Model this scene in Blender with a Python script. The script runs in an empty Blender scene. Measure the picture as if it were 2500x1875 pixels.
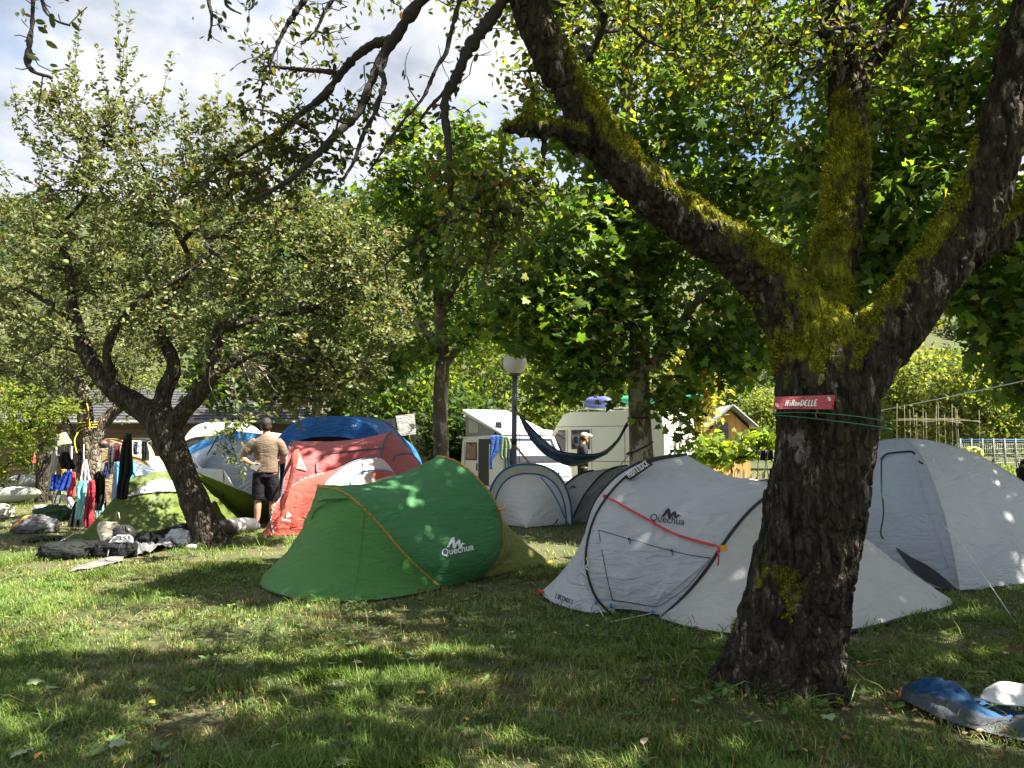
import bpy, bmesh, math, random
import numpy as np
from mathutils import Vector, Matrix
from mathutils.bvhtree import BVHTree
from mathutils.geometry import tessellate_polygon

rng = np.random.default_rng(11)
random.seed(11)
scene = bpy.context.scene
COL = scene.collection
PI = math.pi

# ---------------------------------------------------------------- camera
F = 1850.0
CAMH = 1.38
PITCH = math.atan((1080 - 937.5) / F)
cd = bpy.data.cameras.new("camera")
cam = bpy.data.objects.new("camera", cd)
COL.objects.link(cam)
cam.location = (0, 0, CAMH)
cam.rotation_euler = (PI / 2 + PITCH, 0, 0)
cd.sensor_width = 36
cd.lens = F / 2500 * 36
cd.clip_start = 0.05
cd.clip_end = 2000
scene.camera = cam

# ---------------------------------------------------------------- sky, sun, exposure
SUN = np.array([0.52, -0.16, 0.80]); SUN = SUN / np.linalg.norm(SUN)
SUN_EL = math.asin(SUN[2]); SUN_AZ = math.atan2(SUN[0], SUN[1])
w = bpy.data.worlds.new("World"); scene.world = w; w.use_nodes = True
nt = w.node_tree; nt.nodes.clear()
def wn(t, **k):
    n = nt.nodes.new(t)
    for a, b in k.items(): setattr(n, a, b)
    return n
out = wn('ShaderNodeOutputWorld'); bg = wn('ShaderNodeBackground')
sky = wn('ShaderNodeTexSky', sky_type='NISHITA', sun_disc=False, sun_elevation=SUN_EL, sun_rotation=SUN_AZ, altitude=700)
sk = wn('ShaderNodeMix', data_type='RGBA', blend_type='MULTIPLY'); sk.inputs[0].default_value = 1
sk.inputs[7].default_value = (0.05, 0.05, 0.05, 1)
tc = wn('ShaderNodeTexCoord')
mp = wn('ShaderNodeMapping'); mp.inputs['Scale'].default_value = (1, 1, 1.7); mp.inputs['Location'].default_value = (0.35, 0.1, 0.22)
n1 = wn('ShaderNodeTexNoise'); n1.inputs['Scale'].default_value = 2.3; n1.inputs['Detail'].default_value = 9; n1.inputs['Roughness'].default_value = .52
n2 = wn('ShaderNodeTexNoise'); n2.inputs['Scale'].default_value = 4.2; n2.inputs['Detail'].default_value = 8; n2.inputs['Roughness'].default_value = .55
r1 = wn('ShaderNodeValToRGB'); r1.color_ramp.elements[0].position = .40; r1.color_ramp.elements[1].position = .53
r2 = wn('ShaderNodeValToRGB'); r2.color_ramp.elements[0].position = .34; r2.color_ramp.elements[1].position = .62
r2.color_ramp.elements[0].color = (.108, .118, .14, 1); r2.color_ramp.elements[1].color = (.26, .262, .268, 1)
mx = wn('ShaderNodeMix', data_type='RGBA')
L = nt.links.new
L(tc.outputs['Generated'], mp.inputs[0]); L(mp.outputs[0], n1.inputs[0]); L(mp.outputs[0], n2.inputs[0])
L(n1.outputs[0], r1.inputs[0]); L(n2.outputs[0], r2.inputs[0]); L(r1.outputs[0], mx.inputs[0])
L(sky.outputs[0], sk.inputs[6]); L(sk.outputs[2], mx.inputs[6]); L(r2.outputs[0], mx.inputs[7])
L(mx.outputs[2], bg.inputs[0]); L(bg.outputs[0], out.inputs[0])
sd = bpy.data.lights.new("sun", 'SUN'); sd.energy = 5.0; sd.angle = math.radians(.53); sd.color = (1, .93, .80)
so = bpy.data.objects.new("sun", sd); COL.objects.link(so)
so.rotation_euler = Vector(SUN).to_track_quat('Z', 'Y').to_euler(); so.location = (20, -6, 30)
scene.view_settings.view_transform = 'Standard'
scene.view_settings.look = 'None'
scene.view_settings.gamma = 1
scene.view_settings.use_curve_mapping = False
scene.view_settings.exposure = 2.3
scene.cycles.max_bounces = 10
scene.cycles.diffuse_bounces = 7
scene.cycles.transparent_max_bounces = 6

# ---------------------------------------------------------------- helpers
CAM = np.array([0, 0, CAMH])
_fw = np.array([0, math.cos(PITCH), math.sin(PITCH)]); _up = np.array([0, -math.sin(PITCH), math.cos(PITCH)])
def ray(px, py):
    return _fw + np.array([(px - 1250) / F, 0, 0]) + _up * (-(py - 937.5) / F)
def P(px, py, Y):
    d = ray(px, py); return CAM + d * (Y / d[1])
def G(px, py, z=0.0):
    d = ray(px, py); return CAM + d * ((z - CAMH) / d[2])
def proj(V):
    V = np.asarray(V) - CAM; d = V @ _fw; return 1250 + F * V[:, 0] / d, 937.5 - F * (V @ _up) / d
def sstep(a, b, x):
    t = np.clip((x - a) / (b - a), 0, 1); return t * t * (3 - 2 * t)
def gz(x, y):
    return -0.32 * sstep(15, 24, y) * sstep(-5, -1.5, x)

def vnoise(p, seed=0):
    p = np.asarray(p, float); i = np.floor(p).astype(np.int64); f = p - i; f = f * f * (3 - 2 * f)
    def h(a, b, c):
        n = (a * 73856093) ^ (b * 19349663) ^ (c * 83492791) ^ (seed * 2654435)
        n = (n ^ (n >> 13)) * 1274126177; n = n ^ (n >> 16)
        return (n & 0xffff) / 32767.5 - 1
    x, y, z = i[..., 0], i[..., 1], i[..., 2]; r = 0
    for dx in (0, 1):
        wx = f[..., 0] if dx else 1 - f[..., 0]
        for dy in (0, 1):
            wy = f[..., 1] if dy else 1 - f[..., 1]
            for dz in (0, 1):
                wz = f[..., 2] if dz else 1 - f[..., 2]
                r = r + h(x + dx, y + dy, z + dz) * wx * wy * wz
    return r
def fbm(p, o=4, seed=0):
    r, a = 0, .5; p = np.asarray(p, float)
    for k in range(o):
        r = r + a * vnoise(p * 2 ** k + 17.3 * k, seed + k); a *= .5
    return r
def unit(v):
    v = np.asarray(v, float); return v / np.maximum(np.linalg.norm(v, axis=-1, keepdims=True), 1e-9)

def setp(o, label=None, cat=None, group=None, kind=None):
    if label: o["label"] = label
    if cat: o["category"] = cat
    if group: o["group"] = group
    if kind: o["kind"] = kind
    return o
def thing(name, label, cat, loc=(0, 0, 0), group=None, rot=None):
    o = bpy.data.objects.new(name, None); COL.objects.link(o); o.location = Vector(tuple(float(v) for v in loc)); o.empty_display_size = .2
    if rot: o.rotation_euler = rot
    return setp(o, label, cat, group)
def mk(name, V, F_, mat=None, parent=None, smooth=True, col=None, local=False, base=None, kind=None):
    """one mesh object; vertices in world space unless local"""
    V = np.asarray(V, np.float64).reshape(-1, 3)
    me = bpy.data.meshes.new(name)
    if base is not None: V = V - np.asarray(base)
    if isinstance(F_, np.ndarray):
        nf, k = F_.shape
        me.vertices.add(len(V)); me.vertices.foreach_set('co', V.astype(np.float32).ravel())
        me.loops.add(nf * k); me.loops.foreach_set('vertex_index', F_.astype(np.int32).ravel())
        me.polygons.add(nf); me.polygons.foreach_set('loop_start', np.arange(0, nf * k, k, dtype=np.int32))
        me.update(calc_edges=True)
    else:
        me.from_pydata([tuple(v) for v in V], [], [tuple(int(i) for i in f) for f in F_]); me.update()
    if smooth: me.polygons.foreach_set('use_smooth', [True] * len(me.polygons))
    if col is not None:
        a = me.color_attributes.new('col', 'FLOAT_COLOR', 'POINT')
        c = np.ones((len(V), 4), np.float32); c[:, :3] = col; a.data.foreach_set('color', c.ravel())
    o = bpy.data.objects.new(name, me); COL.objects.link(o)
    if mat: me.materials.append(mat)
    if base is not None: o.location = Vector(tuple(float(v) for v in base))
    if parent is not None:
        o.parent = parent
        if parent.type == 'EMPTY' and not local: o.matrix_parent_inverse = Matrix.Translation(-parent.location)
        elif parent.type == 'MESH' and parent.parent is None and not local: o.matrix_parent_inverse = Matrix.Translation(-parent.location)
    if kind: o["kind"] = kind
    return o

def catmull(pts, n):
    """n points along a Catmull-Rom curve, even in length; pts may have any number of columns"""
    p = np.asarray(pts, float)
    if len(p) == 2: return p[0] + (p[1] - p[0]) * np.linspace(0, 1, n)[:, None]
    q = np.vstack([2 * p[0] - p[1], p, 2 * p[-1] - p[-2]]); o = []
    for i in range(1, len(q) - 2):
        t = np.linspace(0, 1, 14, endpoint=False)[:, None]
        a, b, c, d = q[i - 1], q[i], q[i + 1], q[i + 2]
        o.append(.5 * (2 * b + (c - a) * t + (2 * a - 5 * b + 4 * c - d) * t ** 2 + (3 * b - a - 3 * c + d) * t ** 3))
    o = np.vstack(o + [p[-1:]])
    s = np.r_[0, np.cumsum(np.linalg.norm(np.diff(o[:, :3], axis=0), axis=1) + 1e-9)]
    u = np.linspace(0, s[-1], n)
    return np.stack([np.interp(u, s, o[:, k]) for k in range(o.shape[1])], 1)

class MB:
    def __init__(s): s.v = []; s.f = []; s.n = 0
    def add(s, V, F_):
        V = np.asarray(V, float).reshape(-1, 3)
        s.f += [tuple(int(i) + s.n for i in f) for f in F_]; s.v.append(V); s.n += len(V); return s
    def box(s, c, d, R=None):
        c = np.asarray(c, float); d = np.asarray(d, float) / 2
        V = np.array([[x, y, z] for x in (-1, 1) for y in (-1, 1) for z in (-1, 1)]) * d
        if R is not None: V = V @ np.asarray(R).T
        return s.add(V + c, [(0, 1, 3, 2), (4, 6, 7, 5), (0, 4, 5, 1), (2, 3, 7, 6), (0, 2, 6, 4), (1, 5, 7, 3)])
    def tube(s, pts, r, n=8, cap=True, flat=None):
        p = np.asarray(pts, float); m = len(p); r = np.broadcast_to(np.asarray(r, float), (m,))
        T = unit(np.gradient(p, axis=0)); V = []
        a = np.array([0, 0, 1.]) if abs(T[0][2]) < .9 else np.array([1., 0, 0]); u = unit(np.cross(T[0], a))
        ang = np.linspace(0, 2 * PI, n, endpoint=False)
        for i in range(m):
            u = unit(u - T[i] * np.dot(u, T[i])); v = np.cross(T[i], u)
            V.append(p[i] + r[i] * (np.cos(ang)[:, None] * u + np.sin(ang)[:, None] * v * (flat or 1)))
        Fs = [(i * n + k, i * n + (k + 1) % n, (i + 1) * n + (k + 1) % n, (i + 1) * n + k) for i in range(m - 1) for k in range(n)]
        if cap: Fs += [tuple(range(n - 1, -1, -1)), tuple((m - 1) * n + k for k in range(n))]
        return s.add(np.vstack(V), Fs)
    def lathe(s, prof, c=(0, 0, 0), n=20, axis='z'):
        prof = np.asarray(prof, float); m = len(prof); ang = np.linspace(0, 2 * PI, n, endpoint=False)
        V = np.array([[r * math.cos(a), r * math.sin(a), z] for r, z in prof for a in ang])
        if axis == 'y': V = V[:, [0, 2, 1]]
        if axis == 'x': V = V[:, [2, 0, 1]]
        Fs = [(i * n + k, i * n + (k + 1) % n, (i + 1) * n + (k + 1) % n, (i + 1) * n + k) for i in range(m - 1) for k in range(n)]
        return s.add(V + np.asarray(c), Fs)
    def prism(s, poly, y0, y1, bev=0):
        """polygon in (x,z) extruded along y"""
        p = np.asarray(poly, float); n = len(p)
        V = np.vstack([np.c_[p[:, 0], np.full(n, y0), p[:, 1]], np.c_[p[:, 0], np.full(n, y1), p[:, 1]]])
        tr = tessellate_polygon([[Vector((a, b, 0)) for a, b in p]])
        Fs = [(k, (k + 1) % n, n + (k + 1) % n, n + k) for k in range(n)] + [tuple(t) for t in tr] + [tuple(n + i for i in t[::-1]) for t in tr]
        return s.add(V, Fs)
    def grid(s, A):
        n, m = A.shape[:2]
        return s.add(A.reshape(-1, 3), [(i * m + j, i * m + j + 1, (i + 1) * m + j + 1, (i + 1) * m + j) for i in range(n - 1) for j in range(m - 1)])
    def V(s): return np.vstack(s.v)
    def build(s, name, mat, parent=None, smooth=True, **k):
        return mk(name, s.V(), s.f, mat, parent, smooth, **k)
def autosmooth(o, ang=35):
    me = o.data
    bm = bmesh.new(); bm.from_mesh(me)
    for e in bm.edges:
        if len(e.link_faces) == 2 and e.calc_face_angle(0) > math.radians(ang): e.smooth = False
    bm.to_mesh(me); bm.free(); return o
def bevel(o, wd=.01, seg=2, ang=30):
    m = o.modifiers.new('bevel', 'BEVEL'); m.width = wd; m.segments = seg; m.limit_method = 'ANGLE'; m.angle_limit = math.radians(ang); return o
def evaluated(o):
    dg = bpy.context.evaluated_depsgraph_get(); dg.update()
    ev = o.evaluated_get(dg); me = ev.to_mesh()
    V = np.empty(len(me.vertices) * 3); me.vertices.foreach_get('co', V)
    N = np.empty(len(me.vertices) * 3); me.vertices.foreach_get('normal', N)
    Fs = [tuple(p.vertices) for p in me.polygons]; ev.to_mesh_clear()
    return V.reshape(-1, 3), N.reshape(-1, 3), Fs
def remesh(mb, voxel, smooth_it=0):
    o = mb.build('tmp', None); m = o.modifiers.new('r', 'REMESH'); m.mode = 'VOXEL'; m.voxel_size = voxel
    if smooth_it:
        k = o.modifiers.new('s', 'SMOOTH'); k.iterations = smooth_it; k.factor = .5
    r = evaluated(o); me = o.data; bpy.data.objects.remove(o); bpy.data.meshes.remove(me); return r

# ---------------------------------------------------------------- materials
def nodes(name):
    m = bpy.data.materials.new(name); m.use_nodes = True; t = m.node_tree; t.nodes.clear()
    o = t.nodes.new('ShaderNodeOutputMaterial'); b = t.nodes.new('ShaderNodeBsdfPrincipled'); t.links.new(b.outputs[0], o.inputs[0])
    return m, t, o, b
def N(t, ty, ins=None, **k):
    n = t.nodes.new(ty)
    for a, v in k.items(): setattr(n, a, v)
    for a, v in (ins or {}).items():
        if hasattr(v, 'links') or isinstance(v, bpy.types.NodeSocket): t.links.new(v, n.inputs[a])
        else: n.inputs[a].default_value = v
    return n
def c4(c): return (c[0], c[1], c[2], 1)
def mixc(t, f, a, b, bt='MIX'):
    n = t.nodes.new('ShaderNodeMix'); n.data_type = 'RGBA'; n.blend_type = bt
    for i, v in ((0, f), (6, a), (7, b)):
        if isinstance(v, bpy.types.NodeSocket): t.links.new(v, n.inputs[i])
        else: n.inputs[i].default_value = v if i == 0 else c4(v)
    return n.outputs[2]
def ramp(t, f, p0, p1):
    n = t.nodes.new('ShaderNodeMapRange'); n.inputs[1].default_value = p0; n.inputs[2].default_value = p1
    t.links.new(f, n.inputs[0]); return n.outputs[0]
MATS = {}
def M(name, color, rough=.6, bump=None, var=(6, .15), transl=0, metal=0, spec=.4, var2=None, stretch=None):
    if name in MATS: return MATS[name]
    m, t, o, b = nodes(name)
    co = N(t, 'ShaderNodeTexCoord').outputs['Object']
    if stretch: co = N(t, 'ShaderNodeMapping', {0: co, 'Scale': stretch}).outputs[0]
    c = np.array(color)
    nz = N(t, 'ShaderNodeTexNoise', {'Vector': co, 'Scale': var[0], 'Detail': 5}).outputs[0]
    col = mixc(t, ramp(t, nz, .35, .65), c * (1 - var[1]), np.minimum(c * (1 + var[1]), 1))
    if var2:
        nz2 = N(t, 'ShaderNodeTexNoise', {'Vector': co, 'Scale': var2[0], 'Detail': 6}).outputs[0]
        col = mixc(t, ramp(t, nz2, var2[1], var2[1] + .1), col, var2[2])
    t.links.new(col, b.inputs['Base Color'])
    b.inputs['Roughness'].default_value = rough; b.inputs['Metallic'].default_value = metal; b.inputs['Specular IOR Level'].default_value = spec
    if bump:
        nb = N(t, 'ShaderNodeTexNoise', {'Vector': co, 'Scale': bump[0], 'Detail': 6}).outputs[0]
        bp = N(t, 'ShaderNodeBump', {'Height': nb, 'Strength': bump[1], 'Distance': bump[2] if len(bump) > 2 else .02})
        t.links.new(bp.outputs[0], b.inputs['Normal'])
    if transl:
        tr = N(t, 'ShaderNodeBsdfTranslucent', {0: col}); ms = N(t, 'ShaderNodeMixShader', {0: transl, 1: b.outputs[0], 2: tr.outputs[0]})
        t.links.new(ms.outputs[0], o.inputs[0])
    MATS[name] = m; return m
def cloth(name, color, transl=.12, rough=.62, wr=.85):
    """light tent or garment fabric: soft creases, faint dirt"""
    if name in MATS: return MATS[name]
    m, t, o, b = nodes(name); c = np.array(color)
    co = N(t, 'ShaderNodeTexCoord').outputs['Object']
    st = N(t, 'ShaderNodeMapping', {0: co, 'Scale': (1, 1, 3.2), 'Rotation': (.25, .3, 0)}).outputs[0]
    n1 = N(t, 'ShaderNodeTexNoise', {'Vector': st, 'Scale': 4.5, 'Detail': 5, 'Distortion': 1.2}).outputs[0]
    n2 = N(t, 'ShaderNodeTexNoise', {'Vector': co, 'Scale': 14, 'Detail': 4, 'Distortion': 2.0}).outputs[0]
    n3 = N(t, 'ShaderNodeTexNoise', {'Vector': co, 'Scale': 2.2, 'Detail': 6}).outputs[0]
    col = mixc(t, ramp(t, n3, .3, .7), c * .90, np.minimum(c * 1.05, 1))
    dirt = N(t, 'ShaderNodeTexNoise', {'Vector': co, 'Scale': 55, 'Detail': 3}).outputs[0]
    col = mixc(t, ramp(t, dirt, .74, .80), col, c * .45)
    t.links.new(col, b.inputs['Base Color']); b.inputs['Roughness'].default_value = rough; b.inputs['Specular IOR Level'].default_value = .35
    b.inputs['Sheen Weight'].default_value = .06 if max(color) > .1 else 0
    if max(color) < .05: b.inputs['Specular IOR Level'].default_value = .15
    b1 = N(t, 'ShaderNodeBump', {'Height': n1, 'Strength': wr, 'Distance': .03})
    b2 = N(t, 'ShaderNodeBump', {'Height': n2, 'Strength': wr * .4, 'Distance': .012, 'Normal': b1.outputs[0]})
    t.links.new(b2.outputs[0], b.inputs['Normal'])
    tr = N(t, 'ShaderNodeBsdfTranslucent', {0: col}); ms = N(t, 'ShaderNodeMixShader', {0: transl, 1: b.outputs[0], 2: tr.outputs[0]})
    t.links.new(ms.outputs[0], o.inputs[0])
    MATS[name] = m; return m
def leafmat(name, transl=.38, rough=.42, tint=(1.25, 1.2, .55), spec=.45):
    m, t, o, b = nodes(name)
    a = N(t, 'ShaderNodeVertexColor', layer_name='col').outputs[0]
    t.links.new(a, b.inputs['Base Color']); b.inputs['Roughness'].default_value = rough; b.inputs['Specular IOR Level'].default_value = spec
    tr = N(t, 'ShaderNodeBsdfTranslucent', {0: mixc(t, 1.0, a, tint, 'MULTIPLY')})
    ms = N(t, 'ShaderNodeMixShader', {0: transl, 1: b.outputs[0], 2: tr.outputs[0]}); t.links.new(ms.outputs[0], o.inputs[0])
    return m
LEAF = leafmat('foliage', .58, .50, (1.55, 1.5, .42), .3)
APPLE_LEAF = leafmat('apple_foliage', .36, .48, (1.25, 1.3, .55), .22)
GRASS = leafmat('grass_blades', .30, .5, (1.1, 1.1, .6), .3)
MOSS = leafmat('moss_tufts', .30, .8, (1.2, 1.1, .4), .1)

def barkmat(name, dark, light, lichen, lich=.60, moss=False, scale=1.0, stretch=(9, 9, 2.2), bstr=.9):
    m, t, o, b = nodes(name)
    co = N(t, 'ShaderNodeTexCoord').outputs['Object']
    st = N(t, 'ShaderNodeMapping', {0: co, 'Scale': tuple(s * scale for s in stretch)}).outputs[0]
    n1 = N(t, 'ShaderNodeTexNoise', {'Vector': st, 'Scale': 1.6, 'Detail': 9, 'Roughness': .62, 'Distortion': .8}).outputs[0]
    v = N(t, 'ShaderNodeTexVoronoi', {'Vector': st, 'Scale': 2.2, 'Randomness': 1}, feature='DISTANCE_TO_EDGE').outputs[0]
    col = mixc(t, ramp(t, n1, .38, .66), dark, light)
    n2 = N(t, 'ShaderNodeTexNoise', {'Vector': st, 'Scale': .8, 'Detail': 6, 'Roughness': .7}).outputs[0]
    col = mixc(t, ramp(t, n2, lich, lich + .05), col, lichen)
    if moss:
        a = N(t, 'ShaderNodeVertexColor', layer_name='col').outputs[0]
        sep = N(t, 'ShaderNodeSeparateColor', {0: a}).outputs[0]
        mc = mixc(t, ramp(t, N(t, 'ShaderNodeTexNoise', {'Vector': co, 'Scale': 9, 'Detail': 6}).outputs[0], .35, .68), (.040, .050, .006), (.25, .255, .016))  # yellow moss tone carries sun patches in its colour
        col = mixc(t, sep, col, mc)
    t.links.new(col, b.inputs['Base Color']); b.inputs['Roughness'].default_value = .9; b.inputs['Specular IOR Level'].default_value = .2
    hs = N(t, 'ShaderNodeMath', {0: n1, 1: ramp(t, v, 0, .25)}, operation='ADD').outputs[0]
    nf = N(t, 'ShaderNodeTexNoise', {'Vector': co, 'Scale': 70, 'Detail': 5, 'Roughness': .7}).outputs[0]
    bf = N(t, 'ShaderNodeBump', {'Height': nf, 'Strength': .6, 'Distance': .008})
    t.links.new(N(t, 'ShaderNodeBump', {'Height': hs, 'Strength': bstr, 'Distance': .03, 'Normal': bf.outputs[0]}).outputs[0], b.inputs['Normal'])
    MATS[name] = m; return m
BARK_OLD = barkmat('old_mossy_bark', (.013, .0105, .008), (.072, .055, .038), (.21, .195, .17), .585, True, 1.0, (11, 11, 4.2), 1.0)
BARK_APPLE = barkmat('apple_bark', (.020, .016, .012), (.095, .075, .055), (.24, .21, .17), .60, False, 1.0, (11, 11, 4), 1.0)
BARK_SUNLIT = barkmat('sunlit_apple_bark', (.05, .04, .03), (.20, .165, .125), (.32, .29, .24), .56, False, 1, (11, 11, 4))  # paler copy of the apple bark, sunlight put into its colour
BARK_PLANE = barkmat('plane_bark', (.085, .068, .046), (.17, .14, .095), (.36, .32, .23), .53, False, .75, (6, 6, 2.4), .5)
TWIG = M('twig_bark', (.026, .021, .017), .9, (60, .6), (12, .3))

# ---------------------------------------------------------------- foliage tools
T_APPLE = (np.array([[0, 0, 0], [.3, .23, .05], [.3, -.23, .05], [.68, .20, .02], [.68, -.20, .02], [1, 0, -.06], [.35, 0, -.03], [.7, 0, -.04]]),
           [(0, 6, 1), (0, 2, 6), (6, 7, 3, 1), (6, 2, 4, 7), (7, 5, 3), (7, 4, 5)])
_pl = [(0, 0), (-.10, .30), (.05, .52), (.24, .34), (.50, .52), (.56, .24), (1.0, 0.0), (.56, -.24), (.50, -.52), (.24, -.34), (.05, -.52), (-.10, -.30)]
T_PLANE = (np.array([[x, y, -.10 * x * x - .16 * abs(y) * abs(y) + (.05 if 0 < i else 0)] for i, (x, y) in enumerate(_pl)] + [[.32, 0, .05]]),
           [(12, i, i + 1) for i in range(0, 11)] + [(12, 11, 0)])
T_SIMPLE = (np.array([[0, 0, 0], [.5, .30, .03], [.5, -.30, .03], [1, 0, -.08]]), [(0, 2, 3, 1)])
T_TRI = (np.array([[0, -.18, 0], [0, .18, 0], [1, 0, 0]]), [(0, 1, 2)])

def leaf_mesh(name, pos, d, nrm, size, cols, tpl, mat, parent=None, **k):
    tv, tf = tpl; n = len(pos); m = len(tv)
    x = unit(d); z = unit(nrm - x * np.sum(nrm * x, 1, keepdims=True)); y = np.cross(z, x)
    size = np.broadcast_to(np.asarray(size, float), (n,))
    V = pos[:, None, :] + size[:, None, None] * (tv[None, :, 0:1] * x[:, None] + tv[None, :, 1:2] * y[:, None] + tv[None, :, 2:3] * z[:, None])
    tri = []
    for f in tf:
        for a in range(1, len(f) - 1): tri.append((f[0], f[a], f[a + 1]))
    tri = np.array(tri); Fs = (tri[None] + (np.arange(n) * m)[:, None, None]).reshape(-1, 3)
    C = np.repeat(cols, m, axis=0)
    return mk(name, V.reshape(-1, 3), Fs, mat, parent, smooth=False, col=C, kind='stuff' if parent is not None else None, **k)
def rand_dir(n):
    return unit(rng.normal(size=(n, 3)))
def in_blob(c, r, n, shell=.45):
    d = rand_dir(n); q = rng.random(n) ** (1 / 3.0) * (1 - shell) + shell * (1 - .35 * rng.random(n))
    return np.asarray(c) + d * q[:, None] * np.asarray(r)
def palette(n, cols, wts, jit=.22):
    cols = np.array(cols); k = rng.choice(len(cols), n, p=np.array(wts) / sum(wts))
    return np.clip(cols[k] * (1 + jit * rng.normal(size=(n, 1))) * (1 + .06 * rng.normal(size=(n, 3))), .005, .9)
def grow(limbs, attract, step=.22, wander=.05, up=0.0):
    """connect attraction points to limb polylines; returns list of (path, radius list) and tips"""
    tot = sum(len(l) for l in limbs) + len(attract) * 40 + 10
    pos = np.zeros((tot, 3)); par = np.full(tot, -1); n = 0
    for l in limbs:
        for i, p in enumerate(l): pos[n] = p; par[n] = n - 1 if i else -1; n += 1
    nl = n
    d0 = np.min(np.linalg.norm(attract[:, None] - pos[None, :n][:, :, :3], axis=2), axis=1) if len(attract) * n < 4e6 else np.linalg.norm(attract - pos[:n].mean(0), axis=1)
    paths = []
    for a in attract[np.argsort(d0)]:
        dv = pos[:n] - a; dist = np.linalg.norm(dv, axis=1)
        k = int(np.argmin(dist + .35 * np.maximum(dv[:, 2], 0))); L_ = dist[k]
        ns = int(min(max(2, L_ / step), 36)); p0 = pos[k].copy(); idx = [k]
        ctrl = (p0 + a) / 2 + rng.normal(size=3) * wander * L_ + np.array([0, 0, up * L_])
        for j in range(1, ns + 1):
            t = j / ns; q = (1 - t) ** 2 * p0 + 2 * t * (1 - t) * ctrl + t * t * a
            pos[n] = q; par[n] = idx[-1]; idx.append(n); n += 1
        paths.append(idx)
    w_ = np.zeros(n); 
    for pth in paths: w_[pth[-1]] += 1
    for i in range(n - 1, nl - 1, -1):
        if par[i] >= 0: w_[par[i]] += w_[i]
    return pos[:n], paths, w_
def branch_mesh(name, pos, paths, w_, mat, parent, r0=.0035, ex=.5, rmax=.06, sides=5):
    Vs, Fs, n = [], [], 0
    ang = np.linspace(0, 2 * PI, sides, endpoint=False)
    for pth in paths:
        p = pos[pth]; r = np.minimum(r0 * np.maximum(w_[pth], 1) ** ex, rmax); r[0] = r[1]; r[-1] = r0 * .7
        T = unit(np.gradient(p, axis=0)); a = np.where(np.abs(T[:, 2:3]) < .9, np.array([[0, 0, 1.]]), np.array([[1., 0, 0]]))
        u = unit(np.cross(T, a)); v = np.cross(T, u)
        V = p[:, None] + r[:, None, None] * (np.cos(ang)[None, :, None] * u[:, None] + np.sin(ang)[None, :, None] * v[:, None])
        m = len(p); Vs.append(V.reshape(-1, 3)); i = np.arange(m - 1)[:, None] * sides; k = np.arange(sides)[None]; k2 = (k + 1) % sides
        Fs.append(np.stack([i + k, i + k2, i + sides + k2, i + sides + k], -1).reshape(-1, 4) + n); n += m * sides
    return mk(name, np.vstack(Vs), np.vstack(Fs), mat, parent, kind='stuff')
def limb(pxs, n=24):
    """list of (px,py,Y,half width px) -> points, radii"""
    q = np.array([np.r_[P(a, b, c), d * c / F] for a, b, c, d in pxs]); q = catmull(q, n); return q[:, :3], q[:, 3]
def along(pos, paths, frac, per, jitter):
    """leaf anchor points near the outer part of each path"""
    A, D = [], []
    for pth in paths:
        p = pos[pth]; s = np.linspace(0, 1, len(p)); n = rng.poisson(per)
        if n == 0: continue
        t = 1 - rng.random(n) * frac
        q = np.stack([np.interp(t, s, p[:, k]) for k in range(3)], 1); d = unit(p[-1] - p[max(0, len(p) - 4)])
        A.append(q + rng.normal(size=(n, 3)) * jitter); D.append(np.repeat(d[None], n, 0))
    return np.vstack(A), np.vstack(D)
# ---------------------------------------------------------------- ground and hills
m, t, o_, b_ = nodes('meadow_soil')
co = N(t, 'ShaderNodeTexCoord').outputs['Object']
a1 = N(t, 'ShaderNodeTexNoise', {'Vector': co, 'Scale': .9, 'Detail': 6}).outputs[0]
a2 = N(t, 'ShaderNodeTexNoise', {'Vector': co, 'Scale': 30, 'Detail': 6, 'Roughness': .7}).outputs[0]
cc = mixc(t, ramp(t, a1, .4, .65), (.055, .075, .018), (.13, .105, .05))
cc = mixc(t, ramp(t, a2, .4, .7), cc, (.035, .04, .012))
t.links.new(cc, b_.inputs['Base Color']); b_.inputs['Roughness'].default_value = .95
t.links.new(N(t, 'ShaderNodeBump', {'Height': a2, 'Strength': .8, 'Distance': .03}).outputs[0], b_.inputs['Normal'])
SOIL = m
xs = np.r_[np.linspace(-400, -30, 12), np.linspace(-25, 25, 60), np.linspace(30, 400, 12)]
ys = np.r_[np.linspace(-60, -2, 8), np.linspace(0, 40, 80), np.linspace(45, 600, 24)]
X, Y_ = np.meshgrid(xs, ys); Z = gz(X, Y_) + 0.015 * fbm(np.stack([X * .8, Y_ * .8, X * 0], -1), 2)* (Y_ < 30)
mb = MB(); mb.grid(np.stack([X, Y_, Z - .012], -1)); setp(mb.build('ground', SOIL), kind='structure')
HILLM = M('hill_soil', (.05, .06, .02), .95)
xs = np.linspace(-260, 320, 70); ys = np.linspace(48, 330, 40); X, Y_ = np.meshgrid(xs, ys)
def hillz(x, y):
    r = sstep(44, 190, y - .10 * x + 4)
    return -1.2 + (58 + .05 * x) * r + 4 * sstep(55, 90, y) * fbm(np.stack([x * .02, y * .02, x * 0], -1), 3)
mb = MB(); mb.grid(np.stack([X, Y_, hillz(X, Y_)], -1)); setp(mb.build('hillside', HILLM), kind='structure')
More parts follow.
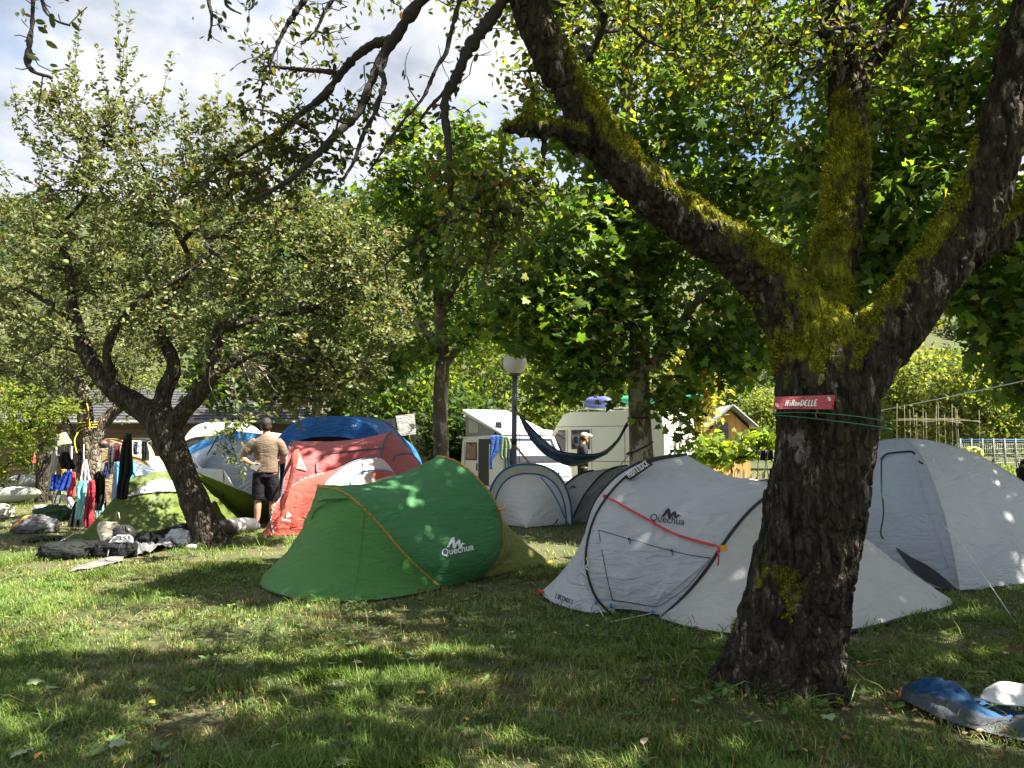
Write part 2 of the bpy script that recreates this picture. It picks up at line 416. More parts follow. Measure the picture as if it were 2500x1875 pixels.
# wood on the slope
n = 2600; hx = rng.uniform(-120, 170, n); hy = rng.uniform(56, 190, n); keep = np.abs(hx) < hy * .85 + 4; hx, hy = hx[keep], hy[keep]; n = len(hx)
hc = np.stack([hx, hy, hillz(hx, hy)], 1); hr = rng.uniform(1.3, 3.4, n)
kpl = 62; dd = rand_dir(n * kpl).reshape(n, kpl, 3); dd[..., 2] = np.abs(dd[..., 2]) * 1.25
lp = (hc[:, None] + dd * hr[:, None, None] * (.6 + .45 * rng.random((n, kpl, 1))) * np.array([1, 1, 1.15]) + np.array([0, 0, .4])).reshape(-1, 3)
pc = np.repeat(palette(n, [(.035, .055, .022), (.06, .09, .025), (.12, .13, .035), (.17, .17, .05), (.02, .035, .02)], [3, 3, 2.2, 1.2, 2.4], .15), kpl, 0)
o = leaf_mesh('wooded_slope', lp, rand_dir(len(lp)), unit(dd.reshape(-1, 3) + .6 * rand_dir(len(lp))), rng.uniform(.45, 1.05, len(lp)), pc, T_SIMPLE, LEAF)
setp(o, 'mixed bushes and trees covering the far hillside', 'wood', kind='stuff')

# ---------------------------------------------------------------- old mossy tree in front
def old_tree():
    base = np.array([1.56, 4.28, 0])
    root = thing('old_tree', 'thick leaning old tree with dark bark and yellow moss beside the white tent', 'tree', base)
    TR = [(1905, 1715, 4.52, 175), (1908, 1670, 4.51, 158), (1922, 1590, 4.49, 138), (1947, 1469, 4.45, 127), (1970, 1350, 4.41, 122), (1989, 1243, 4.37, 120), (2008, 1130, 4.34, 117), (2018, 1017, 4.32, 124), (2005, 910, 4.34, 118), (1985, 820, 4.36, 108), (1975, 760, 4.38, 80)]
    LL = [(1990, 880, 4.34, 100), (1950, 780, 4.36, 92), (1885, 685, 4.38, 78), (1800, 615, 4.36, 68), (1695, 551, 4.32, 62), (1600, 478, 4.26, 60), (1525, 412, 4.2, 58), (1465, 330, 4.15, 54), (1412, 245, 4.1, 50), (1345, 130, 4.05, 48), (1298, 34, 4.0, 46), (1275, -70, 3.95, 44), (1275, -200, 3.95, 38), (1300, -360, 3.95, 30), (1290, -560, 3.9, 20)]
    MM = [(2005, 800, 4.42, 74), (2022, 700, 4.48, 62), (2040, 610, 4.55, 59), (2054, 520, 4.6, 58), (2068, 430, 4.65, 55), (2070, 340, 4.7, 48), (2064, 250, 4.75, 42), (2055, 150, 4.8, 42), (2045, 40, 4.85, 42), (2035, -80, 4.9, 40), (2030, -300, 5, 28), (2050, -520, 5, 16)]
    RL = [(2020, 1000, 4.30, 100), (2075, 920, 4.28, 88), (2150, 830, 4.25, 78), (2235, 725, 4.22, 72), (2320, 610, 4.2, 70), (2385, 500, 4.18, 66), (2430, 380, 4.15, 60), (2460, 270, 4.12, 56), (2488, 140, 4.1, 54), (2515, 0, 4.05, 50), (2540, -160, 4, 44), (2600, -400, 4, 30)]
    R2 = [(2360, 620, 4.3, 50), (2440, 560, 4.4, 48), (2520, 500, 4.5, 46), (2640, 400, 4.6, 40), (2760, 250, 4.6, 30)]
    B2 = [(2090, 900, 4.5, 40), (2130, 830, 4.62, 34), (2190, 750, 4.75, 32), (2260, 690, 4.9, 30), (2360, 600, 5.1, 26)]
    MF = [(2070, 240, 4.78, 36), (2110, 160, 4.8, 36), (2160, 80, 4.82, 34), (2210, -20, 4.85, 34), (2270, -150, 4.9, 28)]
    ST = [(1425, 345, 4.13, 36), (1380, 320, 4.0, 27), (1330, 312, 3.9, 25), (1275, 310, 3.8, 23), (1228, 306, 3.75, 22)]
    SP = [(1290, 305, 3.8, 18), (1288, 270, 3.8, 15), (1295, 246, 3.8, 10)]
    limbs = []; mb = MB()
    for L_, nn in ((TR, 40), (LL, 60), (MM, 44), (RL, 46), (R2, 20), (B2, 20), (MF, 18), (ST, 16), (SP, 8)):
        p, r = limb(L_, nn); r = r * .95 * (1 + .06 * fbm(p * 3.1, 3)); limbs.append(p); mb.tube(p, r, 20)
    for k, (a, ln, hh) in enumerate(((185, .40, .26), (235, .34, .22), (290, .34, .22), (60, .4, .3), (130, .4, .3))):   # root flare
        a = math.radians(a); d = np.array([math.cos(a), math.sin(a), 0]); c0 = np.array([1.60, 4.50, 0])
        mb.tube(catmull(np.array([c0 + d * .03 + [0, 0, .75], c0 + d * .20 + [0, 0, hh], c0 + d * (ln - .02) + [0, 0, .06], c0 + d * (ln + .14) + [0, 0, -.10]]), 12), np.linspace(.15, .055, 12), 10)
    V, Nn, Fs = remesh(mb, .0115, 4)
    q = V * np.array([15, 15, 5.0]) + 1.6 * np.stack([fbm(V * 4, 2, 61), fbm(V * 4, 2, 62), fbm(V * 4, 2, 63)], 1)
    crack = np.minimum(np.abs(fbm(q, 3, 3)) * 4, 1); plate = vnoise(q * .9, 8)
    V = V + Nn * (.024 * (crack - .75) + .009 * plate + .009 * fbm(V * 45, 3, 9) + .026 * fbm(V * 5, 2, 5))[:, None]
    up = Nn[:, 2]
    mnoise = fbm(V * 3.2, 4, 21); hgt = sstep(1.35, 2.05, V[:, 2]) * (1 - .75 * sstep(3.2, 3.9, V[:, 2]))
    rightlimb = ((V[:, 0] - 1.95) * .62 - (V[:, 2] - 1.85) * .28) > 0
    ms = hgt * (.52 + .5 * up + .55 * mnoise - .35 * rightlimb * (up < .3)) + .45 * sstep(.10, .3, mnoise) * (V[:, 2] < 1.3) * (Nn[:, 0] < .1)
    ms += .25 * up * (V[:, 2] > 3.0)
    ms -= .15 * ((V[:, 0] - .135 * V[:, 2]) > 1.70) * (V[:, 1] > 4.45) + .12 * (fbm(V * 6.5, 3, 91) < -.05)
    ms = sstep(.30, .58, ms + .32 * fbm(V * 16, 3, 71) + .12 * (crack - .5) - .02)
    mk('trunk', V, Fs, BARK_OLD, root, col=np.stack([ms, ms, ms], 1))
    # moss tufts
    idx = np.nonzero(ms > .35)[0]; pick = rng.choice(idx, 120000); hh = fbm(V[pick] * 14, 3, 4)
    pp = V[pick] + rng.normal(size=(len(pick), 3)) * .006; dn = unit(Nn[pick] + .75 * rand_dir(len(pick)) + np.array([0, 0, .15]))
    k = (hh > -.22); pp, dn, hh = pp[k], dn[k], hh[k]
    mc = palette(len(pp), [(.065, .080, .009), (.19, .20, .014), (.38, .36, .022)], [2.6, 3, 2.4], .2) * (1 + 1.1 * fbm(pp * 5, 3, 81))[:, None].clip(.35, 1.8)  # brightest moss tones also stand for sun patches, put into the colour
    leaf_mesh('moss', pp - dn * .004, dn, rand_dir(len(pp)), .008 + .026 * np.clip(hh + .22, 0, .8), mc, T_TRI, MOSS, root)
    # branches dead and leafy, reaching over the sky on the left
    br = [[(1250, -40, 4.0, 24), (1210, 30, 4.0, 22), (1150, 110, 4.0, 20), (1112, 190, 3.95, 18), (1085, 250, 3.9, 16), (1092, 330, 3.85, 12), (1100, 430, 3.8, 9), (1098, 520, 3.8, 5)],
          [(1120, -200, 4.1, 24), (1035, -15, 4.1, 20), (985, 60, 4.1, 19), (940, 130, 4.1, 18), (905, 200, 4.05, 15), (880, 270, 4.0, 13), (820, 330, 3.9, 11), (750, 400, 3.8, 9), (690, 450, 3.8, 7), (600, 490, 3.8, 4)],
          [(958, 95, 4.1, 16), (900, 115, 4.15, 15), (845, 165, 4.2, 13), (800, 225, 4.2, 12), (740, 275, 4.2, 10), (670, 330, 4.2, 8), (600, 370, 4.2, 6), (520, 420, 4.2, 3)],
          [(925, 165, 4.05, 10), (938, 200, 4.0, 9), (920, 260, 3.95, 8), (890, 320, 3.9, 7), (865, 390, 3.85, 5), (840, 440, 3.8, 3)],
          [(830, 178, 4.2, 8), (760, 172, 4.25, 7), (690, 165, 4.3, 5), (650, 160, 4.3, 3)],
          [(790, -60, 4.0, 10), (740, 5, 4.0, 9), (700, 60, 4.0, 8), (672, 120, 4.0, 5), (660, 150, 4.0, 3)],
          [(840, -30, 4.0, 6), (800, 15, 4.0, 6), (780, 60, 4.0, 4), (772, 88, 4.0, 3)],
          [(1140, -60, 3.9, 7), (1118, 20, 3.9, 7), (1090, 120, 3.9, 7), (1062, 170, 3.9, 6), (1030, 240, 3.9, 5), (960, 330, 3.9, 4), (900, 420, 3.9, 3)],
          [(1112, 190, 3.95, 8), (1075, 235, 3.95, 6), (1040, 275, 3.95, 4), (1025, 300, 3.95, 3)],
          [(1240, 420, 3.9, 8), (1180, 470, 3.9, 8), (1100, 530, 3.9, 7), (1010, 590, 3.9, 5), (940, 650, 3.9, 3)],
          [(1330, 320, 3.95, 10), (1322, 400, 3.95, 8), (1290, 470, 3.95, 6), (1205, 520, 3.95, 4)],
          [(1205, 440, 3.9, 6), (1200, 520, 3.85, 6), (1195, 600, 3.85, 4), (1180, 680, 3.85, 2)],
          [(75, -160, 2.6, 6), (82, -20, 2.6, 6), (75, 60, 2.6, 6), (68, 130, 2.6, 10), (72, 165, 2.6, 8), (130, 190, 2.6, 3)],
          [(110, -120, 2.6, 4), (105, 10, 2.6, 4), (130, 45, 2.6, 3), (170, 60, 2.6, 2)],
          [(520, -100, 3.4, 5), (510, -10, 3.4, 5), (518, 50, 3.4, 4), (510, 100, 3.4, 2)],
          [(560, -80, 3.4, 4), (552, 0, 3.4, 4), (560, 20, 3.4, 3), (590, 35, 3.4, 2)],
          [(640, -120, 3.9, 4), (622, -10, 3.9, 4), (618, 15, 3.9, 3), (608, 25, 3.9, 2)],
          [(1260, 400, 5.2, 5), (1150, 560, 5.2, 4), (1080, 720, 5.2, 3)]]
    bl = []; mbb = MB()
    for L_ in br:
        p, r = limb(L_, 70); p = p + .010 * np.stack([fbm(p * 9, 3, 31 + k) for k in range(3)], 1); bl.append(p)
        MB().tube(p, r * .74 * (1 + .75 * fbm(p * 42, 3, 7)) + .0015, 7).build('branch', TWIG, root)
    # spur twigs on those branches
    at = []
    for i, p in enumerate(bl):
        per = 24 if i < 12 else 5
        for q in p[rng.integers(10, len(p), per)]:
            v = rand_dir(1)[0] * np.array([1, .9, .8]) + np.array([0, 0, -.55 if i < 12 else -.1]); at.append(q + unit(v) * rng.uniform(.05, .26))
    pos, pth, ww = grow(bl, np.array(at), .04, .18)
    branch_mesh('twigs', pos, pth, ww, TWIG, root, .0022, .5, .006, 4)
    A1, D1 = along(pos, [q for q in pth], .7, 1.5, .018)
    # dense leafy bits on the left ends
    at2 = np.vstack([in_blob(P(x, y, Y), (r * Y / F, .3, r * .7 * Y / F), k) for x, y, Y, r, k in
                     ((640, 410, 4.1, 140, 90), (760, 350, 4.05, 120, 70), (850, 260, 4.1, 70, 16), (690, 190, 4.25, 60, 10), (540, 450, 4.15, 110, 60), (660, 260, 4.2, 110, 30), (640, 150, 4.3, 40, 10), (780, 120, 4.2, 50, 8), (930, 400, 3.9, 60, 10))])
    pos2, pth2, ww2 = grow(bl, at2, .05, .12)
    branch_mesh('twigs', pos2, pth2, ww2, TWIG, root, .002, .5, .007, 4)
    A2, D2 = along(pos2, pth2, .8, 6.5, .02)
    A3, D3 = along(np.vstack(bl[12:17]), [list(range(70 * k, 70 * k + 70)) for k in range(5)], .62, 15, .035)
    Aall = np.vstack([A1, A2, A3]); Dall = np.vstack([D1, D2, D3]); nn = len(Aall)
    cl = palette(nn, [(.045, .065, .020), (.07, .085, .025), (.12, .11, .03), (.09, .06, .025)], [5, 4, 1.5, .8])
    leaf_mesh('leaves', Aall, unit(Dall + 1.0 * rand_dir(nn) + np.array([0, 0, -.35])), rand_dir(nn) + np.array([0, 0, .6]), rng.uniform(.028, .055, nn), cl, T_APPLE, LEAF, root)
    # crown over the frame and the olive twigs hanging into it
    hang = [(1450, 60, 4.6, 150, 26), (1650, 120, 4.8, 160, 34), (1850, 180, 4.9, 150, 34), (2000, 60, 4.6, 110, 26), (2120, 150, 4.7, 120, 26), (2250, 250, 4.9, 110, 16), (1300, 150, 4.4, 120, 22), (1250, 480, 3.95, 90, 34), (1180, 560, 3.95, 70, 22), (1130, 440, 4.0, 80, 16), (1900, 380, 4.9, 80, 8), (2300, 60, 4.7, 130, 16), (1750, 20, 4.6, 150, 24)]
    at3 = np.vstack([in_blob(P(x, y, Y), (r * Y / F, .5, r * Y / F), k, .1) for x, y, Y, r, k in hang] +
                    [in_blob(c, r, k, .2) for c, r, k in (((1.2, 4.6, 5.0), (2.4, 2.2, .9), 230), ((2.4, 6.3, 6.1), (2.8, 1.6, 1.0), 190), ((-1.0, 4.0, 4.7), (1.5, 1.6, .6), 50), ((3.2, 4.2, 5.0), (1.8, 2.0, 1.0), 120), ((.8, 3.0, 4.5), (1.8, 1.2, .7), 110), ((2.0, 2.4, 4.4), (1.8, 1.1, .8), 120))])  # clumps above the frame placed for their shade on tents and grass
    main = [limbs[1], limbs[2], limbs[3], limbs[4], limbs[6]] + bl[:12]
    pos3, pth3, ww3 = grow(main, at3, .12, .14)
    branch_mesh('twigs', pos3, pth3, ww3, TWIG, root, .0026, .52, .03, 5)
    A, D = along(pos3, pth3, .75, 20, .06); nn = len(A)
    cl = palette(nn, [(.065, .092, .026), (.095, .125, .034), (.14, .155, .04), (.22, .17, .05), (.11, .065, .03)], [4, 4, 2, .35, .25])
    leaf_mesh('leaves', A, unit(D + 1.0 * rand_dir(nn) + np.array([0, 0, -.35])), rand_dir(nn) + np.array([0, 0, .7]), rng.uniform(.035, .065, nn), cl, T_APPLE, LEAF, root)
    return root
old_tree()

# ---------------------------------------------------------------- apple trees on the left
def apple_tree(label, base, limbs_px, blobs, nshoot, per, bark, leaf=(.045, .07), shoots=(), pal=None, th=1.0):
    root = thing('apple_tree', label, 'tree', base)
    limbs, mb = [], MB()
    for L_ in limbs_px:
        p, r = limb(L_, 34); limbs.append(p); mb.tube(p, r * .86 * (1 + .12 * fbm(p * 5, 3)), 12)
    V, Nn, Fs = remesh(mb, .022, 2)
    V = V + Nn * (.022 * fbm(V * np.array([13, 13, 4]), 4, 2))[:, None]
    mk('trunk', V, Fs, bark, root)
    at = np.vstack([in_blob(P(x, y, Y), (rx * Y / F, dy, rz * Y / F), k, .25) for x, y, Y, rx, rz, dy, k in blobs])
    sh = np.array([np.r_[P(a, b, Y)] for a, b, Y in shoots]) if len(shoots) else np.zeros((0, 3))
    pos, pth, ww = grow(limbs, at, .16, .16, .04)
    branch_mesh('branches', pos, pth, ww, TWIG, root, .004 * th, .5, .05)
    # upright shoots from tips
    tips = pos[[q[-1] for q in pth]]; k = rng.choice(len(tips), nshoot)
    s0 = tips[k] + rng.normal(size=(nshoot, 3)) * .05; ln = rng.uniform(.18, .55, nshoot)
    s1 = s0 + unit(rng.normal(size=(nshoot, 3)) * .75 + np.array([0, 0, .55])) * ln[:, None]
    if len(sh):
        b0 = tips[np.argmin(np.linalg.norm(tips[None] - (sh[:, None] - np.array([0, 0, .8])), axis=2), axis=1)]
        s0 = np.vstack([s0, b0]); s1 = np.vstack([s1, sh]); ln = np.r_[ln, np.linalg.norm(sh - b0, axis=1)]
    mbx = MB()
    for a, b, l in zip(s0, s1, ln):
        if l > .4: mbx.tube(np.array([a, (a + b) / 2 + rng.normal(size=3) * .02, b]), [.006, .004, .0018], 4, False)
    if mbx.n: mbx.build('shoots', TWIG, root, kind='stuff')
    cnt = np.maximum(3, (ln * per).astype(int)); seg = np.repeat(np.arange(len(ln)), cnt); nn = len(seg); tt = rng.random(nn)
    pp = s0[seg] + (s1 - s0)[seg] * tt[:, None] + rng.normal(size=(nn, 3)) * .022
    dd = unit(unit((s1 - s0)[seg]) * .5 + rand_dir(nn) * np.array([1, 1, .5]))
    A, D = along(pos, pth, .5, 6, .05); pp = np.vstack([pp, A]); dd = np.vstack([dd, unit(D + rand_dir(len(A)))]); nn = len(pp)
    cl = palette(nn, *(pal or ([(.095, .118, .050), (.135, .16, .070), (.185, .205, .092), (.235, .225, .10), (.18, .105, .05)], [3, 4, 3, 1.0, .3])))
    leaf_mesh('crown', pp, dd, rand_dir(nn) * .9 + np.array([.15, -.1, .8]), rng.uniform(*leaf, nn), cl, T_APPLE, APPLE_LEAF, root)
    return root
Y0 = 10.2
AT = apple_tree('apple tree with dark leaning trunk and tall leafy shoots in front of the olive tent', G(520, 1335),
    [[(528, 1345, Y0, 46), (505, 1300, Y0, 42), (478, 1230, Y0, 38), (450, 1160, Y0, 37), (420, 1090, Y0, 40), (400, 1040, Y0, 46), (385, 1000, Y0, 36)],
     [(405, 1050, Y0, 36), (350, 1000, Y0, 34), (290, 960, Y0 - .1, 30), (240, 910, Y0 - .2, 26), (205, 850, Y0 - .2, 22), (185, 790, Y0 - .2, 18), (175, 720, Y0 - .2, 14), (165, 640, Y0 - .2, 11), (150, 560, Y0 - .1, 8), (210, 480, Y0, 6)],
     [(395, 1020, Y0, 26), (400, 960, Y0 + .1, 24), (425, 900, Y0 + .1, 20), (405, 840, Y0 + .2, 17), (380, 790, Y0 + .3, 14), (400, 740, Y0 + .3, 11), (460, 650, Y0 + .4, 9), (430, 560, Y0 + .4, 7), (380, 460, Y0 + .3, 5), (300, 330, Y0, 4)],
     [(415, 1040, Y0, 30), (460, 990, Y0 - .1, 26), (510, 930, Y0 - .2, 22), (525, 860, Y0 - .3, 18), (540, 800, Y0 - .3, 15), (600, 790, Y0 - .3, 12), (660, 770, Y0 - .3, 8), (760, 760, Y0, 5)],
     [(300, 965, Y0, 16), (260, 860, Y0 - .4, 13), (330, 740, Y0 - .6, 10), (420, 690, Y0 - .7, 7), (520, 620, Y0 - .6, 5)],
     [(185, 790, Y0 - .2, 12), (120, 740, Y0 - .3, 9), (50, 700, Y0 - .3, 6)], [(500, 940, Y0 - .2, 12), (560, 900, Y0 - .5, 9), (640, 860, Y0 - .6, 6), (760, 880, Y0 - .5, 4)]],
    [(230, 560, Y0, 230, 160, .9, 90), (480, 600, Y0, 250, 170, 1.0, 110), (720, 640, Y0 - .1, 200, 170, .9, 110), (860, 780, Y0 - .1, 130, 110, .7, 60), (330, 400, Y0, 250, 140, .7, 110), (560, 360, Y0, 150, 90, .6, 34), (240, 270, Y0, 160, 90, .5, 34), (170, 760, Y0, 220, 130, .8, 80), (480, 800, Y0 - .2, 210, 120, .8, 55),
     (780, 910, Y0, 170, 85, .5, 100), (900, 700, Y0, 90, 110, .5, 40), (690, 960, Y0, 60, 50, .3, 12), (620, 480, Y0, 190, 110, .8, 60), (120, 330, Y0, 90, 110, .4, 14), (960, 830, Y0 - .1, 75, 12, .2, 12), (100, 900, Y0, 150, 70, .6, 20), (620, 900, Y0 - .3, 130, 60, .5, 16), (850, 600, Y0, 90, 90, .5, 26), (577, 1065, Y0 - 1.3, 17, 85, .10, 7)],
    1650, 54, BARK_APPLE, (.052, .092),
    [(200, 20, Y0), (235, 110, Y0), (318, 30, Y0), (330, 120, Y0), (425, 130, Y0), (448, 220, Y0), (535, 180, Y0 - .2), (505, 240, Y0), (380, 235, Y0), (25, 195, Y0), (60, 300, Y0), (175, 110, Y0), (285, 10, Y0), (120, 250, Y0), (560, 240, Y0)])
apple_tree('apple tree, bark coloured as if sunlit, wrapped with yellow rope, laundry hanging from it', G(238, 1270),
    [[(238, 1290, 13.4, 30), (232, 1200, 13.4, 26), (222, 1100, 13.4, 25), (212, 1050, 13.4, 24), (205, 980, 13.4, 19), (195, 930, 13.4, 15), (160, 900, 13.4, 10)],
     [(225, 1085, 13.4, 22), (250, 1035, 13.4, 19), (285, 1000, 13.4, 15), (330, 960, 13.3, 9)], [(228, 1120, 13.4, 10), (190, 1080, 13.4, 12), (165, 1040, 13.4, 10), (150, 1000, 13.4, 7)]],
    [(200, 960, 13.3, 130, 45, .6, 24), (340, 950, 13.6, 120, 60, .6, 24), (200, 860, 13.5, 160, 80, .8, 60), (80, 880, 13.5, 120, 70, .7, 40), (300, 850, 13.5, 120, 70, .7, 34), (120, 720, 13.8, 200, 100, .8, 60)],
    420, 50, BARK_SUNLIT, (.05, .08))
apple_tree('shaded apple tree with a straight dark trunk beside the canoes', G(106, 1222),
    [[(106, 1235, 17.5, 24), (106, 1160, 17.5, 19), (108, 1100, 17.5, 17), (112, 1040, 17.5, 17), (105, 990, 17.5, 14), (90, 930, 17.5, 10)], [(110, 1050, 17.5, 12), (150, 990, 17.5, 10), (190, 940, 17.5, 7)], [(106, 1060, 17.5, 12), (70, 1010, 17.5, 10), (30, 980, 17.5, 7)]],
    [(100, 930, 17.5, 160, 70, 1.2, 60), (20, 860, 17.5, 160, 110, 1.2, 70), (240, 900, 17.5, 140, 80, 1.2, 50), (60, 640, 18, 260, 160, 1.4, 90)],
    420, 46, BARK_APPLE, (.06, .10))
DEAD = M('dead_pale_twig', (.34, .29, .22), .85, None, (20, .3))
dmb = MB()
for k in range(34):
    a = P(575 + rng.normal() * 20, 885 + rng.normal() * 25, 9.7); d = np.array([rng.uniform(.2, .9), rng.normal() * .2, rng.uniform(-.75, .05)]); L_ = rng.uniform(.35, .75)
    pts = catmull(np.array([a, a + d * L_ * .5 + rng.normal(size=3) * .04, a + d * L_ + np.array([0, 0, -.08])]), 8); dmb.tube(pts, np.linspace(.006, .0022, 8), 4, False)
    for q in (3, 5): dmb.tube(np.array([pts[q], pts[q] + d * .12 + rng.normal(size=3) * .06]), [.003, .0015], 3, False)
dmb.build('dead_twigs', DEAD, AT, kind='stuff')
def leafy_bush(name, label, cat, base, blobs, nat, per, leaf, pal, stem_h=.4, tpl=T_APPLE, grp=None, frac=.8, jit=.07):
    root = thing(name, label, cat, base, grp)
    base = np.asarray(base, float)
    st = [catmull(np.array([base + [dx * .3, dy * .3, -.05], base + [dx, dy, stem_h * .5], base + [dx * 2, dy * 2, stem_h]]), 8) for dx, dy in ((0, 0), (.12, .05), (-.12, .04), (.03, -.12))]
    at = np.vstack([in_blob(c, r, k, .3) for c, r, k in blobs])
    pos, pth, ww = grow(st, at, .2, .12)
    mb = MB()
    for p in st: MB().tube(p, np.linspace(.05, .025, 8), 6).build('stem', TWIG, root)
    branch_mesh('branches', pos, pth, ww, TWIG, root, .004, .5, .03, 4)
    A, D = along(pos, pth, frac, per, jit); nn = len(A)
    leaf_mesh('crown', A, unit(D + rand_dir(nn)), rand_dir(nn) + np.array([.1, -.1, .9]), rng.uniform(*leaf, nn), palette(nn, *pal), tpl, LEAF, root)
    return root
YG = ([(.10, .15, .03), (.16, .21, .04), (.22, .26, .05)], [3, 3, 2])
leafy_bush('low_shrub', 'bright sunlit leafy shrub at the left edge', 'shrub', G(15, 1230), [((-8.0, 12.0, 1.35), (.75, .6, .62), 70), ((-8.2, 12.1, 2.15), (.9, .6, .25), 40), ((-7.3, 12.0, 1.9), (.5, .3, .2), 20)], 0, 34, (.05, .085), YG, .7)

# ---------------------------------------------------------------- plane trees
PLP = ([(.060, .115, .026), (.090, .155, .034), (.13, .20, .040), (.19, .24, .045), (.28, .25, .06)], [3.5, 4, 3, 1.2, .12])
def thin(A):
    """gaps in the foliage: round the lamp globe, along the hammock trunk, in front of the vans and the chalet"""
    px, py = proj(A); r = rng.random(len(A)); k = np.ones(len(A), bool)
    k &= ~((np.hypot(px - 1257, py - 888) < 48) & (py > 868)); k &= ~((np.abs(px - 1255) < 34) & (py > 905) & (r < .9))
    k &= ~((np.abs(px - 1565) < 38) & (py > 770) & (r < .85)); k &= ~((px > 1100) & (px < 1540) & (py > 985) & (r < .9)); k &= ~((px > 1715) & (px < 1880) & (py > 955)); k &= ~((px > 1600) & (px < 1740) & (py > 990) & (r < .72)); k &= ~((px > 1840) & (px < 1900) & (py > 900) & (r < .6))
    k &= ~((px > 2080) & (px < 2350) & (py > 760)); return k
def plane_tree(label, base, limbs_px, blobs, per, leaf=(.075, .185), extra=(), sides=14, pal=PLP, jit=.16):
    root = thing('plane_tree', label, 'tree', base)
    limbs = []; mb = MB()
    for L_ in limbs_px:
        p, r = limb(L_, 40); limbs.append(p); mb.tube(p, r * (1 + .08 * fbm(p * 4, 3)), sides)
    mb.build('trunk', BARK_PLANE, root)
    at = np.vstack([in_blob(c, r, k, .35) for c, r, k in blobs] + [np.array([P(*e) for e in extra])] if len(extra) else [in_blob(c, r, k, .35) for c, r, k in blobs])
    pos, pth, ww = grow(limbs, at, .3, .10, .06)
    branch_mesh('branches', pos, pth, ww, BARK_PLANE, root, .005, .5, .07)
    A, D = along(pos, pth, .55, per, jit); k = thin(A); A, D = A[k], D[k]; nn = len(A)
    dd = unit(D * .5 + rand_dir(nn) * np.array([1, 1, .35]) + np.array([0, 0, -.45])); nr = rand_dir(nn) * .75 + np.array([.1, -.25, .75])
    leaf_mesh('crown', A, dd, nr, rng.uniform(*leaf, nn), palette(nn, *pal, .25), T_PLANE, LEAF, root)
    return root
def B(px, py, Y, r, dy, k): return (P(px, py, Y), (r[0] * Y / F, dy, r[1] * Y / F), k)
plane_tree('plane tree with mottled trunk between the red tent and the camper van', G(1085, 1240),
    [[(1082, 1245, 16, 24), (1078, 1150, 16, 20), (1076, 1060, 16, 19), (1076, 970, 16, 19), (1080, 880, 16, 17), (1075, 780, 16, 15), (1070, 650, 16, 12), (1075, 500, 16, 8), (1070, 380, 16, 4)],
     [(1080, 900, 16, 12), (1120, 850, 15.8, 10), (1190, 810, 15.6, 7), (1250, 780, 15.5, 4)], [(1075, 860, 16, 10), (1020, 790, 16, 8), (950, 730, 16, 5)], [(1075, 760, 16, 9), (1140, 650, 15.6, 7), (1200, 560, 15.4, 4)]],
    [B(1080, 470, 16, (200, 130), 1.5, 60), B(960, 560, 16, (140, 140), 1.3, 50), B(1150, 620, 15.8, (190, 130), 1.5, 60), B(1000, 800, 16, (150, 110), 1.4, 46), B(1200, 800, 15.4, (150, 90), 1.2, 40), B(1060, 370, 16, (130, 80), .9, 24), B(1200, 420, 16, (160, 130), 1.4, 44), B(900, 900, 16.5, (120, 60), 1, 20), B(1000, 320, 16, (40, 50), .4, 8), B(1120, 320, 16, (50, 40), .4, 8)], 28)
plane_tree('plane tree with patchy bark holding one end of the hammock', G(1570, 1290),
    [[(1572, 1300, 12.4, 36), (1568, 1150, 12.4, 30), (1563, 1050, 12.4, 27), (1560, 950, 12.4, 26), (1561, 850, 12.4, 25), (1563, 760, 12.4, 24), (1566, 660, 12.4, 23), (1560, 560, 12.4, 20), (1548, 420, 12.4, 18), (1532, 250, 12.4, 17), (1520, 100, 12.4, 16), (1528, -60, 12.4, 13), (1530, -300, 12.4, 6)],
     [(1585, 905, 12.4, 14), (1615, 860, 12.3, 13), (1650, 810, 12.2, 12), (1690, 750, 12.1, 10), (1730, 710, 12, 8), (1780, 680, 12, 5)], [(1560, 700, 12.4, 15), (1520, 690, 12.3, 12), (1480, 675, 12.2, 9), (1400, 640, 12, 5)], [(1565, 660, 12.4, 10), (1500, 560, 12.3, 8), (1440, 450, 12.2, 7), (1430, 350, 12.2, 5)], [(1565, 640, 12.4, 9), (1640, 540, 12.5, 7), (1720, 440, 12.6, 4)], [(1550, 400, 12.4, 9), (1650, 250, 12.4, 6), (1760, 120, 12.4, 3)],
     [(1575, 890, 12.3, 6), (1450, 960, 11.6, 5), (1390, 950, 11.4, 3)], [(1580, 960, 12.3, 6), (1640, 1000, 11.6, 5), (1700, 1060, 11.4, 3)]],
    [B(1450, 600, 12.2, (200, 130), 1.6, 90), B(1650, 560, 12.4, (190, 150), 1.6, 80), B(1500, 300, 12.5, (230, 180), 1.8, 90), B(1750, 300, 12.6, (220, 190), 1.8, 90), B(1350, 780, 11.9, (180, 100), 1.2, 70), B(1500, 800, 11.8, (140, 110), 1.0, 46), B(1700, 790, 12.0, (170, 100), 1.2, 50), B(1500, 30, 12.8, (300, 160), 1.9, 80), B(1800, 30, 12.8, (280, 180), 1.9, 80), B(1380, 930, 11.7, (150, 40), .7, 18), B(1640, 960, 11.6, (110, 60), .8, 24), B(1300, 700, 12.0, (120, 90), .9, 36), B(1690, 1080, 11.4, (30, 40), .3, 5), B(1850, 560, 12.5, (150, 150), 1.4, 50), B(1600, -200, 13, (400, 200), 2.2, 90), B(1780, 880, 12, (110, 60), .9, 22)], 28)
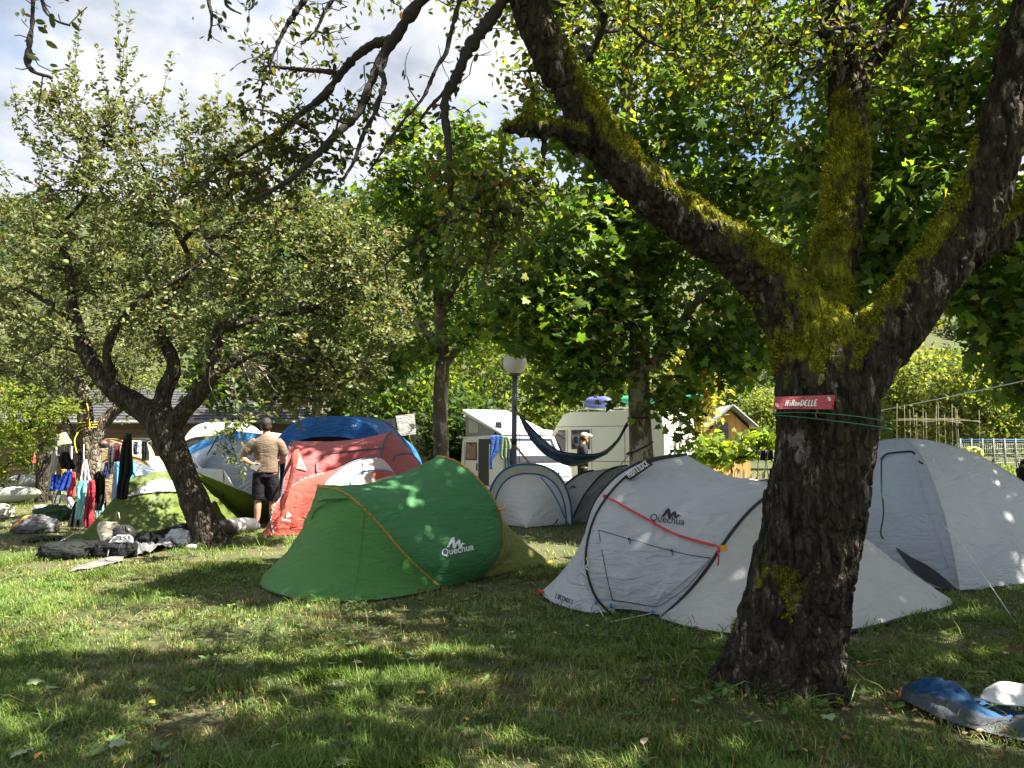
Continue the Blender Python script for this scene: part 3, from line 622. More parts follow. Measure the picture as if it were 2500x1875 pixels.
plane_tree('plane tree at the right edge, dark crown spreading above the grey dome tent', (8.4, 10.2, 0),
    [[(2780, 1300, 10.2, 40), (2775, 1000, 10.2, 34), (2760, 700, 10.2, 28), (2740, 400, 10.2, 22), (2720, 0, 10.2, 14), (2700, -300, 10.2, 8)], [(2760, 700, 10.2, 18), (2600, 600, 10.0, 14), (2400, 520, 9.8, 9), (2200, 480, 9.8, 5)], [(2765, 820, 10.2, 14), (2620, 800, 9.6, 10), (2450, 780, 9.2, 6)], [(2740, 420, 10.2, 16), (2500, 300, 10.4, 12), (2250, 200, 10.6, 7)], [(2740, 380, 10.2, 14), (2600, 100, 10, 9), (2450, -100, 10, 6)]],
    [B(2250, 520, 9.9, (190, 140), 1.4, 90), B(2450, 620, 9.6, (170, 140), 1.2, 70), B(2150, 300, 10.5, (220, 190), 1.5, 90), B(2400, 200, 10.3, (240, 200), 1.6, 90), B(2420, 780, 9.3, (130, 70), .8, 40), B(2650, 500, 10, (200, 300), 1.8, 70), B(2300, -100, 10.5, (400, 200), 2, 90), B(2050, 520, 10.4, (140, 180), 1.2, 50), B(2480, 900, 9.4, (50, 70), .5, 16), B(2100, 720, 10.2, (120, 70), .8, 30), B(2700, 100, 9, (300, 300), 2.0, 80)], 28)
# added tree right of the view, its crown shaped to shade tents and grass
plane_tree('tall plane tree added right of the old tree for its shade, mostly out of the picture', (7.6, 3.6, 0),
    [[(5155, 1900, 3.6, 90), (5155, 600, 3.6, 75), (5100, -600, 3.6, 60), (5050, -1800, 3.6, 40)]],
    [((6.0, 3.6, 6.2), (2.2, 2.4, 1.5), 170), ((7.2, 5.0, 7.2), (2.4, 2.4, 1.7), 170), ((4.2, 1.2, 5.6), (1.8, 1.8, 1.0), 60), ((6.8, 6.6, 6.8), (2.0, 1.9, 1.3), 70), ((3.0, -1.0, 6.0), (2.0, 1.4, 1.0), 40), ((3.0, 6.5, 6.9), (2.3, 1.5, .9), 210), ((8.6, 7.0, 6.2), (2.4, 2.0, 1.4), 270), ((5.2, 5.4, 6.8), (1.8, 1.4, 1.0), 90), ((1.8, 2.4, 6.2), (2.3, 1.6, .9), 85)], 20, (.12, .2), sides=10)
# darker trees behind
DK = ([(.035, .065, .020), (.055, .095, .026), (.09, .14, .032)], [4, 3, 1.6])
plane_tree('dark leafy tree behind the tiled hut roof', (-6.5, 25, 0),
    [[(770, 1180, 25, 16), (775, 1000, 25, 14), (780, 800, 25, 10), (790, 600, 25, 6)]],
    [B(780, 700, 25, (220, 150), 2.6, 70), B(660, 850, 25, (180, 100), 2.4, 46), B(900, 830, 24, (170, 110), 2.4, 46), B(800, 950, 23, (200, 45), 1.6, 26), B(820, 560, 25, (140, 110), 2, 40), B(560, 950, 24, (120, 45), 1.4, 16)], 34, (.16, .26), pal=DK, sides=8, jit=.3)
HG = ([(.075, .12, .03), (.12, .175, .04), (.19, .23, .055)], [3, 3, 2])
for k, (px, py, Y, rx, rz, lab, pl) in enumerate([(1010, 990, 31, 150, 130, 'leafy tree behind the parked caravan', HG), (1230, 930, 33, 170, 190, 'tall hedge tree behind the raised van roof', HG), (1420, 950, 36, 170, 170, 'light green tree behind the open van door', HG), (1130, 1060, 27, 80, 90, 'dark hedge between the plane trunk and the camper van', DK),
        (1620, 930, 40, 170, 170, 'tree behind the white van roof rack', HG), (850, 1000, 33, 150, 130, 'dense tree behind the blue tent', DK), (1680, 960, 26, 16, 60, 'yellowish young tree beside the wooden chalet', ([(.25, .24, .06), (.30, .27, .09)], [1, 1])), (1790, 930, 55, 170, 120, 'dark tree on the slope behind the wooden chalet', DK), (380, 1000, 36, 260, 140, 'tree above the left end of the wooden hut', HG), (80, 950, 36, 260, 160, 'broad tree behind the far left end of the hut', HG)]):
    c = P(px, py, Y); h = c[2]
    leafy_bush('background_tree', lab, 'tree', (c[0], c[1], -.35), [(c, (rx * Y / F, 1.8, rz * Y / F), 120), (P(px, 1100, Y), (rx * 1.1 * Y / F, 1.6, .9 if rx > 30 else .3), 50 if rx > 30 else 6)], 0, 44, (.18, .32), pl, max(.4, h * .5), T_SIMPLE, None, .9, .32)
for k, (px, py, Y, rx, rz, lab) in enumerate([(2250, 930, 40, 110, 85, 'pale sunlit shrub behind the bean poles'), (2400, 960, 36, 110, 80, 'yellow-green shrub right of the bean poles'), (2180, 960, 45, 100, 70, 'rounded pale shrub behind the polytunnel'), (1900, 1020, 48, 110, 60, 'pale shrubs left of the old tree trunk'), (2480, 880, 50, 130, 110, 'dry looking shrub at the right edge of the slope')]):
    c = P(px, py, Y)
    leafy_bush('sunlit_shrub', lab, 'shrub', (c[0], c[1], -.6), [(c, (rx * 1.2 * Y / F, 2.2, rz * Y / F), 150), (P(px, 1045, Y), (rx * 1.3 * Y / F, 2, .9), 70)], 0, 40, (.18, .32), ([(.11, .15, .045), (.15, .19, .06), (.21, .22, .09)], [3, 3, 2]), 1.0, T_SIMPLE, None, .9, .32)

c = P(1800, 1105, 19.5)  # added bush for low plane leaves, their sunlight put into its colour
leafy_bush('sunlit_plane_sprig', 'added bush coloured as a sunlit plane sapling in front of the wooden chalet', 'sprig', (c[0], c[1], -.2), [(P(1790, 1095, 19.5), (.95, .5, .40), 46), (P(1860, 1085, 19.5), (.35, .4, .35), 14), (P(1735, 1110, 19.2), (.4, .4, .3), 14)], 0, 16, (.11, .20), ([(.13, .20, .035), (.19, .26, .045), (.25, .30, .06)], [3, 3, 2]), .45, T_PLANE, None, .8, .10)
# ---------------------------------------------------------------- grass
def frustum_pts(n, y0, y1, marg=1.0):
    y = np.sqrt(rng.uniform(y0 ** 2, y1 ** 2, n)); x = rng.uniform(-1, 1, n) * (y * .68 + marg); return x, y
def blades(n, y0, y1, hgt, wd, seg, drycut):
    x, y = frustum_pts(n, y0, y1)
    cl = fbm(np.stack([x * 1.3, y * 1.3, x * 0], -1), 4, 41); fine = fbm(np.stack([x * 6, y * 6, x * 0], -1), 3, 42)
    den = .58 + .8 * fine + .7 * cl; k = rng.random(n) < den
    # worn soil round the old tree's foot
    dt = np.hypot(x - 2.0, y - 3.9); k &= rng.random(n) < np.clip((dt - .2) / .7 + .25, .22, 1)
    x, y, cl, fine = x[k], y[k], cl[k], fine[k]; n = len(x)
    h = hgt * (.4 + 1.1 * rng.random(n)) * (1 + 1.3 * np.clip(fine + .5 * cl, -.5, .8)); tall = rng.random(n) < .012; h[tall] *= 2.0
    az = 2 * PI * rng.random(n) * .75 + 6 * fbm(np.stack([x * .9, y * .9, x * 0], -1), 2, 43)
    ln = .35 + .95 * rng.random(n); d = np.stack([np.cos(az), np.sin(az), 0 * az], 1)
    b = np.stack([x, y, gz(x, y) - .008], 1); s = np.stack([-np.sin(az), np.cos(az), 0 * az], 1)
    w_ = wd * (.6 + .8 * rng.random(n))
    V = [b - s * w_[:, None], b + s * w_[:, None]]
    for j in range(1, seg):
        q = j / seg; c = b + d * (h * ln * q ** 1.6)[:, None] + np.array([0, 0, 1.]) * (h * (q - .35 * ln * q * q))[:, None]
        V += [c - s * (w_ * (1 - .35 * q))[:, None], c + s * (w_ * (1 - .35 * q))[:, None]]
    V.append(b + d * (h * ln)[:, None] + np.array([0, 0, 1.]) * np.maximum(h * (1 - .40 * ln), .012)[:, None])
    m_ = len(V); V = np.stack(V, 1).reshape(-1, 3); o = (np.arange(n) * m_)[:, None]
    tris = []
    for j in range(seg - 1): tris += [(2 * j, 2 * j + 1, 2 * j + 3), (2 * j, 2 * j + 3, 2 * j + 2)]
    tris.append((2 * seg - 2, 2 * seg - 1, 2 * seg))
    Fs = (np.array(tris)[None] + o[:, :, None]).reshape(-1, 3)
    dry = (rng.random(n) < np.clip(.15 - .9 * (cl - drycut), .04, .75))
    c0 = palette(n, [(.072, .138, .019), (.108, .182, .027), (.165, .228, .040)], [4, 4, 2], .25); c1 = palette(n, [(.25, .22, .085), (.19, .16, .06), (.32, .28, .12)], [2, 2, 1], .25)
    return V, Fs, np.repeat(np.where(dry[:, None], c1, c0), m_, 0)
parts = [blades(230000, 2.5, 5.2, .050, .0021, 3, .05), blades(180000, 5.2, 9.0, .047, .0027, 2, .05), blades(110000, 9.0, 18, .06, .0055, 1, .1), blades(60000, 18, 46, .12, .016, 1, .2)]
off = 0; VV, FF, CC = [], [], []
for a, b, c in parts: VV.append(a); FF.append(b + off); CC.append(c); off += len(a)
setp(mk('lawn_grass', np.vstack(VV), np.vstack(FF), GRASS, col=np.vstack(CC), smooth=False), 'matted green and straw coloured grass between the tents', 'grass', kind='stuff')
# clover and broad weeds
x, y = frustum_pts(26000, 2.5, 8.5); dn = fbm(np.stack([x * 1.1, y * 1.1, x * 0 + 5], -1), 4, 51); k = dn > -.05; x, y = x[k], y[k]; n = len(x)
pp = np.stack([x, y, rng.uniform(.005, .032, n)], 1); az = rng.random(n) * 2 * PI
dd = np.stack([np.cos(az), np.sin(az), rng.normal(size=n) * .25], 1)
setp(leaf_mesh('clover', pp, dd, np.array([0, 0, 1.]) + .35 * rand_dir(n), rng.uniform(.012, .034, n), palette(n, [(.08, .135, .04), (.12, .175, .055), (.17, .20, .08)], [3, 3, 1]), (T_SIMPLE[0] * np.array([1, 1.3, 1]), T_SIMPLE[1]), GRASS), 'clover and small broad leaves growing through the lawn', 'weeds', kind='stuff')
# sprays of long grass at tent edges and the trunk foot
A, D = [], []
for px, py, n, sp in [(1690, 1640, 70, .10), (1830, 1690, 90, .16), (1990, 1700, 60, .10), (2060, 1610, 70, .12), (1820, 1560, 40, .1), (1500, 1500, 26, .18), (1700, 1545, 30, .2), (780, 1475, 24, .12), (1120, 1740, 60, .12), (730, 1770, 70, .10), (2250, 1560, 60, .3), (1390, 1500, 20, .12), (2230, 1700, 40, .2), (300, 1500, 40, .25), (600, 1650, 40, .2), (1250, 1480, 30, .15), (500, 1340, 50, .15), (580, 1330, 30, .15), (880, 1560, 40, .2), (1250, 1600, 40, .2)]:
    g = G(px, py); q = g + np.stack([rng.normal(size=n) * sp, rng.normal(size=n) * sp * .8, np.zeros(n)], 1); A.append(q); D.append(unit(rng.normal(size=(n, 3)) * np.array([.6, .6, .1]) + np.array([0, 0, .8])))
A = np.vstack(A); D = np.vstack(D); n = len(A); L_ = rng.uniform(.07, .20, n); s = unit(np.cross(D, rand_dir(n))) * .0024
hz = D * np.array([1, 1, 0]); t1 = A + D * (L_ * .5)[:, None]; t2 = A + D * (L_ * .75)[:, None] + hz * (L_ * .35)[:, None]; t3 = A + D * (L_ * .62)[:, None] + hz * (L_ * .95)[:, None]
V = np.stack([A - s, A + s, t1 - s, t1 + s, t2 - s * .8, t2 + s * .8, t3], 1).reshape(-1, 3); tri = np.array([(0, 1, 3), (0, 3, 2), (2, 3, 5), (2, 5, 4), (4, 5, 6)])
setp(mk('long_grass', V, (tri[None] + (np.arange(n) * 7)[:, None, None]).reshape(-1, 3), GRASS, col=np.repeat(palette(n, [(.07, .12, .025), (.12, .18, .04), (.26, .24, .1)], [3, 3, 1]), 7, 0), smooth=False), 'longer grass tufts left standing round tent edges and tree feet', 'grass', kind='stuff')
# plantain rosettes and leaf litter
x, y = frustum_pts(420, 2.6, 8.0); A, D = [], []
for a, b in zip(x, y):
    k = rng.integers(4, 8); q = rng.random() * 6 + np.arange(k) * 2 * PI / k; A.append(np.repeat([[a, b, .012]], k, 0)); D.append(np.stack([np.cos(q), np.sin(q), np.full(k, .35) + .2 * rng.random(k)], 1))
A, D = np.vstack(A), np.vstack(D); n = len(A)
setp(leaf_mesh('plantain', A, D, np.array([0, 0, 1.]) + .2 * rand_dir(n), rng.uniform(.03, .075, n), palette(n, [(.075, .13, .04), (.11, .17, .055)], [1, 1]), T_APPLE, GRASS), 'broad leaved plantain rosettes in the lawn', 'weeds', kind='stuff')
x, y = frustum_pts(1500, 2.6, 9.0); ex = np.stack([2.0 + rng.normal(size=900) * .75, 4.1 + rng.normal(size=900) * .6], 1); x = np.r_[x, ex[:, 0]]; y = np.r_[y, ex[:, 1]]; n = len(x); az = rng.random(n) * 2 * PI
setp(leaf_mesh('leaf_litter', np.stack([x, y, rng.uniform(.008, .035, n)], 1), np.stack([np.cos(az), np.sin(az), .3 * rng.normal(size=n)], 1), np.array([0, 0, 1.]) + .6 * rand_dir(n), rng.uniform(.015, .045, n), palette(n, [(.20, .13, .06), (.28, .20, .10), (.12, .07, .035), (.36, .27, .08)], [3, 2, 2, .8]), T_APPLE, GRASS), 'small dry leaf litter scattered through the grass', 'leaf litter', kind='stuff')
# sunlit weeds behind the dome tent
n = 30000; x = rng.uniform(3.5, 24, n); y = rng.uniform(11, 34, n); k = (x / y > .40); x, y = x[k], y[k]; n = len(x)
pp = np.stack([x, y, gz(x, y) + rng.uniform(0, .75, n) ** 1.3], 1)
setp(leaf_mesh('tall_weeds', pp, unit(rand_dir(n) + np.array([0, 0, .6])), rand_dir(n) + np.array([0, 0, .5]), rng.uniform(.08, .18, n), palette(n, [(.12, .19, .03), (.18, .25, .04), (.25, .29, .06)], [3, 3, 2]), T_SIMPLE, LEAF), 'bright sunlit weeds behind the grey dome tent', 'weeds', kind='stuff')
# fallen leaves, each on its own
FLM = [M('fallen_yellow', (.50, .33, .06), .6), M('fallen_orange', (.45, .17, .05), .6), M('fallen_tan', (.42, .33, .22), .7), M('fallen_green', (.20, .26, .13), .6)]
def one_leaf(name, tpl, mat, c, size, az, label, grp, tilt=.25):
    tv, tf = tpl; V = tv * size; ca, sa = math.cos(az), math.sin(az)
    Rz = np.array([[ca, -sa, 0], [sa, ca, 0], [0, 0, 1]]); Rx = np.array([[1, 0, 0], [0, math.cos(tilt), -math.sin(tilt)], [0, math.sin(tilt), math.cos(tilt)]])
    o = mk(name, V @ (Rz @ Rx).T, tf, mat, smooth=False); o.location = tuple(c); return setp(o, label, 'leaf', grp)
for k, (px, py, mi, sz) in enumerate([(1015, 1690, 0, .05), (1140, 1758, 0, .045), (1055, 1860, 1, .06), (1430, 1525, 0, .04), (1690, 1590, 1, .05), (1085, 1350 + 190, 0, .04), (430, 1790, 1, .05), (365, 1710, 0, .05), (2095, 1618, 0, .045), (1310, 1700, 2, .06), (1575, 1800, 2, .07), (860, 1615, 2, .06), (1970, 1835, 0, .04), (1870, 1760, 2, .06), (100, 1835, 1, .06), (2450, 1595, 2, .05), (1545, 1640, 2, .045), (690, 1815, 2, .05), (980, 1660, 2, .05), (1640, 1710, 1, .035)]):
    c = G(px, py, .035); one_leaf('fallen_leaf', T_APPLE, FLM[mi], c, sz * 1.15, k * 1.7, ['small fallen yellow leaf lying on the grass', 'small fallen orange leaf lying on the grass', 'small dry tan leaf lying on the grass'][mi], ['fallen yellow leaves', 'fallen orange leaves', 'fallen tan leaves'][mi])
for k, (px, py, sz) in enumerate([(70, 1665, .085), (130, 1680, .075), (60, 1830, .085), (270, 1815, .08), (815, 1620, .07), (2020, 1745, .075), (820, 1860, .07)]):
    c = G(px, py, .04); one_leaf('fallen_plane_leaf', T_PLANE, FLM[3], c, sz, k * 2.1 + .4, 'large pale green plane leaf lying on the grass', 'large fallen plane leaves', .15)
# ---------------------------------------------------------------- tents
BLACK = M('black_webbing', (.012, .012, .014), .6); DKGREY = M('dark_grey_fabric', (.035, .037, .042), .7, var=(8, .3))
W_GREY = cloth('pale_grey_tent_fabric', (.44, .455, .48), .07); W_WARM = cloth('warm_white_tent_fabric', (.47, .46, .44), .09)
GREEN_T = cloth('green_tent_fabric', (.055, .205, .068), .18); YGREEN_T = cloth('olive_yellow_fabric', (.20, .215, .042), .14); GREEN_END = cloth('leaf_green_fabric', (.070, .22, .045), .18)
ORANGE_TRIM = M('ochre_piping', (.34, .19, .035), .7, (90, .5), (60, .4))
RED_T = cloth('coral_red_fabric', (.54, .11, .085), .18); PINK_T = cloth('faded_red_fabric', (.48, .11, .11), .18); PINKW = cloth('pale_pink_fabric', (.66, .52, .48), .15)
BLUE_T = cloth('royal_blue_fabric', (.012, .13, .42), .14); SKY_T = cloth('sky_blue_fabric', (.06, .27, .58), .14)
OLIVE_T = cloth('olive_fabric', (.10, .145, .022), .22); GREY_T = cloth('mid_grey_fabric', (.30, .30, .31), .1); TAN_T = cloth('tan_fabric', (.46, .34, .20), .12)
WHITE_T = cloth('white_fabric', (.62, .62, .63), .12); MESH_T = cloth('grey_mesh_fabric', (.44, .44, .44), .2); BLUEG = cloth('blue_grey_fabric', (.35, .385, .46), .1)
WHITE_PR = M('white_print', (.75, .76, .76), .6, var=(20, .08)); BLACK_PR = M('black_print', (.02, .02, .025), .6); CORD = M('pale_cord', (.60, .58, .52), .8); INNER = M('tent_interior_shade', (.02, .02, .025), .9)
BLUE_TRIM = M('blue_piping', (.01, .10, .25), .6)

def wrinkle(A, amp, sc, seed, st=(1, 1)):
    """crease a grid of points along its normals"""
    du = np.gradient(A, axis=0); dv = np.gradient(A, axis=1); nr = unit(np.cross(du, dv)); n, m_ = A.shape[:2]
    i, j = np.meshgrid(np.linspace(0, 1, n), np.linspace(0, 1, m_), indexing='ij')
    q = np.stack([i * sc * st[0], j * sc * st[1], 0 * i + seed], -1)
    w_ = fbm(q + .6 * fbm(q * .7, 2, seed + 3)[..., None], 4, seed); r = 1 - np.abs(fbm(q * 1.7 + 9, 3, seed + 6)) * 4.0
    fade = np.minimum(1, 8 * np.minimum(i, 1 - i))
    return A + nr * (amp * 1.5 * fade * (w_ * .7 + .55 * np.clip(r, 0, 1) ** 2))[..., None]
def loft(c0, c1, n=26, sag=0.0, lift=None, amp=.012, sc=5, seed=1, st=(1, 1), pw=1.0):
    t = np.linspace(0, 1, n) ** pw; A = c0[None] * (1 - t)[:, None, None] + c1[None] * t[:, None, None]
    cen = A.mean(axis=(0, 1)); cen[2] = .05
    s = np.linspace(0, 1, len(c0)); ws = np.sin(PI * s) ** .6
    inw = unit(cen - A) ; A = A + inw * (sag * 4 * t * (1 - t))[:, None, None] * ws[None, :, None]
    A = wrinkle(A, amp, sc, seed, st); A[..., 2] = np.maximum(A[..., 2], .004); return A
class Tent:
    def __init__(s, name, label, base): s.root = thing(name, label, 'tent', base); s.V = []; s.F = []; s.n = 0
    def panel(s, A, mat, name='panel', parent=None):
        mb = MB(); mb.grid(A); o = mb.build(name, mat, parent or s.root); s.V.append(mb.V()); s.F += [tuple(i + s.n for i in f) for f in mb.f]; s.n += mb.n; return o
    def rod(s, pts, r, mat, name='pole_sleeve', n=7, parent=None, flat=None): return MB().tube(pts, r, n, flat=flat).build(name, mat, parent or s.root)
    def bvh(s): return BVHTree.FromPolygons([tuple(v) for v in np.vstack(s.V)], s.F)
def hit(bv, px, py, off=.006):
    d = Vector(tuple(unit(ray(px, py)))); r = bv.ray_cast(Vector(CAM), d)
    if r[0] is None:      # just off the edge: take the closest point of the fabric
        best = None
        for q in np.linspace(3, 22, 77):
            z = bv.find_nearest(Vector(CAM) + d * q)
            if z[0] is not None and (best is None or z[3] < best[1]): best = (z[0], z[3])
        return np.array(best[0]) - np.array(d) * off
    return np.array(r[0]) - np.array(d) * off
def seam(bv, pts, r, mat, parent, name='seam', n=40, sides=5, off=.003, flat=None):
    q = [hit(bv, a, b, off) for a, b in catmull(np.array(pts, float), n)]; q = [v for v in q if v is not None]
    if len(q) > 2: return MB().tube(np.array(q), r, sides, flat=flat).build(name, mat, parent)
def decal(bv, polys, mat, parent, name, off=.006):
    """flat print: polygons given in picture coordinates laid on the fabric"""
    mb = MB()
    for pl in polys:
        q = [hit(bv, a, b, off) for a, b in pl]
        if any(v is None for v in q): continue
        tr = tessellate_polygon([[Vector((a, b, 0)) for a, b in pl]]); mb.add(np.array(q), [tuple(t) for t in tr])
    if mb.n: return mb.build(name, mat, parent, smooth=False)
def strip(bv, top, bot, mat, parent, name, off=.012, n=24, m_=10):
    a, b = catmull(np.array(top, float), n), catmull(np.array(bot, float), n)
    g = np.array([[hit(bv, *(a[k] * (1 - f) + b[k] * f), off) for k in range(n)] for f in np.linspace(0, 1, m_)]); return MB().grid(g).build(name, mat, parent)
def text_polys(s, bold=.0, spacing=1.0):
    cu = bpy.data.curves.new('t', 'FONT'); cu.body = s; cu.size = 1; cu.offset = bold; cu.space_character = spacing; cu.resolution_u = 3
    o = bpy.data.objects.new('t', cu); COL.objects.link(o); V, Nn, Fs = evaluated(o); bpy.data.objects.remove(o); bpy.data.curves.remove(cu)
    return V[:, :2], Fs
def text(bv, s, org, ex, ey, mat, parent, bold=0, name='lettering', off=.007, fn=None, spacing=1.0):
    V, Fs = text_polys(s, bold, spacing); V = V / max(V[:, 0].max(), 1e-6) * np.array([1, 1]); h = V[:, 1].max(); V[:, 1] /= h
    org, ex, ey = (np.array(v, float) for v in (org, ex, ey)); px = org + V[:, :1] * ex + V[:, 1:] * ey
    q = [hit(bv, a, b, off) if fn is None else fn(a, b) for a, b in px]
    if any(v is None for v in q):
        ok = [v for v in q if v is not None]
        if not ok: return
        q = [v if v is not None else ok[0] for v in q]
    return MB().add(np.array(q), Fs).build(name, mat, parent, smooth=False)
def axisplane(O, U, px, py, off):
    """ray through a pixel meets the vertical plane parallel to the tent's axis at lateral offset off"""
    Nn = np.array([-U[1], U[0], 0.]); d = ray(px, py); t = (off - np.dot(CAM - O, Nn)) / np.dot(d, Nn); return CAM + d * t
def hoop(O, U, pxs, n=60, kp=.8, foot=None):
    Nn = np.array([-U[1], U[0], 0.]); f = G(*pxs[0]) if foot is None else foot; v = np.dot(f - O, Nn); m_ = len(pxs); pts = [f]
    for i in range(1, m_):
        t = i / (m_ - 1); pts.append(axisplane(O, U, *pxs[i], v * max(math.cos(t * PI / 2), 0) ** kp))
    near = np.array(pts); far = near[::-1][1:].copy(); d = (far - O) @ Nn; far = far - 2 * d[:, None] * Nn
    return catmull(np.vstack([near, far]), n)
def ground_edge(O, U, pxs, n=60, tip=None):
    Nn = np.array([-U[1], U[0], 0.]); near = np.array([G(a, b, .01) for a, b in pxs]); far = near[::-1][1:].copy(); d = (far - O) @ Nn; far = far - 2 * d[:, None] * Nn
    return catmull(np.vstack([near, far]), n)
def mountain(x, y, w_, h, sk):
    """the zigzag peak mark printed on the tents"""
    z = [(0, 1), (.30, .04), (.42, 0), (.47, .58), (.62, .22), (.72, .20), (.76, .62), (.84, .42), (1.0, .55), (.86, .60), (.76, .92), (.66, .88), (.60, .52), (.46, .98), (.34, 1.0), (.30, .46), (.14, .94)]
    return [(x + w_ * a, y + h * b + sk * a) for a, b in z]

def green_tent():
    GL, GR = G(639, 1432), G(1342, 1374); U = unit((GR - GL) * [1, 1, 0]); O = GL
    T = Tent('green_tent', 'green pop-up tent with ochre piping and white logo, in front of the red tents', (GL + GR) / 2)
    A = hoop(O, U, [(1074, 1434), (993, 1359), (939, 1295), (888, 1241), (847, 1207), (812, 1192), (783, 1190)], 70, .7)
    Bh = hoop(O, U, [(1178, 1411), (1212, 1373), (1228, 1335), (1229, 1288), (1218, 1244), (1198, 1208), (1174, 1178), (1142, 1146), (1108, 1124), (1068, 1114)], 70, .7)
    eL = ground_edge(O, U, [(1074, 1437), (973, 1457), (864, 1467), (769, 1467), (700, 1456), (639, 1432)], 70)
    eR = ground_edge(O, U, [(1178, 1412), (1230, 1400), (1290, 1388), (1342, 1374)], 70)
    # body bulges low on the near side
    t = np.linspace(0, 1, 46)[:, None, None]; body = A[None] * (1 - t) + Bh[None] * t
    s = np.linspace(0, 1, 70); Nn = np.array([-U[1], U[0], 0.])
    topw = np.exp(-((s - .5) / .22) ** 2); bel = np.exp(-((s - .10) / .10) ** 2) - np.exp(-((s - .9) / .10) ** 2)
    q = 4 * t * (1 - t); body = body + q * (topw[None, :, None] * np.array([0, 0, -.10])) - q * bel[None, :, None] * Nn * .16
    body = wrinkle(body, .012, 5, 3, (.6, 2.2)); body[..., 2] = np.maximum(body[..., 2], .004)
    T.panel(body, GREEN_T, 'body_panel')
    T.panel(loft(A, eL, 40, .10, amp=.014, sc=6, seed=5, st=(1.2, 1)), GREEN_END, 'end_panel')
    e = loft(Bh, eR, 30, .05, amp=.012, sc=5, seed=8); k = 30
    T.panel(e[:, :46], YGREEN_T, 'end_panel'); T.panel(e[:, 45:], GREEN_T, 'end_panel')
    T.rod(A, .011, ORANGE_TRIM); T.rod(Bh, .013, ORANGE_TRIM)
    bot = np.vstack([eL[:36][::-1]]) ; T.rod(eL[:36] - [0, 0, .004], .009, BLACK, 'groundsheet_edge'); T.rod(eR[:36] - [0, 0, .004], .008, BLACK, 'groundsheet_edge')
    bv = T.bvh()
    decal(bv, [mountain(1090, 1309, 46, 28, 4)], WHITE_PR, T.root, 'logo'); text(bv, 'Quechua', (1079, 1358), (78, -16), (-2, -17), WHITE_PR, T.root, .015, off=.008)
    # little vent hood
    h0 = hit(bv, 752, 1246, .0); hp = [(752, 1232), (790, 1220), (848, 1216)]; tp = [(758, 1205), (795, 1200), (838, 1210)]
    a = np.array([hit(bv, *p, .003) for p in tp]); c = np.array([hit(bv, x, y, .07) for x, y in hp])
    g = catmull(a, 12)[None] * (1 - np.linspace(0, 1, 8)[:, None, None]) + catmull(c, 12)[None] * np.linspace(0, 1, 8)[:, None, None]
    T.panel(wrinkle(g, .006, 3, 4), GREEN_END, 'vent_flap'); T.rod(np.array([hit(bv, 849, 1216, .03), hit(bv, 800, 1225, .07), hit(bv, 770, 1245, .05), hit(bv, 760, 1268, .02)]), .006, GREEN_T, 'vent_strap', 5)
    MB().tube(np.array([hit(bv, 1220, 1242, .01), P(1232, 1240, 7.5)]), .012, 6).build('buckle', M('orange_plastic', (.75, .33, .03), .5), T.root)
    MB().tube(np.array([G(1338, 1374, .02), G(1345, 1372, .015)]), .016, 6).build('buckle', MATS['orange_plastic'], T.root)
    for pts in ([(890, 1245), (885, 1300), (878, 1370), (862, 1465)],): seam(bv, pts, .003, GREEN_T, T.root)
green_tent()

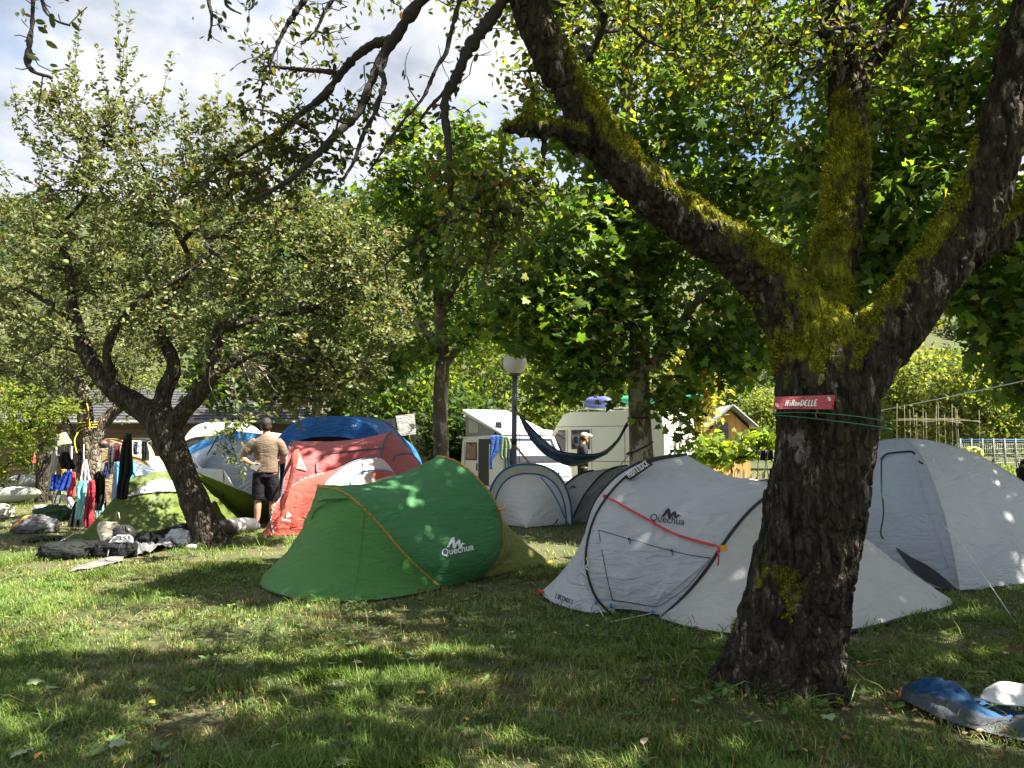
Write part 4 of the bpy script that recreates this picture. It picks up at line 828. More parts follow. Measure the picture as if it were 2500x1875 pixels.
def fresh_tent():
    GL, GR = G(1322, 1446), G(2326, 1466); U = unit((GR - GL) * [1, 1, 0]); O = GL
    T = Tent('white_tent', 'pale grey pop-up tent with black hoops and a red strap, half behind the old tree', (GL + GR) / 2)
    A = hoop(O, U, [(1490, 1499), (1454, 1456), (1434, 1400), (1430, 1355), (1437, 1308), (1452, 1262), (1476, 1221), (1513, 1177), (1551, 1147), (1600, 1124), (1676, 1110)], 80, .62)
    Bh = hoop(O, U, [(1613, 1510), (1676, 1450), (1723, 1393), (1764, 1331), (1801, 1281), (1838, 1240), (1880, 1207), (1930, 1183), (1985, 1172)], 80, .75)
    eL = ground_edge(O, U, [(1490, 1500), (1440, 1497), (1394, 1488), (1345, 1470), (1322, 1446)], 80)
    eR = ground_edge(O, U, [(1613, 1512), (1680, 1532), (1770, 1547), (1900, 1552), (2077, 1540), (2200, 1510), (2326, 1466)], 80)
    t = np.linspace(0, 1, 60)[:, None, None]; body = A[None] * (1 - t) + Bh[None] * t; s = np.linspace(0, 1, 80); Nn = np.array([-U[1], U[0], 0.])
    topw = np.exp(-((s - .5) / .2) ** 2); q = 4 * t * (1 - t)
    body = body + q * topw[None, :, None] * np.array([0, 0, -.12]) - q * (np.exp(-((s - .16) / .14) ** 2) - np.exp(-((s - .84) / .14) ** 2))[None, :, None] * Nn * .06
    T.panel(wrinkle(body, .016, 5, 13, (.7, 2.0)), W_GREY, 'body_panel')
    T.panel(loft(A, eL, 26, .06, amp=.01, sc=5, seed=15), W_GREY, 'end_panel')
    T.panel(loft(Bh, eR, 44, .10, amp=.013, sc=7, seed=18, st=(1, 1.2)), W_WARM, 'end_panel')
    T.rod(A, .017, BLACK, flat=.6); T.rod(Bh, .014, BLACK)
    T.rod(eL[:42] - [0, 0, .002], .010, BLACK, 'groundsheet_edge'); T.rod(eR[:50] - [0, 0, .002], .012, BLACK, 'groundsheet_edge')
    bv = T.bvh(); R_ = T.root
    # door panel: raised leaf of cloth with hem, dark strip on the fabric below as the gap's shade
    dp = [(1460, 1295), (1735, 1363)], [(1492, 1468), (1597, 1478)]
    top = catmull(np.array([(1460, 1293), (1540, 1318), (1640, 1345), (1736, 1363)], float), 30); botm = catmull(np.array([(1492, 1464), (1540, 1470), (1580, 1476), (1606, 1470)], float), 30)
    midL = [hit(bv, *(top[k] * (1 - f) + botm[k] * f), .014) for f in np.linspace(0, 1, 16) for k in range(30)]
    if all(v is not None for v in midL):
        g = np.array(midL).reshape(16, 30, 3); mbd = MB(); mbd.grid(wrinkle(g, .014, 5, 33)); dr = mbd.build('door', W_GREY, R_)
        for pl in ([(1461, 1294), (1640, 1345), (1735, 1363)], [(1461, 1294), (1478, 1390), (1495, 1465)], [(1735, 1363), (1680, 1430), (1625, 1470), (1598, 1481), (1540, 1472), (1495, 1466)]): seam(bv, pl, .0028, DKGREY, dr, 'zip', off=.022)
        for x, y in ((1534, 1320), (1638, 1348)): seam(bv, [(x, y), (x + 2, y - 8), (x + 5, y), (x + 3, y + 8)], .004, DKGREY, dr, 'door_toggle', 10, off=.026)
    strip(bv, [(1498, 1486), (1560, 1490), (1612, 1502)], [(1510, 1500), (1555, 1506), (1608, 1508)], INNER, R_, 'gap_shade_strip', .012)
    decal(bv, [[(a, b) for a, b in mountain(1614, 1238, 50, 24, 8)]], BLACK_PR, R_, 'logo', .01); text(bv, 'Quechua', (1585, 1270), (85, 12), (3, -17), BLACK_PR, R_, .0, off=.010)
    # name band along the hoop
    yb = min(hit(bv, 1545, 1166)[1], hit(bv, 1588, 1140)[1]) - .03
    text(bv, 'FRESH & BLACK', (1536, 1167), (50, -33), (-10, -12), WHITE_PR, R_, .03, name='band_lettering', fn=lambda a, b: P(a, b, yb - .012))
    MB().add(np.array([P(a, b, yb + q) for q in (0, .03) for a, b in ((1526, 1166), (1540, 1172), (1594, 1134), (1583, 1121))]), [(0, 1, 2, 3), (4, 7, 6, 5), (0, 4, 5, 1), (1, 5, 6, 2), (2, 6, 7, 3), (3, 7, 4, 0)]).build('name_band', BLACK, R_, False)
    text(bv, '2 SECONDS 3', (1354, 1459), (42, 16), (3, -11), BLACK_PR, R_, .02, off=.010)
    # red strap with buckles
    RS = M('red_strap', (.62, .035, .045), .6); st_ = [hit(bv, a, b, .03) for a, b in catmull(np.array([(1475, 1208), (1500, 1223), (1570, 1262), (1640, 1300), (1700, 1320), (1750, 1333)], float), 40)]; st_ = np.array([v for v in st_ if v is not None])
    stp = MB().tube(st_, .011, 6, flat=.35).build('strap', RS, R_)
    MB().tube(np.array([P(1752, 1332, 5.9), P(1755, 1355, 5.88), P(1753, 1381, 5.87)]), .016, 6, flat=.35).build('strap_end', RS, stp)
    MB().box(hit(bv, 1480, 1212, .03), (.06, .03, .035)).build('buckle', RS, stp, False); MB().box(P(1766, 1338, 5.9), (.055, .03, .04)).build('buckle', MATS['orange_plastic'], stp, False)
    MB().tube(np.array([G(1316, 1442, .03), G(1326, 1447, .03)]), .018, 6).build('peg_loop', RS, R_)
    gl = G(1482, 1520, .01)
    for a, b in (((1456, 1475), (1482, 1520)), ((1593, 1497), (1482, 1520))): MB().tube(np.array([hit(bv, *a, .02), gl]), .0035, 5).build('guy_line', CORD, R_)
    for x, y in ((1455, 1472), (1491, 1480), (1593, 1496)): MB().tube(np.array([hit(bv, x, y - 6, .02), hit(bv, x + 1, y + 4, .025)]), .010, 6).build('blue_toggle', M('blue_plastic', (.02, .12, .5), .5), R_)
    seam(bv, [(1432, 1362), (1436, 1375), (1430, 1385), (1437, 1392)], .006, CORD, R_, 'tie_cord', 12, off=.02)
fresh_tent()

def dome(name, label, C, peak, mats, amp=.012, sc=5, seed=1, fl=.62, m_=26, rod=.009, rmat=None):
    """dome tent: four corners, two crossing bent poles"""
    C = [np.asarray(c, float) for c in C]; peak = np.asarray(peak, float); T = Tent(name, label, (peak[0], peak[1], 0))
    def arm(c):
        t = np.linspace(0, 1, m_); q = c + (peak - c) * (1 - (1 - t)[:, None]); q = c[None] + (peak - c)[None] * t[:, None]
        q[:, 2] = c[2] + (peak[2] - c[2]) * np.sin(t * PI / 2) ** fl; return q
    arms = [arm(c) for c in C]
    for k in range(4):
        a, b = arms[k], arms[(k + 1) % 4]; s = np.linspace(0, 1, 26)[:, None, None]; A = a[None] * (1 - s) + b[None] * s
        o = unit((a + b) / 2 - (C[0] + C[2]) / 2 * [1, 1, 0]); A = A + 4 * s * (1 - s) * (np.sin(np.linspace(0, 1, m_) * PI) ** .7)[None, :, None] * unit(((C[k] + C[(k + 1) % 4]) / 2 - peak) * [1, 1, 0]) * -.05
        A = wrinkle(A, amp, sc, seed + k); A[..., 2] = np.maximum(A[..., 2], .003); T.panel(A, mats[k % len(mats)], 'fly_panel')
        if rmat: T.rod(np.array([C[k], C[(k + 1) % 4]]) + [0, 0, .006], .012, rmat, 'hem')
    for k in range(4): T.rod(arms[k], rod, mats[k % len(mats)], 'pole_sleeve')
    return T, arms
C0 = G(2342, 1446); pk = P(2205, 1072, 8.4)
T, arms = dome('grey_dome_tent', 'light grey dome tent with a loose door flap, right of the old tree', [C0, np.array([6.05, 7.95, 0]), np.array([4.7, 10.0, 0]), np.array([2.75, 8.5, 0])], pk, [W_GREY, W_GREY, W_GREY, BLUEG], .014, 5, 23, .62, rmat=BLACK)
bv = T.bvh()
seam(bv, [(2150, 1122), (2165, 1108), (2200, 1103), (2225, 1102), (2232, 1107)], .010, M('navy_hem', (.01, .014, .03), .6), T.root, 'door_hood_edge', 30, off=.03)
strip(bv, [(2188, 1336), (2225, 1360), (2262, 1379), (2300, 1406), (2340, 1442)], [(2188, 1340), (2215, 1378), (2245, 1408), (2290, 1432), (2340, 1444)], M('charcoal_mudflap', (.03, .034, .042), .7), T.root, 'mud_flap', .012)
seam(bv, [(2219, 1078), (2242, 1163), (2262, 1228), (2285, 1300), (2342, 1444)], .005, W_WARM, T.root, 'zip_flap', off=.006)
g1 = hit(bv, 2293, 1268, .01); MB().tube(np.array([g1, P(2360, 1345, 6.75), G(2466, 1500, .01)]), .004, 5).build('guy_line', CORD, T.root)
MB().tube(np.array([hit(bv, 2243, 1126, .01), hit(bv, 2252, 1132, .01)]), .012, 6, flat=.5).build('stuck_leaf', TWIG, T.root)
MB().tube(catmull(np.array([P(2152, 1118, 6.9), P(2152, 1180, 6.8), P(2157, 1250, 6.6), P(2150, 1300, 6.5), P(2156, 1315, 6.5)]), 24), .007, 6).build('green_cord', M('dark_green_cord', (.01, .05, .04), .6), T.root)

def tunnel(T, sections, mats, amp=.012, sc=5, seed=1, n=20, names='fly_panel'):
    for k in range(len(sections) - 1):
        T.panel(loft(sections[k], sections[k + 1], n, -.0 if k else 0, amp=amp, sc=sc, seed=seed + k), mats[k], names)
def arch(c, half, h, d, n=40, p=.75, lean=0.0, ld=None):
    """half-round arch: centre c, half width vector direction d, height"""
    a = np.linspace(0, PI, n); d = np.asarray(d, float); ld = np.array([0, 0, 0]) if ld is None else np.asarray(ld, float)
    x = -np.sign(np.cos(a)) * np.abs(np.cos(a)) ** p; z = np.sin(a) ** p
    return np.asarray(c)[None] + half * x[:, None] * d + np.array([0, 0, h]) * z[:, None] + lean * z[:, None] * ld

# small red pop-up tent
def edge_w(O, Nn, pts, n=60):
    near = np.array(pts); far = near[::-1][1:].copy(); d = (far - O) @ Nn; return catmull(np.vstack([near, far - 2 * d[:, None] * Nn]), n)
def red_small():
    f = G(668, 1309); U = unit(np.array([.975, .22, 0])); Nn = np.array([-U[1], U[0], 0]); O = f + Nn * .65; fB = O + U * .72 - Nn * .65
    T = Tent('small_red_tent', 'small coral red pop-up tent with a pale pink door, just behind the green tent', O + U * .6)
    A = hoop(O, U, [(668, 1308), (661, 1270), (668, 1240), (685, 1217), (715, 1186), (752, 1166), (790, 1156)], 60, .7)
    Bh = hoop(O, U, [(770, 1310), (772, 1240), (790, 1185), (817, 1156), (858, 1129), (905, 1118), (925, 1117)], 60, .7, foot=fB)
    eL = edge_w(O, Nn, [f, f - U * .15 + Nn * .1, O - U * .22]); eR = edge_w(O, Nn, [fB, fB + U * .5 + Nn * .05, O + U * 1.5 - Nn * .35, O + U * 1.9])
    t = np.linspace(0, 1, 34)[:, None, None]; body = A[None] * (1 - t) + Bh[None] * t; s = np.linspace(0, 1, 60)
    body = body + 4 * t * (1 - t) * np.exp(-((s - .5) / .2) ** 2)[None, :, None] * np.array([0, 0, -.05])
    T.panel(wrinkle(body, .012, 5, 43, (.7, 2)), RED_T, 'body_panel'); T.panel(loft(A, eL, 16, .03, seed=44), RED_T, 'end_panel'); T.panel(loft(Bh, eR, 30, -.22, seed=45), PINKW, 'end_panel')
    CHK = M('checked_piping', (.05, .05, .055), .7, None, (40, .9), var2=(70, .5, (.5, .5, .5))); T.rod(A, .016, CHK); T.rod(Bh, .015, M('slate_piping', (.10, .12, .15), .7))
    bv = T.bvh(); decal(bv, [[(a, b) for a, b in mountain(698, 1248, 14, 17, -1)]], WHITE_PR, T.root, 'logo', .02); text(bv, 'Quechua', (686, 1270), (24, 3), (0, -7), WHITE_PR, T.root, .01, off=.02)
    seam(bv, [(855, 1182), (862, 1166), (880, 1152), (910, 1146), (945, 1148), (968, 1156)], .022, M('light_blue_trim', (.12, .30, .62), .6), T.root, 'door_trim', off=.01, flat=.5)
    strip(bv, [(905, 1150), (930, 1149), (955, 1154), (966, 1160)], [(918, 1172), (930, 1168), (950, 1162), (966, 1161)], RED_T, T.root, 'door_panel', .012)
    MB().tube(np.array([P(708, 1290, 10.0), P(728, 1284, 9.9)]), .014, 6).build('peg_strap', MATS['red_strap'], T.root)
red_small()
def red_big():
    f = G(672, 1290); U = unit(np.array([.985, .17, 0])); Nn = np.array([-U[1], U[0], 0]); c = f + Nn * 1.0; fB = c + U * 1.95 - Nn * 1.0
    T = Tent('large_red_tent', 'large faded red tunnel tent with grey piped windows behind the small red one', c + U)
    A = hoop(c, U, [(672, 1290), (690, 1190), (700, 1120), (706, 1090), (716, 1075)], 60, .75)
    Bh = hoop(c, U, [(930, 1262), (925, 1160), (932, 1100), (944, 1065), (958, 1052)], 60, .75, foot=fB)
    e0 = edge_w(c, Nn, [f, f - U * .1 + Nn * .3, c - U * .12]); e1 = edge_w(c, Nn, [fB, fB + U * .6 + Nn * .1, c + U * 2.75 - Nn * .4, c + U * 3.0])
    t = np.linspace(0, 1, 44)[:, None, None]; body = A[None] * (1 - t) + Bh[None] * t; s = np.linspace(0, 1, 60)
    body = body + 4 * t * (1 - t) * np.exp(-((s - .5) / .25) ** 2)[None, :, None] * np.array([0, 0, -.09])
    T.panel(wrinkle(body, .012, 5, 53, (.8, 1.6)), PINK_T, 'body_panel'); T.panel(loft(A, e0, 16, .02, seed=54), RED_T, 'end_panel'); T.panel(loft(Bh, e1, 30, -.10, seed=55), PINK_T, 'end_panel')
    SL = MATS['slate_piping']; T.rod(A, .017, SL); T.rod(Bh, .017, SL)
    bv = T.bvh(); seam(bv, [(774, 1155), (773, 1132), (782, 1118), (798, 1108), (850, 1102), (938, 1093)], .016, SL, T.root, 'window_piping', off=.01)
    seam(bv, [(960, 1124), (968, 1112), (985, 1107), (1010, 1108), (1030, 1114), (1040, 1120)], .016, SL, T.root, 'window_piping', off=.01)
    strip(bv, [(728, 1102), (731, 1104)], [(716, 1142), (750, 1150)], GREY_T, T.root, 'vent_window', .015)
    fl = np.array([[hit(bv, 716, 1076, .02), P(702, 1180, 11.7), P(655, 1292, 11.6)], [hit(bv, 732, 1088, .02), P(722, 1150, 11.6), P(676, 1294, 11.35)]]); 
    g = np.stack([catmull(fl[0], 24), catmull(fl.mean(0) + [0, -.06, 0], 24), catmull(fl[1], 24)]); T.panel(g, RED_T, 'door_flap')
red_big()
def blue_tent():
    c = P(828, 1080, 15.3); c[2] = 0; T = Tent('blue_tent', 'big royal blue family tent with a dark open porch behind the red tents', c)
    d = unit(np.array([1, -.05, 0])); bk = np.array([.1, 1, 0])
    S0 = arch(c + [0, -.8, 0], 1.27, 1.86, d, 50, .72); S1 = arch(c + bk * .9, 1.32, 1.93, d, 50, .72); S2 = arch(c + bk * 2.6, 1.2, 1.6, d, 50, .72); S3 = arch(c + bk * 3.3, 1.0, .05, d, 50, .72)
    for k, (a, b) in enumerate(((S0, S1), (S1, S2), (S2, S3))): T.panel(loft(a, b, 18, .02, seed=60 + k), BLUE_T, 'fly_panel')
    T.rod(S0, .018, BLUE_T); T.rod(S1, .014, M('navy_piping', (.01, .04, .16), .7))
    # front awning lip and recessed wall coloured dark for the porch shade, with pale windows
    lip = S0 + np.array([0, -.02, 0]); low = c[None] + (lip - c[None]) * np.array([.93, 1, .80]); lp = loft(lip[8:42], low[8:42], 8, 0, seed=66); T.panel(lp, BLUE_T, 'porch_lip')
    W0 = arch(c + [0, -.35, 0], 1.2, 1.75, d, 40, .72); ctr = np.repeat((c + [0, -.35, .0])[None], 40, 0); T.panel(loft(W0, ctr, 10, 0, seed=67), DKGREY, 'front_wall')
    for x0, x1 in ((-.95, -.5), (-.42, .45), (.55, .9)):
        MB().box(c + [(x0 + x1) / 2, -.40, 1.15], (x1 - x0, .02, .42)).build('window', INNER, T.root, False)
    decal(T.bvh(), [[(a, b) for a, b in mountain(857, 1036, 16, 6, 0)]], WHITE_PR, T.root, 'logo', .02)
    for x in (-.95, -.46, .5): T.rod(np.array([c + [x, -.79, 0], c + [x, -.79, 1.40]]), .012, M('pale_pole', (.5, .5, .5), .4), 'pole', 6)
blue_tent()

def shelter():
    c = P(548, 1080, 18.3); c[2] = 0; T = Tent('blue_white_shelter', 'blue and grey cabin tent with mesh front behind the standing man', c)
    tl, tr = P(545, 1049, 17.6), P(640, 1060, 18.2); bl, br_ = G(505, 1215), G(640, 1222); ol = P(454, 1097, 17.4); og = P(505, 1152, 17.0)
    back = np.array([.2, 1.8, 0])
    def quad(a, b, c_, d_, mat, nm, seed, amp=.012):
        t = np.linspace(0, 1, 16)[:, None, None]; u = np.linspace(0, 1, 16)[None, :, None]
        g = (a * (1 - u) + b * u) * (1 - t) + (d_ * (1 - u) + c_ * u) * t; T.panel(wrinkle(g, amp, 4, seed), mat, nm)
    bl2, br2 = np.array([bl[0], 17.6, 0]), np.array([tr[0] + .1, 18.2, 0]); off = np.array([0, -.02, 0])
    quad(tl, tr, br2, bl2, MESH_T, 'mesh_front', 71); quad(tl + off * 2, tr + off * 2, tr + off * 2 - [0, 0, .17], tl + off * 2 - [0, 0, .17], BLUE_T if 0 else SKY_T, 'top_band', 72, .004)
    quad(bl2 + off + [0, 0, .13], br2 + off + [0, 0, .13], br2 + off * 2, bl2 + off * 2, SKY_T, 'bottom_band', 73, .004)
    d2 = np.array([0, 0, -.22]); mid = (tl + ol) / 2 + [0, 0, .04]
    quad(ol, tl, tl + d2, ol + d2 * .75, SKY_T, 'awning_band', 74, .008); quad(ol + d2 * .75, tl + d2, bl2 + [0, 0, .02], og, GREY_T if 0 else WHITE_T, 'awning_wall', 75, .02)
    quad(ol + [0, .1, 0], ol + back * .5, np.array([og[0] + .15, 18.3, 0]), np.array([og[0] - .05, 17.2, .35]), SKY_T, 'side_wall', 76)
    quad(tl, tr, tr + back, tl + back, WHITE_T, 'roof_panel', 77); quad(tr, tr + back, np.array([tr[0] + .3, 20, 0]), br2, GREY_T, 'side_wall', 78)
    quad(tl + back, tr + back, np.array([tr[0] + .3, 20.1, 0]), np.array([bl[0] + .2, 19.6, 0]), GREY_T, 'back_wall', 79)
    T.rod(np.array([tl + off * 4, bl2 + off * 4]), .014, BLACK, 'pole'); T.rod(np.array([tl + off * 4, P(560, 1115, 17.3)]), .012, SKY_T, 'tie_strap')
    for a in ((585, 1200), (575, 1190)): T.rod(np.array([P(625, 1165 + a[1] - 1190, 17.3), P(a[0] - 15, a[1] + 15, 17.0)]), .008, CORD, 'guy_line', 5)
shelter()
c = P(548, 1080, 21); c[2] = 0
T = Tent('white_canopy', 'white domed canopy roof standing behind the blue and grey cabin tent', c)
for k, (a, b) in enumerate(((0, 1), (1, 2), (2, 3))):
    S = [arch(c + [0, -.9 + q, .0], hw, hh, (1, 0, 0), 44, .62) for q, hw, hh in ((0, 1.08, 1.55), (.5, 1.12, 1.93), (1.4, 1.12, 1.93), (2.0, 1.05, 1.5))]
    T.panel(loft(S[a], S[b], 12, 0, seed=80 + k), WHITE_T, 'roof_panel')
T.panel(loft(S[0], np.repeat((c + [0, -.9, 0])[None], 44, 0), 8, 0, seed=84), DKGREY, 'front_wall')
T.rod(S[0], .02, WHITE_T)

def olive_tent():
    c = G(400, 1290); c[1] = 12.1; T = Tent('olive_tent', 'olive green tent with a grey sunlit band behind the leaning apple trunk', c)
    pl, pm, pr = P(322, 1165, 11.6), P(405, 1150, 11.9), P(474, 1151, 12.2)
    ridge = catmull(np.array([pl, pm, pr]), 40); ridge[:, 2] += .01 * np.sin(np.linspace(0, 20, 40))
    f0 = catmull(np.array([G(188, 1322), G(300, 1318), G(420, 1310), G(540, 1292), G(615, 1272)]), 40)
    bkk = catmull(np.array([[-5.2, 12.9, 0], [-4.9, 13.4, 0], [-4.2, 13.9, 0], [-3.6, 13.8, 0]]), 40)
    fr = loft(ridge, f0, 30, .10, amp=.02, sc=6, seed=91, st=(1, 1.5)); T.panel(fr[:12], OLIVE_T, 'fly_panel'); T.panel(fr[11:], OLIVE_T, 'fly_panel')
    T.panel(loft(ridge, bkk, 22, .06, seed=92), OLIVE_T, 'fly_panel')
    eL = np.array([f0[0], (f0[0] + bkk[0]) / 2, bkk[0]]); T.panel(loft(np.repeat(pl[None], 20, 0), catmull(eL, 20), 14, .02, seed=93), OLIVE_T, 'end_panel'); eR = np.array([f0[-1], (f0[-1] + bkk[-1]) / 2, bkk[-1]]); T.panel(loft(np.repeat(pr[None], 20, 0), catmull(eR, 20), 14, .02, seed=94), OLIVE_T, 'end_panel')
    bv = T.bvh(); strip(bv, [(316, 1205), (345, 1186), (372, 1173), (395, 1168), (415, 1172), (432, 1180)], [(316, 1208), (345, 1205), (372, 1201), (395, 1199), (415, 1198), (432, 1198)], GREY_T, T.root, 'grey_band', .03)
    seam(bv, [(312, 1211), (350, 1204), (395, 1199), (440, 1199)], .012, WHITE_T, T.root, 'hem', off=.03)
    T.rod(np.array([P(380, 1198, 11.0), P(366, 1250, 10.6)]), .007, CORD, 'guy_line', 5); T.rod(np.array([P(205, 1290, 10.8), G(105, 1345)]), .007, CORD, 'guy_line', 5)
olive_tent()
def white_back():
    c = np.array([-6.0, 15.0, 0]); T = Tent('white_tent', 'white sunlit tent mostly hidden behind the olive tent', c)
    ridge = catmull(np.array([P(332, 1130, 14), P(385, 1140, 13.6), P(470, 1142, 13.4), P(545, 1146, 13.2)]), 40)
    f0 = catmull(np.array([G(330, 1275), G(420, 1280), G(520, 1280), G(618, 1268)]), 40); b0 = ridge * [1, 1, 0] + [0, 1.3, 0]
    T.panel(loft(ridge, f0, 24, .08, seed=101), WHITE_T, 'fly_panel'); T.panel(loft(ridge, b0, 16, .03, seed=102), WHITE_T, 'fly_panel')
    T.rod(catmull(np.array([ridge[-1], P(548, 1190, 12.9), P(545, 1215, 12.7)]), 16), .012, SL if 0 else BLACK, 'pole')
    T.panel(loft(np.repeat(ridge[-1][None], 20, 0), catmull(np.array([f0[-1], (f0[-1] + b0[-1]) / 2, b0[-1]]), 20), 12, 0, seed=103), WHITE_T, 'end_panel')
white_back()
c = P(275, 1080, 15); c[2] = 0
T, _ = dome('light_blue_tent', 'light blue tent with a coral stripe behind the hanging laundry', [G(235, 1300) + [0, .6, 0], c + [.75, -.6, 0], c + [.9, 1.1, 0], c + [-.6, 1.2, 0]], P(285, 1125, 15), [SKY_T], seed=110)
seam(T.bvh(), [(280, 1150), (276, 1175), (265, 1195), (258, 1215)], .02, M('coral_trim', (.7, .14, .10), .6), T.root, 'stripe', off=.01)
for lab, px, Y, hw, hh, mt in (('tan arched tent with an orange edge behind the laundry line', 312, 19.5, .62, 1.46, TAN_T), ('beige tent under the row of drying clothes', 348, 17.5, .75, 1.08, TAN_T)):
    c = P(px, 1080, Y); c[2] = 0; T = Tent('tan_tent', lab, c)
    S = [arch(c + [0, q, 0], a, h, (1, 0, 0), 36, .7) for q, a, h in ((-.8, hw, hh), (.4, hw, hh * .98), (1.2, hw * .8, .1))]
    T.panel(loft(S[0], S[1], 12, .02, seed=120), mt, 'fly_panel'); T.panel(loft(S[1], S[2], 12, .02, seed=121), mt, 'end_panel'); T.panel(loft(S[0], np.repeat((c + [0, -.85, 0])[None], 36, 0), 10, 0, seed=122), mt, 'end_panel'); T.rod(S[0], .016, ORANGE_TRIM)
c = P(163, 1080, 20.5); c[2] = 0; T = Tent('green_awning', 'grey-green awning stretched behind the roped apple tree', c)
T.panel(loft(catmull(np.array([P(138, 1090, 19.5), P(152, 1085, 19.5), P(176, 1082, 19.5)]), 20), catmull(np.array([P(140, 1062, 21), P(158, 1055, 21), P(176, 1066, 21)]), 20), 14, -.05, seed=130), cloth('grey_green_fabric', (.24, .28, .16), .15), 'roof_panel')
for x in (138, 176): T.rod(np.array([P(x, 1090, 19.5), P(x, 1090, 19.5) * [1, 1, 0]]), .015, MATS['pale_pole'], 'pole')

# white tents near the hammock
def arch_tent(label, c, half, h, depth, ang, mat, trim, rim, seed, inner=None, open_=False):
    c = np.asarray(c, float); d = np.array([math.cos(ang), math.sin(ang), 0]); bk = np.array([-math.sin(ang), math.cos(ang), 0])
    T = Tent('white_tent', label, c)
    S0 = arch(c, half, h, d, 50, .8, -.25, bk); S1 = arch(c + bk * depth * .45, half * .95, h * .95, d, 50, .8); S2 = arch(c + bk * depth, half * .55, .03, d, 50, .8)
    band = c[None] + (S0 - c[None]) * np.array([.86, .86, .84]) + bk * .10
    T.panel(loft(S0, S1, 20, .03, seed=seed), mat, 'fly_panel'); T.panel(loft(S1, S2, 16, .02, seed=seed + 1), mat, 'end_panel'); T.panel(loft(S0, band, 8, 0, amp=.004, seed=seed + 2), mat, 'rim_panel')
    fl = np.repeat((c - bk * (.55 if not open_ else .02))[None], 50, 0); wall = loft(band, fl, 22, .03, seed=seed + 3); T.panel(wall, inner or mat, 'front_wall')
    T.rod(S0, .017, trim); T.rod(band, .017, rim, 'door_rim'); return T
c = P(1292, 1080, 12.9); c[2] = 0
T = arch_tent('white pop-up tent with blue piping beside the lamp post', c + np.array([0, 0, 0]), .72, 1.02, 1.9, -.12, WHITE_T, BLUE_TRIM, BLUE_TRIM, 140, WHITE_T)
bv = T.bvh(); seam(bv, [(1320, 1165), (1345, 1195), (1362, 1225), (1380, 1265), (1392, 1285)], .012, M('blue_zip', (.02, .16, .42), .5), T.root, 'zip', off=.01); seam(bv, [(1200, 1288), (1260, 1291), (1310, 1290), (1350, 1282), (1362, 1268)], .010, BLACK, T.root, 'hem', off=.01)
c = P(1440, 1080, 12.4); c[2] = 0
def grey_pop():
    GL, GR = G(1335, 1285), G(1660, 1285); U = unit((GR - GL) * [1, 1, 0]); O = GL + np.array([0, .55, 0])
    T = Tent('grey_pop_up_tent', 'grey pop-up tent with a half open dark doorway left of the pale strapped tent', (GL + GR) / 2)
    A = hoop(O, U, [(1362, 1262), (1357, 1235), (1368, 1200), (1390, 1174), (1420, 1155), (1452, 1148)], 56, .7, foot=G(1362, 1276)); Bh = hoop(O, U, [(1400, 1268), (1420, 1220), (1440, 1190), (1470, 1158), (1500, 1142), (1535, 1136)], 56, .7, foot=G(1392, 1278)); Ch = hoop(O, U, [(1600, 1280), (1610, 1220), (1600, 1180), (1580, 1160), (1560, 1150)], 56, .7)
    T.panel(loft(A, Bh, 20, .01, seed=151), W_GREY, 'body_panel'); e0 = ground_edge(O, U, [(1362, 1277), (1350, 1275), (1345, 1268)], 56); T.panel(loft(A, e0, 14, .02, seed=152), W_GREY, 'end_panel')
    bb = loft(Bh, Ch, 26, .02, seed=153); T.panel(bb[:, 24:], W_GREY, 'body_panel'); T.panel(bb[8:, :25] + [0, .05, 0], BLUEG, 'door_flap'); ins = bb[:, :25].copy(); ins[:, :, 1] += .22; T.panel(ins, GREY_T, 'interior')
    T.rod(A, .015, BLACK); T.rod(Bh, .015, BLACK); bv = T.bvh(); decal(bv, [[(a, b) for a, b in mountain(1393, 1184, 14, 7, 0)]], BLACK_PR, T.root, 'logo', .01); text(bv, 'Quechua', (1386, 1194), (20, -2), (0, -5), BLACK_PR, T.root, 0, off=.01)
grey_pop()
c = P(1862, 1080, 12.8); c[2] = 0
arch_tent('small dark edged pale tent peeking out left of the old trunk', c, .50, .78, 1.3, .1, W_WARM, DKGREY, BLACK, 160, GREY_T)
